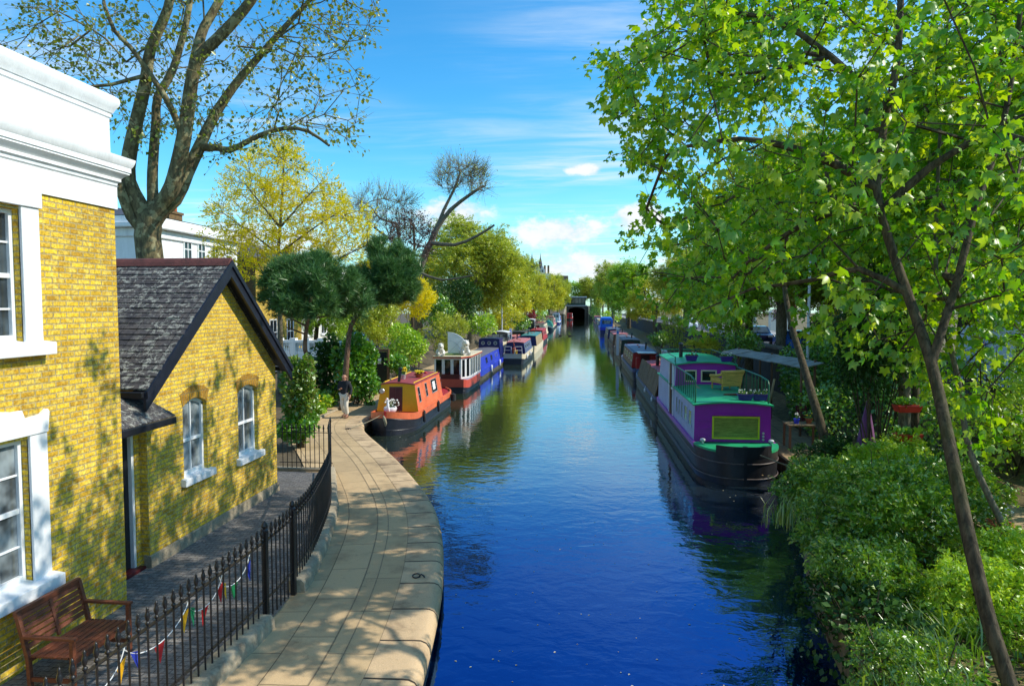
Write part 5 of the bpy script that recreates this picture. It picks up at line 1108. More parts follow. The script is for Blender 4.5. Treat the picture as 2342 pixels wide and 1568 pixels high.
class Skel:
    def __init__(s): s.P = []; s.par = []; s.rad = []; s.dir = []; s.ok = []
    def limb(s, pts, r0, r1, clear=0.0, seg=.35):
        """an explicit trunk or limb; starts at the nearest existing node"""
        pts = [np.array(p, float) for p in pts]; par = -1
        if s.P:
            A = np.array(s.P); par = int(np.argmin(np.linalg.norm(A - pts[0], axis=1))); pts = [A[par]] + (pts[1:] if np.linalg.norm(A[par] - pts[0]) < .6 else pts)
        dense = []
        for i in range(len(pts) - 1):
            p0, p1, p2, p3 = pts[max(i - 1, 0)], pts[i], pts[i + 1], pts[min(i + 2, len(pts) - 1)]; m = max(2, int(np.linalg.norm(p2 - p1) / seg))
            for k in range(m): t = k / m; dense.append(.5 * (2 * p1 + (p2 - p0) * t + (2 * p0 - 5 * p1 + 4 * p2 - p3) * t * t + (3 * p1 - p0 - 3 * p2 + p3) * t ** 3))
        dense.append(pts[-1]); n = len(dense)
        for i, p in enumerate(dense):
            if i == 0 and par >= 0: continue
            d = unit(dense[min(i + 1, n - 1)] - dense[max(i - 1, 0)]); s.P.append(p); s.par.append(par); s.rad.append(r0 + (r1 - r0) * (i / n) ** .8); s.dir.append(d); s.ok.append(i / n >= clear); par = len(s.P) - 1
    def targets(s, T, rng, seg=.5, curve=.35, jit=.05, up=.0):
        s.tip = []
        c = np.array(s.P)[np.array(s.ok)].mean(0); T = T[np.argsort(np.min(np.linalg.norm(T[:, None] - np.array(s.P)[None, ::3], axis=2), axis=1))]
        cap = len(s.P) + len(T) * 12; A = np.zeros((cap, 3)); D = np.zeros((cap, 3)); K = np.zeros(cap, bool); n = len(s.P)
        A[:n] = s.P; D[:n] = s.dir; K[:n] = s.ok
        for t in T:
            v = t - A[:n]; L = np.linalg.norm(v, axis=1) + 1e-6; cosn = np.sum(v * D[:n], 1) / L
            cost = L * (1.45 - .75 * cosn) + (~K[:n]) * 1e3; i = int(np.argmin(cost)); l = L[i]; m = min(11, max(1, int(l / seg)))
            ctrl = A[i] + D[i] * l * curve + np.array([0, 0, up * l]); par = i
            prev = A[i]
            for k in range(1, m + 1):
                q = k / m; p = (1 - q) ** 2 * A[i] + 2 * q * (1 - q) * ctrl + q * q * t
                if k < m: p = p + rng.normal(0, jit, 3)
                A[n] = p; D[n] = unit(p - prev); K[n] = True; s.P.append(p); s.dir.append(D[n]); s.par.append(par); s.rad.append(0); s.ok.append(True); prev = p; par = n; n += 1
            s.tip.append(par)
    def solve(s, tip=.012, e=2.3):
        n = len(s.P); acc = np.zeros(n); r = np.array(s.rad, float); ex = r > 0
        for i in range(n - 1, -1, -1):
            v = max(acc[i], tip ** e); acc[i] = v
            if s.par[i] >= 0: acc[s.par[i]] += v
        calc = acc ** (1 / e); s.R = np.where(ex, r, calc)
        for i in range(n):
            if s.par[i] >= 0 and not ex[i]: s.R[i] = min(s.R[i], s.R[s.par[i]] * .92)
    def mesh(s, name, mat, parent, o, sides=(9, 6, 4)):
        n = len(s.P); ch = [[] for _ in range(n)]
        for i in range(n):
            if s.par[i] >= 0: ch[s.par[i]].append(i)
        mb = MB(o); done = set()
        starts = [(i, None) for i in range(n) if s.par[i] < 0]
        while starts:
            i, p = starts.pop(); chain = ([p] if p is not None else []) + [i]
            while ch[i]:
                k = max(ch[i], key=lambda j: s.R[j]); starts += [(j, i) for j in ch[i] if j != k]; chain.append(k); i = k
            if len(chain) < 2: continue
            rr = [s.R[j] for j in chain]
            if p is not None: rr[0] = min(rr[0], rr[1] * 1.25)
            m = rr[min(1, len(rr) - 1)]
            mb.tube([s.P[j] for j in chain], rr, sides[0] if m > .12 else sides[1] if m > .035 else sides[2], cap=False)
        return mb.build(name, mat, parent, smooth=70, fix=False)
def make_tree(name, label, base, sk, T, rng, bark, leafm, tm, per, spread, size, tip=.012, group=None, cat='tree', droop=.3, twig=(3, .35, .006), twup=0.0, outw=.6, seg=.5, curve=.35, up=.0, jit=.05, lsv=.3, upn=.8, parts=('trunk', 'crown')):
    o = Vector(base); root = thing(name, label, cat, o, 0, group)
    sk.targets(T, rng, seg, curve, jit, up); sk.solve(tip); sk.mesh(parts[0], bark, root, o)
    tips = np.array([sk.P[i] for i in sk.tip]); td = np.array([sk.dir[i] for i in sk.tip]); N = len(tips)
    nt_, tl, tr = twig
    # twigs fan out from each branch end, leaves sit along them
    B = np.repeat(tips, nt_, 0); d = unit(np.repeat(td, nt_, 0) * outw + rng.normal(0, .55, (N * nt_, 3)) + np.array([0, 0, twup])); E = B + d * (tl * rng.uniform(.5, 1.25, (N * nt_, 1)))
    V, Fa = twig_arrays(B, E, tr, tr * .4)
    m = max(1, int(round(per / nt_))); Bk = np.repeat(B, m, 0); Ek = np.repeat(E, m, 0); q = rng.uniform(.1, 1.05, (len(Bk), 1))
    pos = Bk + (Ek - Bk) * q + rng.normal(0, spread, (len(Bk), 3))
    c = tips.mean(0); dirs = unit(np.repeat(d, m, 0) * .6 + unit(pos - c) * .35 + rng.normal(0, .55, pos.shape) - np.array([0, 0, droop])); nrm = unit(rng.normal(0, .55, pos.shape) + np.array([0, 0, upn]))
    cr = put_leaves(parts[1], tm, pos, dirs, nrm, size * rng.uniform(1 - lsv, 1 + lsv, len(pos)), leafm, root, o, (V, Fa, bark))
    return root
def inpoly(px, py, poly):
    c = np.zeros(len(px), bool)
    for i in range(len(poly)):
        (ax, ay), (bx, by) = poly[i], poly[i - 1]
        if ay != by: c ^= ((ay > py) != (by > py)) & (px < (bx - ax) * (py - ay) / (by - ay) + ax)
    return c
def outline_targets(rng, poly, n, Y0, Y1):
    """crown volume surveyed from its outline and its depth"""
    P = np.array(poly, float); out = []
    while len(out) < n:
        a = rng.uniform(P.min(0), P.max(0), (4 * n, 2)); a = a[inpoly(a[:, 0], a[:, 1], poly)]
        for u in a: out.append(tuple(aty(u[0], u[1], rng.uniform(Y0, Y1))))
    return np.array(out[:n])
def ell_targets(rng, ells, shell=.55):
    out = []
    for c, r, n in ells:
        d = unit(rng.normal(0, 1, (n, 3))); q = rng.uniform(shell ** 3, 1, (n, 1)) ** (1 / 3); out.append(np.array(c) + d * q * np.array(r))
    return np.concatenate(out)
def W_(pts): return [tuple(aty(*p)) for p in pts]
TP, TO, TN, TB = tmpl_palm(), tmpl_oval(), tmpl_needles(), tmpl_blade(); TS = tmpl_spray(); TS2 = tmpl_spray(7, 5, .16)
K_PLANE = bark_mat('plane_bark', (.085, .065, .038), (.21, .17, .08), 5, 1, (.32, .28, .15)); K_DARK = bark_mat('dark_bark', (.045, .034, .022), (.13, .10, .06), 7); K_GREY = bark_mat('grey_bark', (.10, .085, .06), (.22, .19, .13), 8)
K_PINE = bark_mat('pine_bark', (.10, .055, .035), (.28, .17, .11), 7, 1); K_TWIG = bark_mat('twig_bark', (.13, .11, .085), (.22, .19, .14), 9)
L_MAPLE = leaf_mat('sycamore_leaf', (.12, .34, .004), (.60, .72, .010), (.17, .44, .004), .58, .05); L_PLANE = leaf_mat('plane_leaf', (.22, .27, .02), (.42, .40, .03), (.16, .22, .02), .5, .05)  # sycamore: third tone puts the crown's shaded pockets into the leaf colour
L_GOLD = leaf_mat('golden_leaf', (.82, .67, .004), (.92, .80, .012), (.72, .60, .004), .5, .03); L_PINE = leaf_mat('pine_needle', (.045, .135, .035), (.16, .30, .07), (.06, .17, .045), .15, .05)
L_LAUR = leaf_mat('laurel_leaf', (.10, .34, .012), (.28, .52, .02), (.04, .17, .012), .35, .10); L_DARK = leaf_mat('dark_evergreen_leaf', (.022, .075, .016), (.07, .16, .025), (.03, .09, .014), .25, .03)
L_SHRUB = leaf_mat('shrub_leaf', (.09, .28, .010), (.38, .56, .03), (.05, .17, .008), .42, .09); L_OLIVE = leaf_mat('olive_green_leaf', (.44, .49, .04), (.64, .66, .07), (.34, .42, .04), .45, .04)
L_LIME = leaf_mat('lime_leaf', (.34, .58, .03), (.58, .72, .04), (.24, .46, .03), .45, .06); L_PURP = leaf_mat('purple_leaf', (.06, .02, .03), (.12, .05, .05), None, .3, .05); L_PINK = leaf_mat('pink_blossom', (.62, .20, .32), (.78, .36, .48), (.48, .14, .26), .4, .02)
L_CRIM = leaf_mat('crimson_leaf', (.25, .02, .04), (.4, .05, .06), None, .4, .05); L_MOT = leaf_mat('mottled_leaf', (.13, .30, .02), (.36, .40, .06), (.07, .20, .02), .4, .08); L_GRASS = leaf_mat('strap_leaf', (.16, .32, .015), (.40, .52, .05), (.10, .25, .012), .45, .10)
L_BROWN = leaf_mat('dry_leaf', (.20, .13, .05), (.34, .25, .10), None, .2, .05); L_YG = leaf_mat('yellow_green_leaf', (.58, .58, .04), (.80, .74, .04), (.46, .50, .04), .45, .04)
# ------------------------------------------------------------------ the big sycamore on the right
def sycamore():
    rng = np.random.default_rng(21); sk = Skel(); base = aty(2330, 1640, 7.0); base.z = .95
    sk.limb([tuple(base)] + W_([(2262, 1420, 7.2), (2205, 1180, 7.5), (2168, 1000, 7.9), (2130, 830, 8.3), (2075, 670, 8.8), (2030, 540, 9.1), (2005, 430, 9.3), (2020, 300, 9.5), (2050, 150, 9.6), (2060, 0, 9.7), (2065, -250, 9.9), (2060, -600, 10)]), .078, .028, .40, .3)
    sk.limb(W_([(2005, 430, 9.3), (1905, 372, 9.4), (1800, 335, 9.5), (1690, 318, 9.6), (1570, 335, 9.8)]), .075, .02); sk.limb(W_([(2012, 470, 9.2), (1905, 485, 9.4), (1800, 535, 9.8), (1710, 600, 10.2)]), .065, .02)
    sk.limb(W_([(2080, 690, 8.8), (1965, 615, 9.1), (1860, 640, 9.5), (1720, 660, 9.8)]), .055, .018); sk.limb(W_([(2028, 500, 9.2), (2130, 380, 9.0), (2270, 300, 8.7), (2400, 240, 8.5)]), .07, .02)
    sk.limb(W_([(2130, 830, 8.3), (2190, 640, 8.6), (2230, 480, 8.9), (2290, 300, 9.3), (2330, 60, 9.5), (2360, -300, 9.7)]), .06, .02); sk.limb(W_([(2030, 260, 9.5), (1900, 130, 9.6), (1760, 40, 9.8), (1620, 30, 10)]), .06, .018)
    poly = [(1480, -60), (1500, 30), (1430, 90), (1352, 140), (1400, 190), (1470, 190), (1400, 250), (1425, 320), (1400, 345), (1500, 405), (1480, 465), (1460, 520), (1420, 550), (1460, 600), (1440, 640), (1520, 690), (1600, 735), (1730, 690), (1780, 600), (1880, 640), (1990, 690), (2060, 660), (2110, 720), (2230, 680), (2420, 720), (2500, 400), (2500, -60)]
    T = np.concatenate([outline_targets(rng, poly, 330, 7.8, 11), outline_targets(rng, poly, 640, 11, 16.5), outline_targets(rng, [(1800, 600), (2400, 600), (2400, 960), (2200, 1010), (2110, 860), (2000, 800), (1860, 760)], 110, 9.2, 14), outline_targets(rng, [(1900, -80), (1880, 120), (2000, 420), (2200, 560), (2480, 560), (2480, -80)], 46, 5.8, 8.2)])
    up_ = ell_targets(rng, [((3.6, 10, 10.2), (3.0, 2.0, 1.6), 22)], .3)
    T = np.concatenate([T, up_])
    # open chinks through the crown, along the way the light falls, so the path below is dappled
    k = (T[:, 2] - .5) / sd.z; gx, gy = T[:, 0] - sd.x * k, T[:, 1] - sd.y * k
    cell = np.sin(np.floor(gx / .75) * 12.9898 + np.floor(gy / .6) * 78.233) * 43758.5453; cell = cell - np.floor(cell)
    T = T[~((gx < -1.4) & (gx > -6.5) & (gy < 15) & (cell < np.where(gy < 10.5, .5, .25)))]
    make_tree('sycamore_tree', 'big bright green sycamore with drooping palmate leaves leaning over the water', base, sk, T, rng, K_DARK, L_MAPLE, TP, 21, .085, .094, .008, droop=.55, twig=(3, .38, .006), seg=.45, up=.06, lsv=.4)
sycamore()
# ------------------------------------------------------------------ plane tree behind the cottage
def plane():
    rng = np.random.default_rng(5); sk = Skel(); Y = 21.0; base = aty(342, 760, Y); base.z = .5
    D = lambda L, y0=Y, y1=Y: [tuple(aty(px, py, y0 + (y1 - y0) * i / max(1, len(L) - 1))) for i, (px, py) in enumerate(L)]
    sk.limb([tuple(base)] + D([(345, 700), (345, 600), (338, 540), (345, 500)]), .50, .40, .85)
    sk.limb(D([(345, 520), (317, 464), (293, 412), (297, 349), (317, 258), (333, 190), (345, 111), (384, 20), (400, -80)], Y, 20.3), .29, .11); sk.limb(D([(348, 505), (350, 468), (349, 396), (357, 277), (361, 222), (396, 158), (428, 40), (445, -80)], Y, 22), .20, .08)
    sk.limb(D([(345, 510), (375, 460), (395, 425), (420, 317), (440, 178), (456, 131), (515, 71), (575, 0), (610, -70)], Y, 20.5), .30, .13); sk.limb(D([(445, 150), (455, 100), (468, 60), (503, 0), (520, -60)], 20.6, 21.5), .19, .10)
    sk.limb(D([(360, 510), (400, 456), (428, 396), (456, 337), (488, 270), (535, 198), (595, 127), (654, 60), (710, 0)], Y, 22.5), .27, .06); sk.limb(D([(456, 337), (500, 338), (527, 343), (595, 309), (654, 293), (706, 301), (753, 333)], 21.7, 20.5), .14, .035)
    sk.limb(D([(438, 190), (410, 300), (388, 240), (352, 183), (300, 110), (262, 71), (238, 10)], 20.8, 19.5)[1:], .12, .05); sk.limb(D([(350, 183), (329, 174), (254, 194), (190, 198)], 20.6, 19.5), .09, .03); sk.limb(D([(335, 530), (300, 495), (283, 455), (270, 420)], Y, 20.4), .20, .14)
    sk.limb(D([(595, 127), (620, 115), (580, 110), (540, 105)], 22, 21), .05, .02)
    poly = [(-120, 150), (10, 90), (60, 40), (90, -60), (150, -160), (900, -160), (870, 20), (840, 100), (835, 190), (805, 325), (760, 375), (700, 330), (640, 370), (560, 385), (480, 370), (440, 300), (300, 330), (235, 240), (130, 190)]
    T = outline_targets(rng, poly, 400, 18.8, 24.0)
    make_tree('plane_tree', 'tall plane tree with mottled upright limbs and sparse young leaves behind the cottage', base, sk, T, rng, K_PLANE, L_PLANE, tmpl_oval(.44, .12), 18, .08, .125, .012, twig=(4, .75, .009), seg=.6, jit=.09, droop=.45, lsv=.35)
plane()
# ------------------------------------------------------------------ golden tree, bare trees
def golden():
    rng = np.random.default_rng(8); sk = Skel(); base = aty(640, 800, 30); base.z = 1.0
    sk.limb([tuple(base)] + W_([(640, 700, 30), (636, 600, 30), (642, 500, 30), (648, 400, 30), (650, 335, 30)]), .17, .03, .25)
    for e in ((500, 480), (480, 545), (800, 470), (840, 560), (560, 420), (730, 420), (590, 600), (720, 590)): sk.limb(W_([(640, min(680, e[1] + 110), 30), ((640 + e[0]) / 2, e[1] + 50, 30 + (e[0] % 7 - 3) * .3), (e[0], e[1], 30 + (e[0] % 7 - 3) * .6)]), .06, .015)
    poly = [(470, 560), (480, 490), (510, 440), (500, 395), (560, 370), (590, 335), (650, 322), (700, 370), (720, 400), (775, 425), (790, 470), (850, 480), (855, 560), (840, 620), (790, 600), (760, 640), (600, 610), (560, 640), (520, 600)]
    T = outline_targets(rng, poly, 420, 28, 32.5)
    make_tree('golden_tree', 'bright golden yellow leafed tree with layered branches behind the round pine', base, sk, T, rng, K_GREY, L_GOLD, TS, 18, .10, .25, .010, twig=(4, .5, .006), seg=.5, droop=.1)
golden()
def bare(label, base, limbs, poly, n, Y0, Y1, leafm, per, size, seed, name='bare_tree', bark=K_TWIG, twig=(8, 1.25, .011)):
    rng = np.random.default_rng(seed); sk = Skel()
    for i, (pts, a, b) in enumerate(limbs): sk.limb(([tuple(base)] if i == 0 else []) + W_(pts), a, b, .5 if i == 0 else 0, .8)
    make_tree(name, label, base, sk, outline_targets(rng, poly, n, Y0, Y1), rng, bark, leafm, TO, per, .12, size, .014, twig=twig, seg=.8, jit=.12, curve=.45, outw=1.1, twup=.75)
b0 = aty(955, 720, 50); b0.z = 1.5
bare('tall bare pollard with long leaning limbs ending in a fan of twigs', b0, [([(958, 660, 50), (965, 600, 50), (985, 555, 50), (1000, 520, 50)], .42, .2), ([(1000, 520, 50), (1030, 480, 50), (1075, 445, 50), (1105, 425, 50)], .2, .08), ([(1000, 520, 50), (1015, 480, 50), (1040, 430, 50), (1052, 395, 50)], .16, .06), ([(985, 555, 50), (1040, 560, 49), (1090, 540, 49), (1130, 515, 48)], .17, .06), ([(965, 620, 50), (1010, 640, 49), (1080, 630, 48)], .12, .05)],
     [(1020, 445), (1000, 420), (1002, 385), (1040, 372), (1090, 375), (1115, 405), (1112, 440), (1080, 445), (1060, 410), (1042, 445)], 130, 48.5, 51.5, L_OLIVE, 6, .12, 31, 'pollard_tree')
b0 = aty(900, 700, 52); b0.z = 1.5
bare('bare grey twiggy tree between the two pines', b0, [([(905, 620, 52), (915, 560, 52), (905, 510, 52)], .28, .1), ([(905, 520, 52), (870, 500, 52), (850, 475, 52)], .12, .04), ([(912, 560, 52), (890, 545, 51), (855, 520, 51)], .14, .06)], [(800, 470), (840, 435), (880, 430), (930, 445), (965, 490), (970, 540), (900, 560), (840, 520)], 170, 50, 55, L_OLIVE, 5, .12, 32)
b0 = aty(940, 690, 47); b0.z = 1.5
bare('purple-leaved tree rising behind the second pine', b0, [([(945, 620, 47), (948, 560, 47), (945, 510, 47)], .2, .06)], [(895, 560), (900, 500), (950, 480), (985, 520), (990, 590), (930, 600)], 110, 45.5, 48.5, L_PURP, 14, .15, 33, 'purple_tree', K_DARK, (4, .5, .008))
# ------------------------------------------------------------------ the two pines
def pine(label, base, limbs, ells, seed):
    rng = np.random.default_rng(seed); sk = Skel()
    for i, (pts, a, b) in enumerate(limbs): sk.limb(([tuple(base)] if i == 0 else []) + W_(pts), a, b, .6 if i == 0 else 0, .3)
    o = Vector(base); root = thing('pine_tree', label, 'tree', o); T = ell_targets(rng, ells, .45); T = T[T[:, 2] > ells[0][0][2] - ells[0][1][2] * .26]; sk.targets(T, rng, .35, .4, .03); sk.solve(.009); sk.mesh('trunk', K_PINE, root, o)
    tips = np.array([sk.P[i] for i in sk.tip]); m = 52; pos = np.repeat(tips, m, 0) + rng.normal(0, 1, (len(tips) * m, 3)) * np.repeat(rng.uniform(.07, .17, len(tips)), m)[:, None]; c = tips.mean(0)
    d = unit(unit(pos - c) * .7 + rng.normal(0, .5, pos.shape) + np.array([0, 0, .55])); put_leaves('crown', TN, pos, d, unit(rng.normal(0, 1, pos.shape)), .30 * rng.uniform(.6, 1.4, len(pos)), L_PINE, root, o)
b1 = aty(706, 935, 25.5); b1.z = .5
c1 = aty(722, 650, 25.5); q = 25.5 / FL
pine('round-headed umbrella pine with dark blue-green needles and slim trunk', b1, [([(716, 860, 25.5), (698, 800, 25.5), (704, 730, 25.5), (712, 680, 25.5)], .13, .06), ([(704, 745, 25.5), (650, 720, 25.2), (620, 700, 25)], .05, .02), ([(704, 735, 25.5), (780, 715, 25.8), (820, 700, 26)], .05, .02), ([(703, 765, 25.5), (655, 748, 25)], .04, .015)],
     [(tuple(aty(720, 690, 25.5)), (128 * q, 1.9, 112 * q), 250)], 41)
b1 = aty(783, 930, 28.0); b1.z = .5; q = 29 / FL
pine('taller pine with a narrow dark crown and reddish trunk behind the walking man', b1, [([(790, 860, 28), (795, 800, 28), (803, 745, 28.3), (830, 700, 28.6), (858, 650, 29), (880, 600, 29)], .16, .05)],
     [(tuple(aty(893, 655, 29)), (66 * q, 1.3, 108 * q), 150), (tuple(aty(850, 668, 29)), (55 * q, 1.0, 45 * q), 40), (tuple(aty(908, 668, 29)), (48 * q, 1.0, 28 * q), 26)], 42)
# ------------------------------------------------------------------ avenue of planes along both banks
def proto_tree(seed, leafm, name, cnt=11000, R=3.6, H=12.0, bark=K_GREY, size=.23, tm=None):
    rng = np.random.default_rng(seed); sk = Skel(); sk.limb([(0, 0, -.5), (.1, 0, 2), (-.1, .1, 4.2)], .34, .26, .8, .6)
    for k in range(5): a = k * 1.257 + rng.uniform(0, .6); sk.limb([(-.1, .1, 4.0), (math.cos(a) * 1.3, math.sin(a) * 1.3, 6.0), (math.cos(a) * 2.1, math.sin(a) * 2.1, 8.2 + rng.uniform(0, 2))], .18, .05, 0, .7)
    ells = [((0, 0, H * .64), (R * .8, R * .8, H * .33), 70)]
    for k in range(9): a = rng.uniform(0, 6.28); z = rng.uniform(.32, .88) * H; w = R * (.75 if z < H * .7 else .5); ells.append(((math.cos(a) * w, math.sin(a) * w, z), (R * .42, R * .42, H * .12), 20))
    T = ell_targets(rng, ells, .5)
    return make_tree(name, 'tree', (0, 0, 0), sk, T, rng, bark, leafm, tm or TS2, max(3, cnt // len(T)), .16, size * 2.0, .02, twig=(5, 1.15, .012), seg=1.0, jit=.12, lsv=.35)
def place(root, label, px, top, Y, hw, z0, group=None, H=12.4, R=3.9, rot=0.0, x=None):
    p = aty(px, top, Y); root['label'] = label
    if group: root['group'] = group
    sz = (p.z - z0) / H; sx = hw * Y / FL / R
    root.location = (p.x if x is None else x, Y, z0); root.scale = (sx, (sx + sz) / 2, sz); root.rotation_euler = (0, 0, rot)
protoA = proto_tree(51, L_OLIVE, 'plane_tree'); protoB = proto_tree(52, L_YG, 'plane_tree'); protoC = proto_tree(53, L_LIME, 'broadleaf_tree', bark=K_DARK)
AV = [(protoA, 'olive green plane tree spreading behind the tall pollard', 1075, 492, 72, 108, 1.5), (protoB, 'yellow-green plane tree rising second in the avenue behind the navy boat', 1140, 530, 92, 62, 1.5), (protoA, 'olive plane tree with low branches above the grey-green boat', 1185, 588, 118, 48, 1.5),
      (protoB, 'rounded lime-yellow tree below the turreted mansion', 1222, 612, 146, 34, 1.5), (protoB, 'broad yellow-green tree left of the tunnel building', 1255, 622, 176, 34, 1.5), (protoA, 'olive tree leaning toward the tunnel building', 1276, 628, 212, 26, 1.5),
      (protoA, 'greyish green tree close above the tunnel on the towpath side', 1291, 640, 264, 14, 4), (protoC, 'green tree filling the skyline behind the tunnel building', 1328, 640, 320, 34, 5), (protoA, 'far olive tree beyond the tunnel toward the garden side', 1352, 634, 300, 34, 5),
      (protoA, 'garden-side plane nearest the tunnel mouth', 1380, 630, 226, 24, 2), (protoC, 'bright green garden-side plane beyond the blue canopy boat', 1392, 616, 180, 32, 2), (protoA, 'large olive plane above the blue canopy boat', 1402, 600, 138, 46, 2), (protoC, 'full green plane leaning over the parked cars and street wall', 1440, 588, 104, 60, 2),
      (protoB, 'yellow-green tree half hidden by the sycamore tips', 1500, 628, 84, 58, 2), (protoA, 'street tree behind the lamp post and white sign', 1570, 560, 66, 90, 2), (protoC, 'tall street tree seen through the sycamore branches', 1690, 420, 52, 130, 2), (protoA, 'street tree with pale trunk behind the boarded fence', 1800, 300, 44, 150, 2),
      (protoC, 'dense street tree behind the white van', 2230, 200, 36, 190, 2), (protoA, 'high street tree behind the garden evergreens', 2010, 260, 48, 150, 2)]
AV += [(protoB, 'yellowish tree filling the gap behind the bare pollard', 1012, 560, 82, 70, 1.5), (protoA, 'olive tree behind the two pines', 880, 565, 66, 84, 1.5), (protoC, 'fresh green tree behind the round pine', 720, 600, 42, 70, 1.5), (protoC, 'green roadside tree in front of the terrace', 820, 640, 48, 62, 1.5),
       (protoC, 'leafy street tree right behind the lean-to', 1720, 470, 36, 120, 2), (protoA, 'olive street tree between the blossom and the evergreens', 1905, 420, 46, 130, 2), (protoC, 'bright street tree filling the gap above the van', 2120, 360, 40, 150, 2), (protoB, 'yellow-green street tree at the edge of the view above the van', 2330, 260, 30, 170, 2)]
AV += [(protoC, 'high-crowned street tree at the far edge behind the sycamore', 2330, 120, 26, 200, 2)]
first = {}
for i, (pr, label, px, top, Y, hw, z0) in enumerate(AV):
    r_ = pr if pr.name not in first else copy_tree(pr)
    first[pr.name] = 1
    place(r_, label, px, top, Y, hw, z0, None, rot=i * 1.7)
# ------------------------------------------------------------------ shrubs
def shrub(name, label, c, r, leafm, tm, n, size, seed, lobes=14, cat='shrub', group=None, bark=K_DARK, stems=10, droop=.1, floor=None, lob=.45, inner=.25, upn=.7):
    """lobed bush: leafy sprays gathered round lumps on its outside, with stems inside"""
    rng = np.random.default_rng(seed); c = np.array(c, float); r = np.array(r, float); zb = c[2] - r[2] if floor is None else floor
    o = Vector((c[0], c[1], zb)); root = thing(name, label, cat, o, 0, group)
    d = unit(rng.normal(0, 1, (lobes, 3)) + np.array([0, 0, .35])); L = c + d * r * rng.uniform(.55, .85, (lobes, 1)); lr = rng.uniform(lob * .7, lob * 1.25, lobes)
    k = rng.integers(0, lobes, n); dd = unit(rng.normal(0, 1, (n, 3)) + d[k] * .5); q = rng.uniform(.4, 1.0, (n, 1)) ** .5
    pos = L[k] + dd * q * lr[k][:, None] * r
    ni = int(n * inner); pos[:ni] = c + unit(rng.normal(0, 1, (ni, 3))) * rng.uniform(.2, .9, (ni, 1)) * r
    pos[:, 2] = np.maximum(pos[:, 2], zb + .03 + rng.uniform(0, .1, n))
    dirs = unit(unit(pos - c) * .8 + rng.normal(0, .6, (n, 3)) - np.array([0, 0, droop])); nrm = unit(rng.normal(0, .5, (n, 3)) + unit(pos - c) * .5 + np.array([0, 0, upn]))
    put_leaves('foliage', tm, pos, dirs, nrm, size * rng.uniform(.45, 1.5, n), leafm, root, o)
    mb = MB(o)
    for i in range(stems):
        l = L[i % lobes]; b = np.array([c[0] + rng.normal(0, .12) * r[0], c[1] + rng.normal(0, .12) * r[1], zb - .05]); mid = (b + l) / 2 + rng.normal(0, .08, 3) * r
        mb.tube([b, mid, l, l + (l - mid) * .75], [.022, .016, .01, .004], 5, cap=False)
    mb.build('stems', bark, root, fix=False, smooth=60); return root
def sh(name, label, px, py, Y, rx, ry, leafm, tm, n, size, seed, ryd=None, floor=None, **k):
    c = aty(px, py, Y); q = Y / FL; return shrub(name, label, c, (rx * q, (ryd or rx) * q, ry * q), leafm, tm, n, size, seed, floor=floor, **k)
TOw = tmpl_oval(.34, .08)
sh('shrub', 'mottled green shrub pressed against the far corner of the cottage', 686, 902, 20.4, 38, 82, L_MOT, TOw, 3600, .12, 61, floor=.5)
sh('shrub', 'low rounded dark green bush behind the short railing', 684, 978, 20.4, 46, 44, L_LAUR, TOw, 3200, .10, 62, floor=.5)
sh('laurel_bush', 'glossy bright green laurel bush behind the walking man', 815, 845, 29.4, 46, 78, L_LAUR, TOw, 3000, .19, 63, floor=.6)
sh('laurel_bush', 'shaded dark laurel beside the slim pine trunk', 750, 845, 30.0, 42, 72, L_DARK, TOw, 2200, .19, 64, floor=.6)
sh('laurel_bush', 'pale-edged bush tumbling toward the terracotta pot', 842, 880, 29.5, 26, 44, L_LAUR, TOw, 1500, .15, 65, floor=.55)
sh('shrub', 'broad fresh green bush beside the dark garden door', 920, 792, 36, 56, 48, L_LIME, TOw, 3600, .15, 66, floor=.6)
sh('shrub', 'rounded green bush hanging over the brown rusty screen', 905, 830, 34, 30, 26, L_LAUR, TOw, 1600, .13, 67, floor=.7)
sh('shrub', 'pale twiggy shrub behind the houseboat roof', 1020, 765, 46, 48, 42, L_OLIVE, TS, 1500, .26, 68, floor=.6)
sh('golden_shrub', 'golden yellow shrub below the second pine', 945, 690, 41, 48, 44, L_GOLD, TS, 1500, .28, 69, floor=1.2)
sh('shrub', 'olive brown bush below the pines, behind the garden door', 860, 745, 38, 52, 50, L_OLIVE, TS, 1700, .30, 70, floor=1.0)
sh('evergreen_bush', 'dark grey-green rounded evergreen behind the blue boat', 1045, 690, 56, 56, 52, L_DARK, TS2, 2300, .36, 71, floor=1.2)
sh('shrub', 'bright lime shrub behind the blue wheelhouse', 1100, 745, 60, 34, 26, L_LIME, TOw, 1700, .2, 72, floor=.8)
sh('shrub', 'leafy green bush left of the bare pollard trunk', 1000, 720, 50, 44, 36, L_SHRUB, TOw, 2000, .22, 73, floor=1.0)
sh('shrub', 'yellow-olive bush under the avenue above the grey cruiser', 1150, 725, 78, 40, 30, L_YG, TS, 1500, .36, 74, floor=.8)
sh('shrub', 'green bank-side bush behind the teal-roofed boat', 1188, 738, 88, 26, 18, L_SHRUB, TOw, 1100, .26, 75, floor=.7)
sh('crimson_shrub', 'crimson-leaved shrub on the far towpath', 1213, 721, 118, 13, 13, L_CRIM, TOw, 700, .25, 76, floor=.7)
sh('shrub', 'yellow flowering bush low under the avenue', 1185, 700, 100, 28, 18, L_GOLD, TS, 700, .4, 77, floor=1.0)
sh('shrub', 'green scrub beside the tunnel ramp', 1235, 722, 150, 22, 14, L_LIME, TOw, 800, .35, 78, floor=.7)
sh('shrub', 'dense green scrub on the wall right of the tunnel mouth', 1362, 712, 240, 14, 18, L_SHRUB, TS, 700, .6, 79, floor=.6)
sh('shrub', 'bushy green shrub on the garden bank by the dark street wall', 1395, 725, 160, 22, 12, L_LIME, TOw, 800, .35, 80, floor=.6)
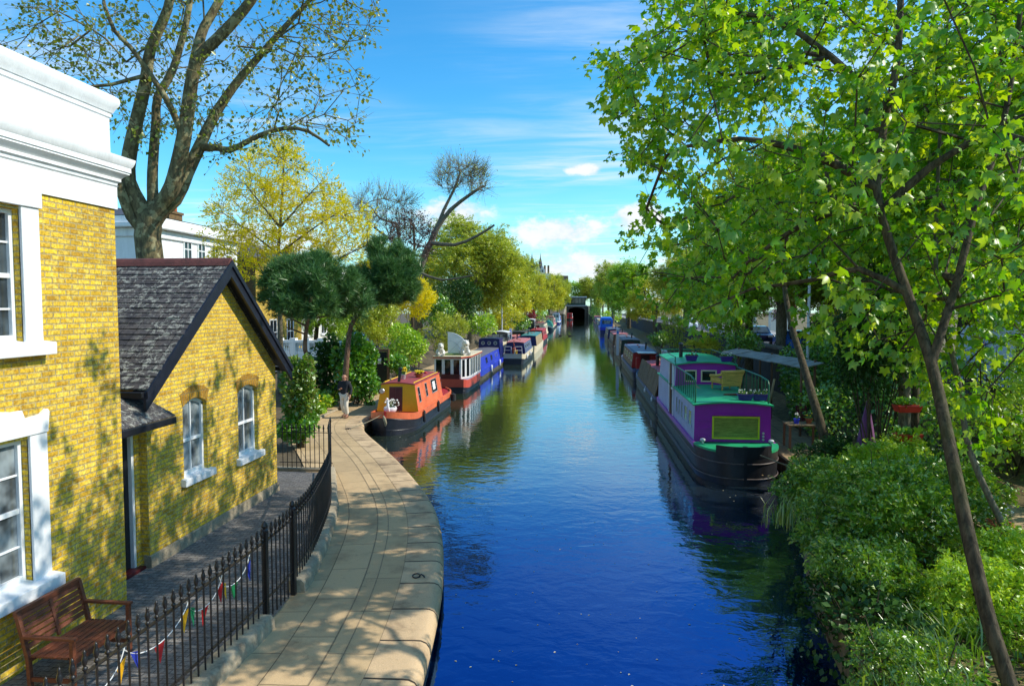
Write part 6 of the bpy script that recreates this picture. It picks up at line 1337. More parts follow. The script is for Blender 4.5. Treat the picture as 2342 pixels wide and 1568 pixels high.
sh('shrub', 'tuft of green scrub at the foot of the street wall', 1510, 775, 62, 26, 16, L_SHRUB, TOw, 900, .2, 81, floor=.6)
sh('shrub', 'pale twiggy shrub standing against the boarded fence', 1545, 755, 45, 26, 36, L_OLIVE, TS, 800, .2, 82, floor=.6)
sh('shrub', 'yellow-flecked low shrub behind the chimney of the purple boat', 1610, 790, 36, 34, 16, L_YG, TS, 900, .18, 83, floor=.6)
sh('shrub', 'dull green bush behind the lean-to roof', 1690, 785, 33, 44, 30, L_SHRUB, TOw, 1700, .13, 84, floor=.9)
# right garden
shrub('shrub', 'sunny yellow-green low bush at the foot of the leaning sycamore', (5.35, 9.3, 1.15), (.95, .9, .5), L_LIME, TS2, 2600, .13, 130, 16, floor=.75, lob=.36)
shrub('shrub', 'yellow-green low bush between the strap leaves and the garden path', (6.2, 10.2, 1.2), (.85, .9, .5), L_LIME, TS2, 2600, .13, 131, 16, floor=.85, lob=.36)
shrub('shrub', 'small leafy bush at the very bottom edge hanging over the canal wall', (3.75, 7.7, .75), (.6, .9, .5), L_SHRUB, TS2, 1700, .12, 133, 14, floor=.15, lob=.4)
shrub('shrub', 'sprawling low bush over the water wall behind the strap-leaved clumps', (4.25, 10.2, 1.0), (.8, 1.0, .55), L_SHRUB, TS2, 2400, .14, 132, 16, floor=.6, lob=.36)
shrub('escallonia_bush', 'large small-leaved green bush overhanging the water in front', (4.95, 11.7, 1.3), (1.35, 1.45, .9), L_SHRUB, TS2, 5200, .17, 91, 26, floor=.6, lob=.34, stems=22)
shrub('escallonia_bush', 'small-leaved bush drooping over the canal wall below the purple boat', (5.15, 14.6, 1.1), (.85, 1.1, .65), L_SHRUB, TS2, 3000, .15, 92, 18, floor=.55, lob=.36, stems=14)
shrub('escallonia_bush', 'sunny small-leaved bush between the big bush and the garden path', (6.2, 12.6, 1.6), (1.1, 1.3, .8), L_SHRUB, TS2, 4200, .16, 93, 22, floor=.9, lob=.34, stems=16)
shrub('shrub', 'yellow-green feathery bush below the red troughs', (6.9, 15.6, 1.4), (1.1, 1.0, .55), L_LIME, TS2, 3000, .17, 94, 18, floor=.9, lob=.36)
shrub('shrub', 'dark bush at the end of the flagstones beside the purple bow', (6.25, 17.3, 1.0), (.70, .9, .65), L_DARK, TS2, 1900, .16, 95, 14, floor=.5)
shrub('ivy_mound', 'low dark ivy mound hanging down the near canal wall', (3.75, 9.2, .70), (.75, 1.6, .55), L_DARK, TOw, 2600, .09, 96, 18, floor=.05)
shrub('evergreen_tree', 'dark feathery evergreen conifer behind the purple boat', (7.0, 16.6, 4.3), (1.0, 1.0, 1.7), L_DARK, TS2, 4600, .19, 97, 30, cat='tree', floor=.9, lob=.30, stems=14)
shrub('shrub', 'loose leafy bush by the terracotta pot and garden path', (9.6, 13.2, 1.9), (1.0, 1.1, .8), L_SHRUB, TOw, 2000, .11, 99, 16, floor=1.1)
shrub('shrub', 'tall airy bush in front of the street railing', (9.9, 16.0, 2.6), (1.0, 1.4, 1.3), L_LIME, TOw, 2200, .12, 100, 20, floor=1.2, lob=.4)
shrub('shrub', 'shaded bush under the lean-to roof', (7.9, 22.3, 1.6), (.8, 1.3, 1.0), L_SHRUB, TOw, 1800, .11, 102, 14, floor=.6)
shrub('shrub', 'dense leafy bush behind the red troughs', (9.0, 18.6, 2.0), (1.2, 1.0, 1.3), L_SHRUB, TOw, 2400, .13, 103, 18, floor=.8)
shrub('hedge_bush', 'leafy hedge bush along the boarded fence', (9.0, 27.5, 2.3), (.9, 2.4, 1.5), L_SHRUB, TOw, 3200, .15, 120, 22, floor=.7)
shrub('hedge_bush', 'tall hedge bush below the street railing beyond the evergreens', (9.6, 23.6, 2.6), (.9, 1.8, 1.7), L_LAUR, TOw, 3200, .15, 121, 22, floor=.8)
shrub('hedge_bush', 'rough hedge bush at the street edge by the gate piers', (11.2, 31.5, 3.0), (1.0, 2.6, 1.3), L_DARK, TOw, 2600, .18, 122, 22, floor=2.0)
shrub('shrub', 'straggly bush on the flagstones beyond the red chair', (8.2, 25.6, 1.4), (.6, .9, .9), L_SHRUB, TOw, 1300, .11, 123, 14, floor=.55)
# blossom tree and garden saplings
def small_tree(name, label, base, limbs, ells, bark, leafm, tm, per, size, seed, tip=.008, twig=(3, .35, .005), **k):
    rng = np.random.default_rng(seed); sk = Skel()
    for i, (pts, a, b) in enumerate(limbs): sk.limb(pts, a, b, .45 if i == 0 else 0, .3)
    return make_tree(name, label, base, sk, ell_targets(rng, ells, .35), rng, bark, leafm, tm, per, .07, size, tip, twig=twig, **k)
pb = aty(1805, 760, 50); pb.z = 2; pc = aty(1810, 660, 50)
small_tree('cherry_tree', 'pink blossoming cherry tree across the street', pb, [([tuple(pb), tuple(aty(1808, 700, 50)), tuple(aty(1812, 640, 50))], .16, .06)], [(tuple(pc), (1.9, 1.8, 1.7), 120), (tuple(aty(1780, 690, 50)), (1.3, 1.2, 1.0), 40)], K_DARK, L_PINK, TS, 20, .26, 111)
def V3(*a): return tuple(a)
small_tree('slender_tree', 'slender tree with pale trunk carrying two red troughs', (7.55, 16.4, .95), [([(7.55, 16.4, .9), (7.5, 16.4, 3.0), (7.45, 16.5, 5.2), (7.6, 16.7, 7.6), (7.7, 16.8, 9.5)], .16, .05), ([(7.45, 16.5, 5.2), (6.9, 16.3, 6.8), (6.4, 16.2, 8.2)], .07, .03), ([(7.5, 16.6, 6.2), (8.3, 16.8, 7.6), (9.1, 17, 8.6)], .06, .03)], [((7.4, 16.6, 8.0), (2.3, 2.0, 2.0), 170), ((8.6, 17, 6.6), (1.4, 1.4, 1.2), 50)], K_GREY, L_MAPLE, TP, 14, .15, 112)
small_tree('leaning_tree', 'dark tree leaning in a curve from the flagstones toward the lean-to', (6.75, 18.4, .55), [([(6.75, 18.4, .5), tuple(aty(1868, 940, 19)), tuple(aty(1842, 850, 20)), tuple(aty(1815, 760, 21)), tuple(aty(1795, 660, 22)), tuple(aty(1790, 540, 22.5))], .14, .06)], [((6.9, 22, 8.2), (2.6, 2.0, 1.6), 130)], K_DARK, L_MAPLE, TP, 14, .14, 113)
small_tree('young_tree', 'second slim trunk rising beside the sycamore trunk', (6.6, 10.4, 1.1), [([(6.6, 10.4, 1.0), tuple(aty(2225, 1050, 10.8)), tuple(aty(2190, 860, 11.2)), tuple(aty(2150, 700, 11.5)), tuple(aty(2140, 560, 11.8)), tuple(aty(2150, 300, 12))], .055, .025)], [((6.8, 12, 8.3), (2.0, 1.8, 1.8), 110)], K_GREY, L_MAPLE, TP, 14, .14, 114)
small_tree('elder_tree', 'thin many-stemmed elder with small leaves before the van', (8.9, 11.6, 1.2), [([(8.9, 11.6, 1.1), (8.5, 11.3, 2.6), (8.3, 11.1, 4.0), (8.2, 11.2, 5.4)], .075, .025), ([(8.55, 11.3, 2.2), (7.5, 10.9, 3.4), (7.1, 10.8, 4.6)], .045, .02), ([(8.2, 11, 3.2), (9.0, 11.0, 4.2), (9.6, 11, 4.8)], .04, .02)], [((8.3, 11.1, 4.2), (1.5, 1.2, 1.5), 110), ((8.9, 10.6, 2.6), (.9, .8, .7), 26)], K_GREY, L_LIME, TS, 9, .20, 115)
small_tree('garden_tree', 'dim garden tree with two trunks before the evergreens', (8.35, 17.6, .95), [([(8.35, 17.6, .9), (8.3, 17.6, 3.0), (8.45, 17.8, 5.5), (8.6, 18, 8)], .12, .05), ([(8.3, 17.6, 1.6), (7.95, 17.5, 3.6), (7.9, 17.6, 6)], .08, .04)], [((8.6, 18, 7.4), (2.2, 1.8, 2.2), 150)], K_DARK, L_MAPLE, TP, 13, .14, 116)
small_tree('tall_garden_tree', 'tall leafy tree beyond the street railing at the garden edge', (10.9, 13.6, 1.8), [([(10.9, 13.6, 1.7), (10.8, 13.6, 5), (10.7, 13.7, 8), (10.6, 13.8, 11)], .18, .06)], [((10.4, 13.6, 9.4), (2.6, 2.6, 3.2), 120), ((11.8, 15.5, 7.2), (2.2, 2.2, 2.0), 60), ((9.8, 12.2, 14.2), (2.6, 3.0, 1.8), 70)], K_DARK, L_YG, TP, 14, .16, 117)
# strap-leaved clumps, grass, flowers near the water
def clump(label, p, n, h, seed, leafm=None, spread=.25, name='strap_leaf_plant', lean=.5):
    rng = np.random.default_rng(seed); root = thing(name, label, 'plant', p); pos = np.stack([rng.normal(0, spread, n), rng.normal(0, spread, n), np.zeros(n) + rng.uniform(-.02, .02, n)], 1)
    a = rng.uniform(0, 6.283, n); l = rng.uniform(.05, lean, n); d = np.stack([np.cos(a) * l, np.sin(a) * l, np.ones(n)], 1); put_leaves('leaves', tmpl_blade(), pos, d, np.stack([-np.cos(a), -np.sin(a), np.full(n, .4)], 1), h * rng.uniform(.55, 1.2, n), leafm or L_GRASS, root, (0, 0, 0))
for i, (x, y, n, h, lb_) in enumerate([(4.05, 8.05, 120, .5, 'tall pale strap-leaved clump at the bottom beside the leaning sycamore'), (4.55, 8.7, 110, .48, 'strap-leaved clump behind the first one, next to the big bush'), (3.75, 7.2, 100, .5, 'strap-leaved clump nearest the water wall'), (4.1, 13.3, 130, .55, 'grassy tuft poking out over the water by the big bush'), (5.5, 8.0, 150, .5, 'grassy tuft right of the sycamore foot'), (7.0, 17.6, 140, .5, 'bright grassy clump below the red troughs')]):
    clump(lb_, Vector((x, y, rim(y) + (.0 if x < 5 else .12) - .02)), n, h, 200 + i)
def ground_cover():
    rng = np.random.default_rng(77); n = 5200; x = rng.uniform(3.6, 10, n); y = rng.uniform(5, 17.5, n); k = (x > np.interp(y, [5, 12, 17.5], [3.4, 4.1, 5.9])) & ~((x > 7.6) & (x < 9.7) & (rng.random(n) < .75)); x, y = x[k], y[k]; n = len(x)
    z = np.where(x < 8, .77 + .20 * np.clip((x - 4) / 4, 0, 1), 1.03 + .2 * np.clip((x - 8.6) / 1.2, 0, 1)); pos = np.stack([x, y, z], 1); a = rng.uniform(0, 6.28, n); d = np.stack([np.cos(a), np.sin(a), rng.uniform(.1, .9, n)], 1)
    o = put_leaves('ground_cover', TOw, pos, d, rng.normal(0, .4, (n, 3)) + np.array([0, 0, 1]), .10 * rng.uniform(.5, 1.5, n), L_SHRUB, None, (0, 0, 0)); tag(o, 'low green weeds over the garden soil', 'ground cover', None, 'stuff')
    n = 3800; x = rng.uniform(4.4, 10, n); y = rng.uniform(5, 17, n); z = np.where(x < 8, .772 + .20 * np.clip((x - 4) / 4, 0, 1), 1.03 + .2 * np.clip((x - 8.6) / 1.2, 0, 1)) + .01; a = rng.uniform(0, 6.28, n)
    o = put_leaves('leaf_litter', TOw, np.stack([x, y, z], 1), np.stack([np.cos(a), np.sin(a), rng.uniform(-.1, .3, n)], 1), rng.normal(0, .3, (n, 3)) + np.array([0, 0, 1]), .075 * rng.uniform(.5, 1.5, n), L_BROWN, None, (0, 0, 0)); tag(o, 'dry leaves scattered on the garden soil', 'leaf litter', None, 'stuff')
ground_cover()
# ================================================================== houses behind
def simple_window(root, o, X, y0, y1, z0, z1, sgn=1, mat=M_DGLASS):
    """white framed sash on a wall facing +x (sgn 1) or -x"""
    mb = MB(o); a, b = (X - .02, X + .05) if sgn > 0 else (X - .05, X + .02); f = .09
    for q in ((y0 - f, y0, z0 - f, z1 + f), (y1, y1 + f, z0 - f, z1 + f), (y0, y1, z1, z1 + f), (y0, y1, z0 - f, z0), ((y0 + y1) / 2 - .03, (y0 + y1) / 2 + .03, z0, z1), (y0, (y0 + y1) / 2 - .03, (z0 + z1) / 2 - .03, (z0 + z1) / 2 + .03), ((y0 + y1) / 2 + .03, y1, (z0 + z1) / 2 - .03, (z0 + z1) / 2 + .03)): mb.box(a, b, *q)
    mb.box(a, b + .06 * sgn if sgn > 0 else b, y0 - .15, y1 + .15, z0 - f - .1, z0 - f - .002)
    w = mb.build('window', M_WHITE, root); g = MB(o); x = X + .012 * sgn; g.add([(x, y0, z0), (x, y1, z0), (x, y1, z1), (x, y0, z1)], [(0, 1, 2, 3)]); g.build('pane', mat, w, fix=False)
def town_house(name, label, X, y0, y1, z0, zt, wall, wins, roofm, depth=10, sgn=1, cornice=True, chim=(), ends=None, pitched=False):
    o = Vector((X, (y0 + y1) / 2, z0)); root = thing(name, label, 'house', o); xb = X - depth * sgn
    mb = MB(o); mb.box(min(X, xb), max(X, xb), y0, y1, z0, zt); mb.build('wall', wall, root)
    if ends: mb = MB(o); mb.box(min(X, xb) + .1, max(X, xb) - .003, y0 - .01, y0 + .02, z0, zt - .01); mb.build('end_wall', ends, root)
    if cornice:
        mb = MB(o); e = .45; mb.box(min(X, xb) - e, max(X, xb) + e, y0 - e, y1 + e, zt, zt + .28); mb.box(min(X, xb) - e * .6, max(X, xb) + e * .6, y0 - e * .6, y1 + e * .6, zt + .282, zt + .62); mb.box(min(X, xb) - .12, max(X, xb) + .12, y0 - .12, y1 + .12, zt - .45, zt - .002); mb.build('cornice', M_STUCCO, root, bevel=.05)
    mb = MB(o); a, b, c, d = min(X, xb) - .3, max(X, xb) + .3, y0 - .3, y1 + .3; zr = zt + (.63 if cornice else .02); h = 1.0 if cornice else 2.2
    mb.add([(a, c, zr), (b, c, zr), (b, d, zr), (a, d, zr), ((a + b) / 2, c + (3.5 if not pitched else .2), zr + h), ((a + b) / 2, d - (3.5 if not pitched else .2), zr + h)], [(0, 1, 4), (1, 2, 5, 4), (2, 3, 5), (3, 0, 4, 5)]); mb.build('roof', roofm, root, fix=True)
    for k, (cx, cy, ch, n) in enumerate(chim):
        mb = MB(o); mb.box(cx - .35, cx + .35, cy - .7, cy + .7, zr - .2, zr + ch); mb.box(cx - .42, cx + .42, cy - .77, cy + .77, zr + ch + .001, zr + ch + .15); cst = mb.build('chimney', M_BRICKD, root)
        for j in range(n): mb = MB(o); yy = cy - .5 + j * (1.0 / max(1, n - 1)); mb.lathe([(.13, zr + ch + .152), (.10, zr + ch + .75), (.13, zr + ch + .8), (.05, zr + ch + .8)], (cx, yy, 0), 8); mb.build('chimney_pot', M_TERRA, cst)
    for a in wins: simple_window(root, o, X, *a, sgn=sgn)
    return root
XW = -22.0
def wy(px, x=XW): return -x * FL / (VPX - px)     # distance along the street for a picture column
ws = []
for px in (386, 421, 455, 489): y = wy(px); ws.append((y - .32, y + .32, 7.65, 8.7))
for px in (386, 421, 455, 489): y = wy(px); ws.append((y - .5, y + .5, 4.3, 6.2))
town_house('stucco_villa', 'long white stucco villa with small upper windows behind the plane tree', XW, 32.3, 41.2, 1.5, 9.0, M_STUCCO, ws, M_SLATE2, 9, chim=[(-27, 33.5, .9, 2), (-26, 40.5, 1.2, 3)])
ws = [(y - .5, y + .5, z, z + 1.7) for y in (45.6, 48.4) for z in (5.0, 2.3)]
town_house('brick_house', 'dull brown brick house with white sash windows beside the white villa', XW + .2, 43.2, 50.5, 1.5, 8.2, M_BRICK, ws, M_SLATE2, 9, chim=[(-26, 46.5, 1.4, 4)], ends=M_BRICKD, cornice=False)
ws = [(y - .5, y + .5, z, z + 1.7) for y in (55, 58, 61.5, 65, 68.5, 72) for z in (2.6, 5.3)]
town_house('terrace_house', 'cream stucco terrace glimpsed between the pines', XW - 1, 53, 76, 1.5, 8.0, M_STUCCO2, ws, M_SLATE2, 9, chim=[(-27, 60, 1.2, 4), (-27, 70, 1.2, 4)])
# turreted mansion far off
def mansion():
    p = aty(1222, 640, 300); o = Vector((p.x, 300, 5)); root = thing('turreted_mansion', 'pale gabled mansion block with dark turrets rising over the distant trees', 'building', o); k = 300 / FL
    mb = MB(); mb.box(-6.5, 7.5, 0, 10, 0, 14.5); mb.build('wall', M_STUCCO2, root)
    for cx, w, zt in ((-3.2, 2.0, 19.0), (1.0, 1.7, 18.4), (3.6, 1.2, 16.5)):
        mb = MB(); mb.slab([(cx - w, -.06, 14.4), (cx + w, -.06, 14.4), (cx + w, -.06, 16), (cx, -.06, zt + 1.6), (cx - w, -.06, 16)], (0, 3, 0)); g = mb.build('gable', M_STUCCO2, root)
        mb = MB(); mb.box(cx - .35, cx + .35, -.12, -.07, 15, 16.2); mb.build('window', M_DGLASS, g)
    for cx, r in ((-5.2, 1.0), (-1.2, 1.2), (2.6, .8)):
        mb = MB(); mb.lathe([(r, 14.0), (r, 18.5), (r * 1.2, 18.5), (r * .2, 22), (.04, 24)], (cx, 2, 0), 8); mb.build('turret', M_SLATE2, root)
    for cx in (-6.0, 4.6, 6.2): mb = MB(); mb.box(cx - .4, cx + .4, 1, 2, 14.4, 18.2); mb.build('chimney', M_BRICKD, root)
    mb = MB(); mb.box(7.6, 15, 0, 8, 0, 13.5); mb.build('brick_wing', pm('brown_wing', (.24, .15, .10), .9, .2), root)
mansion()
# ------------------------------------------------------------------ tunnel mouth with the cafe on top
def tunnel():
    Y = 268.0; a = aty(1291, 728, Y).x; b = aty(1346, 728, Y).x; c = (a + b) / 2; w = 3.25; o = Vector((c, Y, 0)); k = Y / FL
    root = thing('canal_tunnel', 'dark canal tunnel mouth with a glazed cafe standing on its parapet', 'tunnel', o)
    arch = [(-w, -1)] + [(-w, 3.4)] + [(w * math.sin(t), 3.4 + 1.2 * math.cos(t)) for t in [-PI / 2 + PI * i / 12 for i in range(1, 12)]] + [(w, 3.4), (w, -1)]
    v, t = panel_holes([(-9.5, -1), (9.5, -1), (9.5, 5.0), (-9.5, 5.0)], [[(x, max(z, -.99)) for x, z in arch]])
    mb = MB(); mb.add([(x, 0, z) for x, z in v], t)
    mb.loft([[(x, y, z) for x, z in arch] for y in (0, 40)], closed=False); mb.poly([(x, 40, z) for x, z in arch]); mb.build('portal', pm('sooty_brick', (.10, .09, .075), .9, .4, 1), root, fix=False)
    mb = MB(); mb.box(-4.2, 4.2, -.35, .3, 5.02, 5.4); mb.build('parapet', pm('pale_ledge', (.33, .34, .38), .8, .15, 1), root)
    mb = MB(); mb.box(-3.5, 3.6, .5, 8, 5.1, 6.2); cf = mb.build('cafe', P_DKG, root)
    mb = MB()
    for x in (-3.4, -2.0, -.7, .7, 2.0, 3.5): mb.box(x - .09, x + .09, .5, .68, 6.202, 8.4)
    mb.box(-3.5, 3.6, .5, .7, 8.1, 8.4); mb.box(-3.5, 3.6, 7.6, 8, 6.2, 8.4); mb.build('mullions', M_BLACK, cf)
    mb = MB(); mb.box(-3.4, 3.5, .72, .76, 6.2, 8.1); mb.build('glazing', M_GLASS, cf)
    mb = MB(); mb.box(-4.0, 4.1, -.1, 8.6, 8.41, 8.85); mb.build('roof', M_GREYW, cf)
    mb = MB(); mb.slab([(-4.0, 0, -1), (-4.0, 0, 5.0), (-4.0, -8, 4.6), (-4.0, -26, 2.2), (-4.0, -26, -1)], (-.5, 0, 0)); mb.build('wing_wall', M_STONE, root); mb = MB(); mb.slab([(-3.99, -14, .2), (-3.99, -9.5, .2), (-3.99, -9.5, 2.4), (-3.99, -11.7, 3.0), (-3.99, -14, 2.4)], (.03, 0, 0)); mb.build('recess_shade', M_BLACK, root)  # black sheet on the wall face stands in for the shade of a recess
    mb = MB(); mb.slab([(-4.5, 0, 5.0), (-4.5, -8, 4.6), (-4.5, -26, 2.2), (-4.5, -26, 0), (-4.5, 0, 0)], (-6, 0, 0)); mb.build('ramp', M_SOIL, root)
    mb = MB(); mb.slab([(4.6, 0, -1), (4.6, 0, 5.0), (4.6, -8, 4.4), (4.6, -24, 2), (4.6, -24, -1)], (.5, 0, 0)); mb.build('wing_wall', pm('mossy_wall', (.09, .09, .05), .95, .4, 1), root)
tunnel()
# ------------------------------------------------------------------ walls, fences, railings
def white_balustrade():
    Y = 38; x0 = aty(640, 780, Y).x; x1 = aty(735, 780, Y).x; o = Vector((x0, Y, 1.5)); root = thing('balustrade', 'white stone balustrade wall behind the slim pine trunk', 'wall', o); L = x1 - x0
    mb = MB(); mb.box(0, L, -.15, .15, 0, .85); mb.box(-.02, L + .02, -.2, .2, 1.35, 1.5); mb.build('coping', M_STUCCO, root)
    for i in range(4): mb = MB(); x = i * L / 3; mb.box(x - .18, x + .18, -.19, .19, .0, 1.62); mb.build('pier', M_STUCCO, root)
    for i in range(18):
        x = .3 + i * (L - .5) / 17; mb = MB(); mb.lathe([(.05, .85), (.07, .95), (.03, 1.1), (.07, 1.25), (.05, 1.35)], (x, 0, 0), 6); mb.build('baluster', M_STUCCO, root)
white_balustrade()
def garden_door():
    p = aty(868, 868, 33.5); o = Vector((p.x, 33.5, .5)); root = thing('garden_door', 'dark garden door with a small white notice pinned to it', 'door', o)
    mb = MB(); mb.box(-.40, .40, -.05, .05, 0, 2.15); d = mb.build('leaf', M_BLACK, root); mb = MB(); mb.box(-.05, .12, -.075, -.052, 1.55, 1.85); mb.build('notice', M_WHITE, d)
    mb = MB(); mb.box(-.52, -.42, -.08, .08, 0, 2.3); mb.box(.42, .52, -.08, .08, 0, 2.3); mb.box(-.42, .42, -.08, .08, 2.17, 2.3); mb.build('frame', P_BROWN, root)
    p = aty(835, 850, 33.0); o = Vector((p.x, 33.2, .5)); root = thing('lattice_gate', 'pale grey slatted gate left of the dark garden door', 'gate', o); mb = MB()
    for i in range(7): z = .1 + i * .30; mb.box(-.42, .42, -.02, .02, z, z + .20)
    mb.box(-.46, -.40, -.04, .04, 0, 2.3); mb.box(.40, .46, -.04, .04, 0, 2.3); mb.box(-.03, .03, -.04, -.022, .0, 2.2); mb.build('slats', M_GREYW, root)
garden_door()
def rusty_screen():
    p = at(888, 872, .52); root = thing('rusty_screen', 'curved rusty brown metal screen at the stern-side mooring', 'screen', (p.x - .1, 31.5, .5)); mb = MB()
    pts = [(.35 * math.cos(a), .18 * math.sin(a)) for a in [PI * i / 8 for i in range(9)]]; mb.loft([[(x, y, z + (.15 * x if z > 1 else 0)) for x, y in pts] for z in (.02, .5, 1.0, 1.35)], closed=False); mb.build('panel', M_RUST, root, fix=False, smooth=50)
    for s in (-1, 1): mb = MB(); mb.tube([(s * .38, -.05, 0), (s * .38, -.05, 1.25), (s * .2, 0, 1.42)], .022, 6); mb.build('rail', M_CHROME if s < 0 else M_WOODP, root, smooth=50)
rusty_screen()
def low_wall():
    a = at(645, 960, .5); root = thing('garden_wall', 'low weathered stone wall with piers behind the flower bed', 'wall', tuple(aty(722, 900, 30.5))[:2] + (.5,)); mb = MB(); mb.box(-.15, .15, -1.6, 1.6, 0, .85); mb.build('masonry', M_STONE, root, bevel=.03)
    for y in (-1.6, 1.6): mb = MB(); mb.box(-.24, .24, y - .22, y + .22, 0, 1.12); mb.box(-.29, .29, y - .27, y + .27, 1.122, 1.2); mb.build('pier', M_STONE, root, bevel=.02)
low_wall()
def bed_edge():
    root = thing('bed_kerb', 'curved brown kerb edging the towpath flower bed', 'kerb', (-9.3, 25, .5)); mb = MB(root.location)
    pts = [at(652, 1010, .52), at(700, 985, .52), at(722, 962, .52), at(752, 945, .52), at(800, 925, .52), at(850, 900, .52)]
    mb.tube([Vector((p.x, p.y, .53)) for p in pts], .07, 6); mb.build('kerb', M_STONE, root, smooth=40)
bed_edge()
BEDF = [(735, 945, 'yellow_flower_plant', 'low plant with yellow flowers at the kerb nearest the man', M_FLY), (755, 930, 'peach_flower_plant', 'low peach-flowered plant left of the walking man', pm('peach_petal', (.8, .38, .14), .6, .2, 20)), (722, 935, 'green_bed_plant', 'tuft of green bed leaves near the low stone wall', None), (815, 915, 'broad_leaf_plant', 'broad-leaved lime plant right of the walking man', None), (838, 905, 'broad_leaf_plant', 'spreading bed plant near the terracotta pot', None), (770, 912, 'white_flower_plant', 'small white-flowered plant behind the walking man', M_FLW)]
for i, (px, py, nm, lb_, fm) in enumerate(BEDF):
    p = at(px, py, .5); r = shrub(nm, lb_, (p.x - .1, p.y + .2, .80), (.52, .52, .34), [L_LIME, L_SHRUB, L_LAUR][i % 3], TOw, 620, .15, 300 + i, 8, cat='plant', floor=.5, stems=4)
    if fm:
        rng = random.Random(i); mb = MB()
        for k in range(14): mb.ball((rng.uniform(-.35, .35), rng.uniform(-.35, .35), rng.uniform(.42, .68)), .055, (1, 1, .6), 6, 4)
        mb.build('flowers', fm, r, smooth=60)
pot_flowers('terracotta_pot', 'tall terracotta pot by the towpath bed and laurel', tuple(at(853, 893, .5)), .20, .42, M_TERRA, M_FLW, M_LEAFPOT, 10, 12, .02, 1.0, .25)
# ------------------------------------------------------------------ right bank: street wall and railings
def street_wall():
    for (y0, y1, lb_) in ((34, 150, 'long dark street wall beyond the boarded fence'),):
        root = thing('street_wall', lb_, 'wall', (9.9, y0, .5)); mb = MB(); mb.box(-.2, .2, 0, y1 - y0, 0, 2.35); mb.build('masonry', pm('sooty_wall', (.035, .034, .036), .9, .4, 1.5, .4, 10), root); mb = MB(); mb.box(-.28, .28, 0, y1 - y0, 2.352, 2.47); mb.build('coping', pm('dark_coping', (.16, .15, .14), .9, .3), root)
street_wall()
def board_fence():
    root = thing('boarded_fence', 'tall dark boarded fence between the street wall and the lean-to', 'fence', (9.4, 31, .6))
    for i in range(18): mb = MB(); y = i * .30 - 2.6; mb.box(-.02, .02, y, y + .27, 0, 2.3 + .05 * math.sin(i * 2.1)); mb.build('board', pm('creosoted_board', (.035, .028, .022), .85, .5, 3, .4, 30, streak=(5, 5, .5)), root)
    mb = MB(); mb.box(.021, .06, -2.6, 2.7, .5, .6); mb.box(.021, .06, -2.6, 2.7, 1.7, 1.8); mb.build('rail', P_BROWN, root)
board_fence()
def street_rail():
    root = thing('street_railing', 'black vertical-bar street railing in front of the white van', 'railing', (10.47, 20, 2.05)); proto = None; n = 0
    for i in range(84):
        y = 15.5 - 20 + i * .15
        if proto is None: mb = MB(); mb.tube([(0, 0, 0), (0, 0, 1.12)], .013, 5); mb.lathe([(.014, 1.12), (.022, 1.15), (.002, 1.2)], (0, 0, 0), 5); proto = mb.build('bar', M_IRON, root); b = proto
        else: b = proto.copy(); COL.objects.link(b); b.parent = root
        b.location = (0, y, 0)
    for z in (.12, 1.02): mb = MB(); mb.box(-.02, .02, -4.6, 8.2, z, z + .04); mb.build('rail', M_IRON, root)
    for y in (-4.5, -1.2, 2.1, 5.4, 8.2): mb = MB(); mb.box(-.03, .03, y - .03, y + .03, 0, 1.25); mb.build('post', M_IRON, root)
street_rail()
def lean_to():
    root = thing('lean_to', 'lean-to shelter with a thin pale boarded roof on posts beside the purple boat', 'shelter', (8.0, 27, .55)); o = root.location
    A, B = aty(1650, 806, 31), aty(1835, 842, 23.5); d = (B - A); mb = MB(o); n = 9; side = Vector((.75, .15, .16))
    for i in range(n):
        p, q = A + d * (i / n), A + d * ((i + .985) / n); t = Vector((0, 0, .035)); j = Vector((0, 0, .012 * math.sin(i * 2.2)))
        mb.hexa([p + j, q + j, q + side + j, p + side + j, p + t + j, q + t + j, q + side + t + j, p + side + t + j])
    mb.build('roof', pm('bleached_board', (.27, .25, .215), .85, .3, 3, .5, 20, dirt=.4), root)
    for k in (.05, .5, .95): p = A + d * k; mb = MB(o); mb.tube([(p.x + .15, p.y, .5), (p.x + .15, p.y, p.z + .02)], .045, 7); mb.tube([(p.x + .66, p.y + .2, .5), (p.x + .66, p.y + .2, p.z + .25)], .045, 7); mb.build('post', P_BROWN, root)
lean_to()
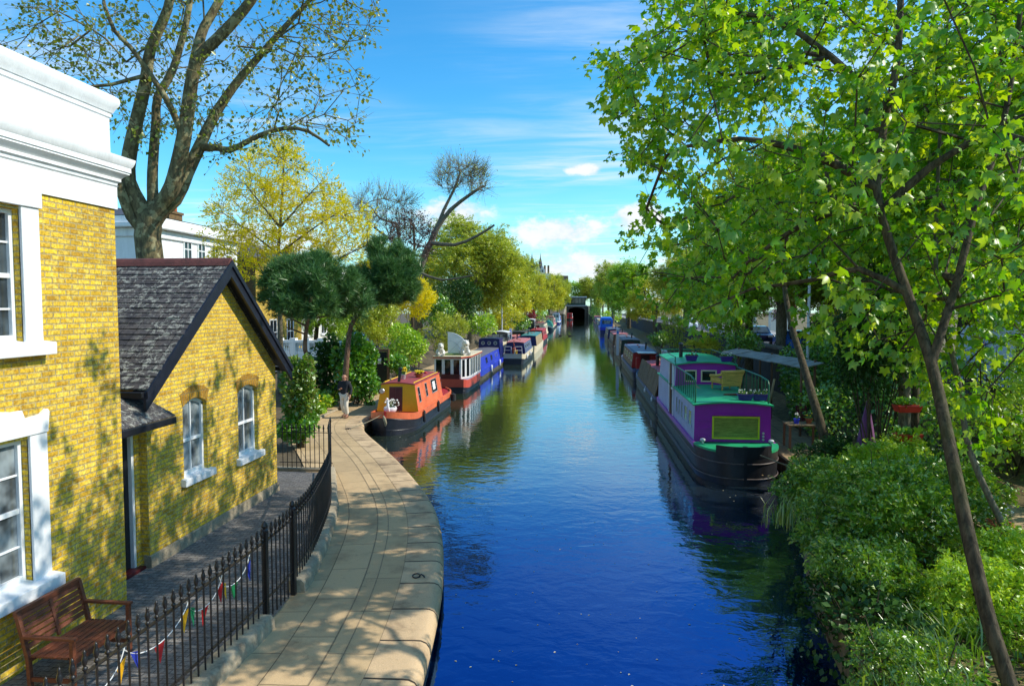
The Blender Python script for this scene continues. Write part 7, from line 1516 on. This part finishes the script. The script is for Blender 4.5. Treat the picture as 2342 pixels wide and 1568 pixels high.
# ------------------------------------------------------------------ street: cars, van, gate piers, posts
def car(label, p, rz, paint_m, L=4.2, Wd=1.75, H=1.45, group='cars parked along the garden-side street'):
    root = thing('parked_car', label, 'car', p, rz, group); h = Wd / 2; s = L / 4.2
    prof = [(-2.1, .30), (-2.08, .62), (-1.95, .80), (-1.15, .90), (-.55, 1.40), (.25, 1.45), (1.15, 1.38), (1.75, .98), (2.05, .92), (2.1, .55), (2.08, .30)]
    mb = MB(); lo = [(x * s, z * H / 1.45) for x, z in prof]
    rings = []
    for yy, k in ((-h, .0), (-h * .96, 1.0), (h * .96, 1.0), (h, .0)): rings.append([(x * (1 - .02 * (k == 0)), yy * (1 if z < .95 else .86), z * (1 if k else .985)) for x, z in lo])
    mb.loft(rings); mb.build('body', paint_m, root, smooth=45, bevel=.02)
    for sg in (-1, 1):
        for pts in ([(-1.02, .93), (-.52, 1.33), (.18, 1.37), (.18, .93)], [(.26, .93), (.26, 1.37), (1.08, 1.31), (1.55, .97)]): mb = MB(); mb.slab([(x * s, sg * (h * .955 - (z - .93) * .26), z * H / 1.45) for x, z in pts], (0, sg * .03, 0)); mb.build('side_window', M_DGLASS, root)
    for pts in ([(-1.13, .93), (-.60, 1.37)], [(1.20, 1.35), (1.74, 1.0)]): (x0, z0), (x1, z1) = pts; mb = MB(); e = -.02 if x0 < 0 else .02; mb.hexa([(x0 * s + e, -h * .78, z0), (x0 * s + e, h * .78, z0), (x1 * s + e, h * .74, z1), (x1 * s + e, -h * .74, z1), (x0 * s + e, -h * .78, z0 + .03), (x0 * s + e, h * .78, z0 + .03), (x1 * s + e, h * .74, z1 + .03), (x1 * s + e, -h * .74, z1 + .03)]); mb.build('windscreen', M_GLASS, root)
    for x in (-1.3, 1.3):
        for sg in (-1, 1):
            mb = MB(); mb.lathe([(.05, -.09), (.30, -.09), (.32, -.05), (.32, .05), (.30, .09), (.05, .09)], (0, 0, 0), 18); mb.v = [(a, c_, b_) for a, b_, c_ in mb.v]; w = mb.build('wheel', M_RUBBER, root, smooth=40); w.location = (x * s, sg * (h - .07), .32)
            mb = MB(); mb.lathe([(.02, -.10), (.19, -.098), (.19, .098), (.02, .10)], (0, 0, 0), 12); mb.v = [(a, c_, b_) for a, b_, c_ in mb.v]; mb.build('rim', M_CHROME, w)
    for sg in (-1, 1):
        mb = MB(); mb.box(-2.10 * s, -1.96 * s, sg * h * .62 - .16, sg * h * .62 + .16, .62, .76); mb.build('headlight', M_CHROME, root, bevel=.02); mb = MB(); mb.box(1.98 * s, 2.11 * s, sg * h * .74 - .10, sg * h * .74 + .10, .68, .90); mb.build('tail_light', M_REDP, root, bevel=.02)
CP = [paint('car_dark_blue', 24, 34, 66, .2), paint('car_silver', 168, 174, 182, .25), paint('car_blue', 40, 92, 170, .2), paint('car_black', 14, 15, 18, .2), paint('car_white', 225, 228, 232, .25)]
for lb_, px, Y, m in (('dark blue parked car behind the boarded fence', 1715, 45, 0), ('silver parked car behind the street wall, near the pale tree trunk', 1622, 56, 1), ('mid blue parked car between the gate piers and the leaning tree', 1800, 37, 2), ('black parked car with a red tail light near the evergreens', 1872, 31.5, 3), ('white parked car by the distant white sign', 1568, 78, 4), ('dark car parked last along the far street wall', 1545, 95, 3)):
    x = 13.7; car(lb_, (x, x * FL / (px - VPX), 2.02), PI / 2, CP[m])
car('dark parked car on the towpath-side street below the avenue', (-14.3, 150, 1.65), PI / 2, CP[0], group=None); car('blue parked car behind the laurel bush', (-16.4, 47, 1.65), PI / 2, CP[2], group=None)
def van():
    Y = 23.4; root = thing('white_van', 'white van with ladder rack and a round blue emblem parked beyond the railing', 'van', (14.6, Y, 2.02), PI / 2, None); h = .98
    prof = [(-2.6, .35), (-2.6, 1.0), (-2.1, 1.22), (-1.5, 2.1), (-1.2, 2.25), (2.3, 2.3), (2.5, 2.2), (2.62, .9), (2.6, .35)]; mb = MB()
    mb.loft([[(x, yy * (1 if z < 1.3 else .93), z * k) for x, z in prof] for yy, k in ((-h, .985), (-h * .96, 1), (h * .96, 1), (h, .985))]); mb.build('body', paint('van_white', 214, 220, 230, .3, .06), root, smooth=40, bevel=.03)
    for sg in (-1, 1):
        mb = MB(); mb.slab([(x, sg * (h * .955 - (z - 1.2) * .05), z) for x, z in [(-1.85, 1.25), (-1.42, 1.95), (-.75, 1.97), (-.75, 1.25)]], (0, sg * .03, 0)); mb.build('side_window', M_DGLASS, root)
        mb = MB(); mb.box(2.5, 2.64, sg * .88 - .07, sg * .88 + .07, .95, 1.45); mb.build('tail_light', M_REDP, root)
        for x in (-1.7, 1.6): mb = MB(); mb.lathe([(.05, -.1), (.33, -.1), (.35, 0), (.33, .1), (.05, .1)], (0, 0, 0), 18); mb.v = [(a, c_, b_) for a, b_, c_ in mb.v]; w = mb.build('wheel', M_RUBBER, root, smooth=40); w.location = (x, sg * .92, .35)
    mb = MB()
    for r0, r1, x in ((.17, .24, .95),): mb.loft([[(x + r * math.cos(a), h + .012, 1.55 + r * math.sin(a)) for r in (r0, r1)] for a in [2 * PI * i / 20 * .86 + .5 for i in range(20)]], closed=False)
    mb.ball((.97, h + .01, 1.55), .09, (1, .1, 1)); mb.build('emblem', P_BLUE, root, fix=False)
    mb = MB()
    for x in (-.9, .5, 1.9): mb.box(x - .03, x + .03, -.85, .85, 2.40, 2.46); mb.box(x - .03, x + .03, -.85, -.80, 2.27, 2.40); mb.box(x - .03, x + .03, .80, .85, 2.27, 2.40)
    for y in (-.6, -.2, .3, .7): mb.box(-1.2, 2.3, y - .03, y + .03, 2.462, 2.52)
    mb.build('roof_rack', M_CHROME, root)
van()
def piers():
    for i, (px, Y, lb_) in enumerate([(1752, 44, 'tall pale gate pier left of its pair across the street'), (1776, 44, 'tall pale gate pier right of its pair across the street'), (1706, 56, 'stone gate pier with pyramid cap further along the street')]):
        x = (px - VPX) / FL * Y; x = 22.4; Yp = x * FL / (px - VPX); root = thing('gate_pier', lb_, 'pier', (x, Yp, 2.1), 0, 'gate piers across the street'); s = .45; mb = MB(); mb.box(-s, s, -s, s, 0, 2.0); mb.build('shaft', M_STUCCO2, root, bevel=.02)
        mb = MB(); mb.box(-s - .08, s + .08, -s - .08, s + .08, 2.002, 2.16); mb.add([(-s, -s, 2.162), (s, -s, 2.162), (s, s, 2.162), (-s, s, 2.162), (0, 0, 2.6)], [(0, 1, 4), (1, 2, 4), (2, 3, 4), (3, 0, 4), (3, 2, 1, 0)]); mb.build('cap', M_STUCCO2, root)
piers()
def post(label, px, Y, z0, z1, r, mat, lampm=True, x=None):
    p = aty(px, 700, Y); root = thing('street_lamp', label, 'lamp', (p.x, Y, z0)); mb = MB(); mb.tube([(0, 0, 0), (0, 0, 1.0), (0, 0, z1 - z0)], [r * 1.6, r, r * .7], 8); mb.build('post', mat, root, smooth=50)
    if lampm: mb = MB(); mb.tube([(0, 0, z1 - z0 - .02), (-.5, 0, z1 - z0 + .15)], r * .6, 6); mb.build('arm', mat, root); mb = MB(); mb.ball((-.65, 0, z1 - z0 + .12), .16, (1.4, .8, .5)); mb.build('lamp_head', M_GREYW, root, smooth=60)
post('grey street lamp post in front of the pink blossom', 1850, 27, 2.05, 8.5, .06, M_GREYW); post('thin dark lamp post beside the gate piers', 1694, 40, 2.05, 7.5, .06, M_IRON)
post('slim lamp post among the avenue trees on the towpath side', 1148, 74, 1.6, 7.6, .07, M_GREYW)
town_house('terrace_house', 'pale stucco house across the garden-side street behind the foliage', 24.5, 24, 46, 2.1, 11.0, M_STUCCO2, [(y - .5, y + .5, z, z + 1.8) for y in (27, 31, 35, 39, 43) for z in (3.4, 6.8)], M_SLATE2, 9, sgn=-1)
def sign_far():
    Y = 88; p = aty(1543, 728, Y); root = thing('street_sign', 'white rectangular sign board on a post by the distant parked cars', 'sign', (p.x, Y, 2.05)); mb = MB(); mb.tube([(0, 0, 0), (0, 0, 3.3)], .06, 6); mb.build('post', M_GREYW, root); mb = MB(); mb.box(-.65, .65, -.08, -.03, 1.6, 3.3); mb.build('board', M_WHITE, root)
sign_far()
def utility_post(lb_, px, py, Y, zt):
    p = aty(px, py, Y); root = thing('service_bollard', lb_, 'bollard', (p.x, Y, .5)); mb = MB(); mb.box(-.12, .12, -.10, .10, 0, zt); mb.build('column', M_GREYW, root, bevel=.02); mb = MB(); mb.box(-.14, .14, -.12, .12, zt + .002, zt + .10); mb.build('cap', M_CHROME, root, bevel=.02); mb = MB(); mb.box(-.07, .07, -.115, -.102, zt - .3, zt - .08); mb.build('panel', P_SKYB, root)
utility_post('white service bollard standing behind the red roof by the purple boat', 1519, 800, 32.5, 2.3); utility_post('white service bollard on the bank by the grey-roofed boat', 1413, 752, 62, 2.3)
utility_post('pale service bollard on the towpath behind the grey cruiser', 1168, 748, 66, 2.2)
# ------------------------------------------------------------------ things lying about the right garden
def trough(lb_, px, py, Y):
    p = aty(px, py, Y); root = thing('red_trough', lb_, 'planter', (p.x, Y, p.z - .14), .1); mb = MB(); mb.hexa([(-.23, -.11, 0), (.23, -.11, 0), (.23, .11, 0), (-.23, .11, 0), (-.29, -.15, .17), (.29, -.15, .17), (.29, .15, .17), (-.29, .15, .17)]); mb.build('trough', M_REDP, root, bevel=.02)
    rng = np.random.default_rng(int(py)); n = 170; pos = np.stack([rng.uniform(-.27, .27, n), rng.uniform(-.14, .14, n), rng.uniform(.15, .28, n)], 1); put_leaves('leaves', TOw, pos, rng.normal(0, .7, (n, 3)) + np.array([0, 0, .6]), rng.normal(0, 1, (n, 3)), .10, L_LAUR, root, (0, 0, 0))
trough('upper red plastic trough of green plants strapped to the slender tree', 2075, 928, 16.0); trough('lower red plastic trough of green plants strapped to the slender tree', 2077, 994, 16.0)
def garden_bits():
    p = aty(1755, 925, 24.5); root = thing('leaning_pole', 'bare wooden pole leaning against the lean-to', 'pole', (p.x, 24.5, .5)); mb = MB(); mb.tube([(-.15, 0, 0), (.08, .1, 1.0), (.28, .2, 1.9)], .04, 7); mb.build('pole', M_WOODP, root, smooth=50)
    p = aty(1835, 940, 21.5); root = thing('garden_table', 'small dark garden table cluttered with pots under the trees', 'table', (p.x, 21.5, .6)); mb = MB(); mb.box(-.5, .5, -.35, .35, .72, .77); mb.build('top', M_WOODG, root, bevel=.01)
    for a in (-.44, .44):
        for b in (-.3, .3): mb = MB(); mb.box(a - .03, a + .03, b - .03, b + .03, 0, .718); mb.build('leg', P_BROWN, root)
    pot_flowers('flower_pot', 'small blue pot on the garden table', (p.x - .2, 21.4, 1.37), .09, .16, P_BLUE, M_FLW, M_LEAFPOT, 8, 31, .02); pot_flowers('flower_pot', 'small clay pot on the garden table', (p.x + .2, 21.5, 1.37), .10, .15, M_TERRA, M_FLY, M_LEAFPOT, 8, 32, .02)
    p = aty(1852, 990, 18.6); pot_flowers('flower_pot', 'terracotta bowl on the ground by the leaning tree', (p.x + .4, 18.9, .55), .22, .22, M_TERRA, M_FLW, M_LEAFPOT, 16, 33, .02)
    p = aty(1982, 1000, 17.2); root = thing('folded_parasol', 'folded purple parasol standing among the shrubs', 'parasol', (p.x, 17.2, .9)); mb = MB(); mb.lathe([(.30, .25), (.24, .6), (.14, 1.2), (.03, 1.75), (.01, 1.8)], (0, 0, 0), 9); mb.build('canopy', pm('purple_canvas', (.16, .05, .16), .8, .3, 5), root, smooth=40); mb = MB(); mb.tube([(0, 0, 0), (0, 0, 1.9)], .02, 6); mb.build('pole', M_WOODP, root)
    p = aty(2285, 1150, 11.6); pot_flowers('terracotta_pot', 'large terracotta pot beside the sandy garden path', (p.x, 11.6, 1.12), .20, .34, M_TERRA, M_FLW, M_LEAFPOT, 22, 34, .02, 1.0, .3)
    p = at(2318, 1290, 1.12); root = thing('plastic_bag', 'crumpled pale plastic bag on the garden soil by the path', 'bag', p); rng = random.Random(3); mb = MB(); rings = []
    for i in range(7):
        t = i / 6; rr = .2 * math.sin(PI * (.12 + .8 * t)) ** .7; rings.append([(rr * math.cos(2 * PI * j / 11) * rng.uniform(.7, 1.25), rr * .8 * math.sin(2 * PI * j / 11) * rng.uniform(.7, 1.25), .18 * t + rng.uniform(-.012, .012)) for j in range(11)])
    mb.loft(rings); mb.build('bag', pm('plastic_film', (.62, .66, .70), .35, .15, 12), root)
    p = at(1770, 955, .52); root = thing('red_chair', 'dark red canvas folding chair on the flagstones beyond the purple boat', 'chair', (p.x + .2, 24.2, .52), .5); mb = MB(); mb.box(-.24, .24, -.22, .22, .42, .45); mb.build('seat', pm('red_canvas', (.16, .02, .025), .8, .3, 6), root); mb = MB(); mb.hexa([(-.24, .20, .45), (.24, .20, .45), (.24, .23, .45), (-.24, .23, .45), (-.24, .36, .98), (.24, .36, .98), (.24, .39, .98), (-.24, .39, .98)]); mb.build('backrest', MATS['red_canvas'], root)
    for a in (-.22, .22):
        for b in (-.2, .2): mb = MB(); mb.tube([(a, b, 0), (a, -b * .9, .42)], .014, 5); mb.build('leg', M_IRON, root)
garden_bits()
# two ducks on the water
def duck(lb_, px, py, rz, m):
    p = at(px, py, 0); root = thing('duck', lb_, 'duck', p, rz); k = 1.25; mb = MB()
    mb.tube([(-.26 * k, 0, .13 * k), (-.18 * k, 0, .08 * k), (0, 0, .07 * k), (.14 * k, 0, .09 * k), (.20 * k, 0, .15 * k), (.20 * k, 0, .24 * k), (.25 * k, 0, .27 * k), (.33 * k, 0, .255 * k)], [.01, .07 * k, .10 * k, .085 * k, .045 * k, .04 * k, .045 * k, .012], 10); mb.build('body', m, root, smooth=60)
    mb = MB(); mb.tube([(.30 * k, 0, .262 * k), (.37 * k, 0, .25 * k)], [.018, .008], 6); mb.build('bill', M_FLY, root)
duck('brown duck swimming ahead on the far water', 1281, 768, PI, pm('duck_brown', (.07, .05, .035), .8, .4, 12)); duck('dark duck swimming behind its companion on the far water', 1303, 768.5, PI, pm('duck_dark', (.02, .022, .02), .7, .4, 12))

def debris():
    rng = np.random.default_rng(9); n = 420; y = rng.uniform(6, 30, n) ** 1.0; x = np.array([rng.uniform(lb(a) + .1, rb(a) - .1) for a in y]); a = rng.uniform(0, 6.28, n)
    o = put_leaves('floating_debris', TOw, np.stack([x, y, np.full(n, .004)], 1), np.stack([np.cos(a), np.sin(a), np.zeros(n)], 1), np.tile([0, 0, 1.0], (n, 1)), rng.uniform(.015, .05, n), leaf_mat('floating_petal', (.5, .42, .25), (.7, .66, .5), None, .1, .05), None, (0, 0, 0)); tag(o, 'specks of leaf and blossom floating on the water', 'floating debris', None, 'stuff')
debris()
# ================================================================== man walking on the towpath
def man():
    p = at(789, 955, .5); rz = math.radians(-10); root = thing('person', 'bald man in black jacket and cream trousers walking along the towpath', 'person', (p.x, p.y, .503), rz)
    # faces -y; z up. joints in metres
    J = {'pel': (0, 0, .94, .135), 'belly': (0, -.01, 1.10, .14), 'chest': (0, 0, 1.30, .155), 'neck0': (0, .01, 1.47, .075), 'neck': (0, -.01, 1.54, .06), 'jaw': (0, -.035, 1.60, .075), 'head': (0, -.02, 1.67, .098), 'top': (0, -.01, 1.745, .075),
         'sl': (.19, .01, 1.42, .075), 'el': (.27, .05, 1.14, .05), 'wl': (.27, -.06, .90, .036), 'sr': (-.19, .01, 1.42, .075), 'er': (-.27, .02, 1.15, .052), 'wr': (-.10, -.20, 1.17, .036),
         'hl': (.10, 0, .90, .10), 'kl': (.11, -.10, .51, .066), 'al': (.10, .0, .10, .045), 'tl': (.11, -.13, .045, .042), 'hr': (-.10, 0, .90, .10), 'kr': (-.11, .0, .49, .066), 'ar': (-.11, .20, .13, .045), 'tr': (-.12, .10, .05, .042)}
    E = [('pel', 'belly'), ('belly', 'chest'), ('chest', 'neck0'), ('neck0', 'neck'), ('neck', 'jaw'), ('jaw', 'head'), ('head', 'top'), ('chest', 'sl'), ('sl', 'el'), ('el', 'wl'), ('chest', 'sr'), ('sr', 'er'), ('er', 'wr'), ('pel', 'hl'), ('hl', 'kl'), ('kl', 'al'), ('al', 'tl'), ('pel', 'hr'), ('hr', 'kr'), ('kr', 'ar'), ('ar', 'tr')]
    def skin(name, keys, edges, mat, grow=0, rootk=None, extra=None, sub=2):
        me = bpy.data.meshes.new(name); idx = {k: i for i, k in enumerate(keys)}; vs = [J[k][:3] for k in keys]; rr = [J[k][3] + grow for k in keys]; es = [(idx[a], idx[b]) for a, b in edges]
        for ch in (extra or []):
            prev = idx[ch[0]]
            for (x, y, z, r) in ch[1]: vs.append((x, y, z)); rr.append(r); es.append((prev, len(vs) - 1)); prev = len(vs) - 1
        me.from_pydata(vs, es, []); o = link_mesh(name, me, mat, root)
        o.modifiers.new('skin', 'SKIN').use_smooth_shade = True; s = o.modifiers.new('sub', 'SUBSURF'); s.levels = sub; s.render_levels = sub
        lay = me.skin_vertices[0] if me.skin_vertices else None
        if lay is None:
            bm = bmesh.new(); bm.from_mesh(me); bm.verts.layers.skin.verify(); bm.to_mesh(me); bm.free(); lay = me.skin_vertices[0]
        for i, v in enumerate(lay.data): v.radius = (rr[i], rr[i]); v.use_root = (i == idx[rootk or keys[0]])
        return o
    SK = pm('skin', (.52, .25, .16), .6, .12, 20)
    fing = []
    for w, out, dn, sg in (('wl', (0, -.25, -1), None, 1), ('wr', (.75, -.55, .25), None, -1)):
        W0 = Vector(J[w][:3]); d = Vector(out).normalized(); side = Vector((0, 1, 0)).cross(d).normalized() if w == 'wl' else Vector((0, 0, 1)).cross(d).normalized(); palm = W0 + d * .085
        ch = [(tuple(palm) + (.034,))]
        fing.append((w, ch))
    keys = list(J); b = skin('body', keys, E, SK, rootk='pel', extra=fing)
    # fingers: five tapering bent tubes per hand, rooted in the palm
    fb = MB()
    for w, out in (('wl', (0, -.25, -1)), ('wr', (.75, -.55, .25))):
        W0 = Vector(J[w][:3]); d = Vector(out).normalized(); s = d.cross(Vector((1, 0, 0) if w == 'wl' else (0, 0, 1))).normalized(); c = s.cross(d).normalized() * (-1 if w == 'wl' else 1)
        for k, (q, l) in enumerate(((-.028, .062), (-.009, .074), (.010, .07), (.027, .055))):
            a = W0 + d * .085 + s * q; fb.tube([a, a + d * l * .5 + c * .006, a + d * l * .8 + c * .025, a + d * l * .9 + c * .045], [.0095, .009, .008, .006], 6)
        a = W0 + d * .03 + s * -.03; fb.tube([a, a + d * .03 - s * .025 + c * .01, a + d * .06 - s * .03 + c * .02], [.012, .010, .007], 6)
    fb.build('fingers', SK, root, smooth=60)
    f = MB(); f.tube([(0, -.105, 1.685), (0, -.135, 1.65), (0, -.112, 1.64)], [.010, .017, .012], 6); 
    for sg in (-1, 1): f.ball((sg * .10, -.015, 1.655), .03, (.4, .8, 1.1), 8, 6)
    f.build('face', SK, root, smooth=60)
    e = MB()
    for sg in (-1, 1): e.ball((sg * .036, -.104, 1.683), .012, (1, .6, .8), 8, 6)
    e.build('eyes', M_BLACK, root, smooth=60); m = MB(); m.box(-.026, .026, -.118, -.108, 1.603, 1.611); m.build('mouth', M_DOORM, root)
    JK = pm('black_jacket', (.012, .014, .02), .85, .3, 8, .3, 40); TR = pm('cream_trousers', (.66, .60, .50), .85, .12, 5, .3, 30)
    J.update({'wl2': (.27, -.05, .93, .045), 'wr2': (-.135, -.165, 1.17, .045), 'hem': (0, 0, .93, .165), 'neck0': (0, .01, 1.46, .085)})
    skin('jacket', ['chest', 'belly', 'hem', 'neck0', 'sl', 'el', 'wl2', 'sr', 'er', 'wr2'], [('chest', 'belly'), ('belly', 'hem'), ('chest', 'neck0'), ('chest', 'sl'), ('sl', 'el'), ('el', 'wl2'), ('chest', 'sr'), ('sr', 'er'), ('er', 'wr2')], JK, .022, 'chest')
    J.update({'al2': (.10, .0, .12, .07), 'ar2': (-.11, .19, .16, .07), 'kl': (.11, -.10, .51, .075), 'kr': (-.11, .0, .49, .075)})
    skin('trousers', ['pel', 'hl', 'kl', 'al2', 'hr', 'kr', 'ar2'], [('pel', 'hl'), ('hl', 'kl'), ('kl', 'al2'), ('pel', 'hr'), ('hr', 'kr'), ('kr', 'ar2')], TR, .016, 'pel')
    for a, t in (('al', 'tl'), ('ar', 'tr')):
        A, T = Vector(J[a][:3]), Vector(J[t][:3]); mb = MB(); dr = (T - A); dr.z = 0; dr.normalize(); lift = 0 if a == 'al' else .03
        mb.tube([(A.x, A.y, 0) + Vector((0, 0, .05 + lift * 1.5)) - dr * .08 if False else Vector((A.x, A.y, .05 + lift * 1.5)) - dr * .07, Vector((A.x, A.y, .055 + lift)) + dr * .02, Vector((A.x, A.y, .05 + lift * .5)) + dr * .12, Vector((A.x, A.y, .035)) + dr * .20], [.04, .055, .05, .03], 9); mb.build('shoe', pm('brown_shoe', (.16, .07, .04), .6, .3, 10), root, smooth=60)
man()
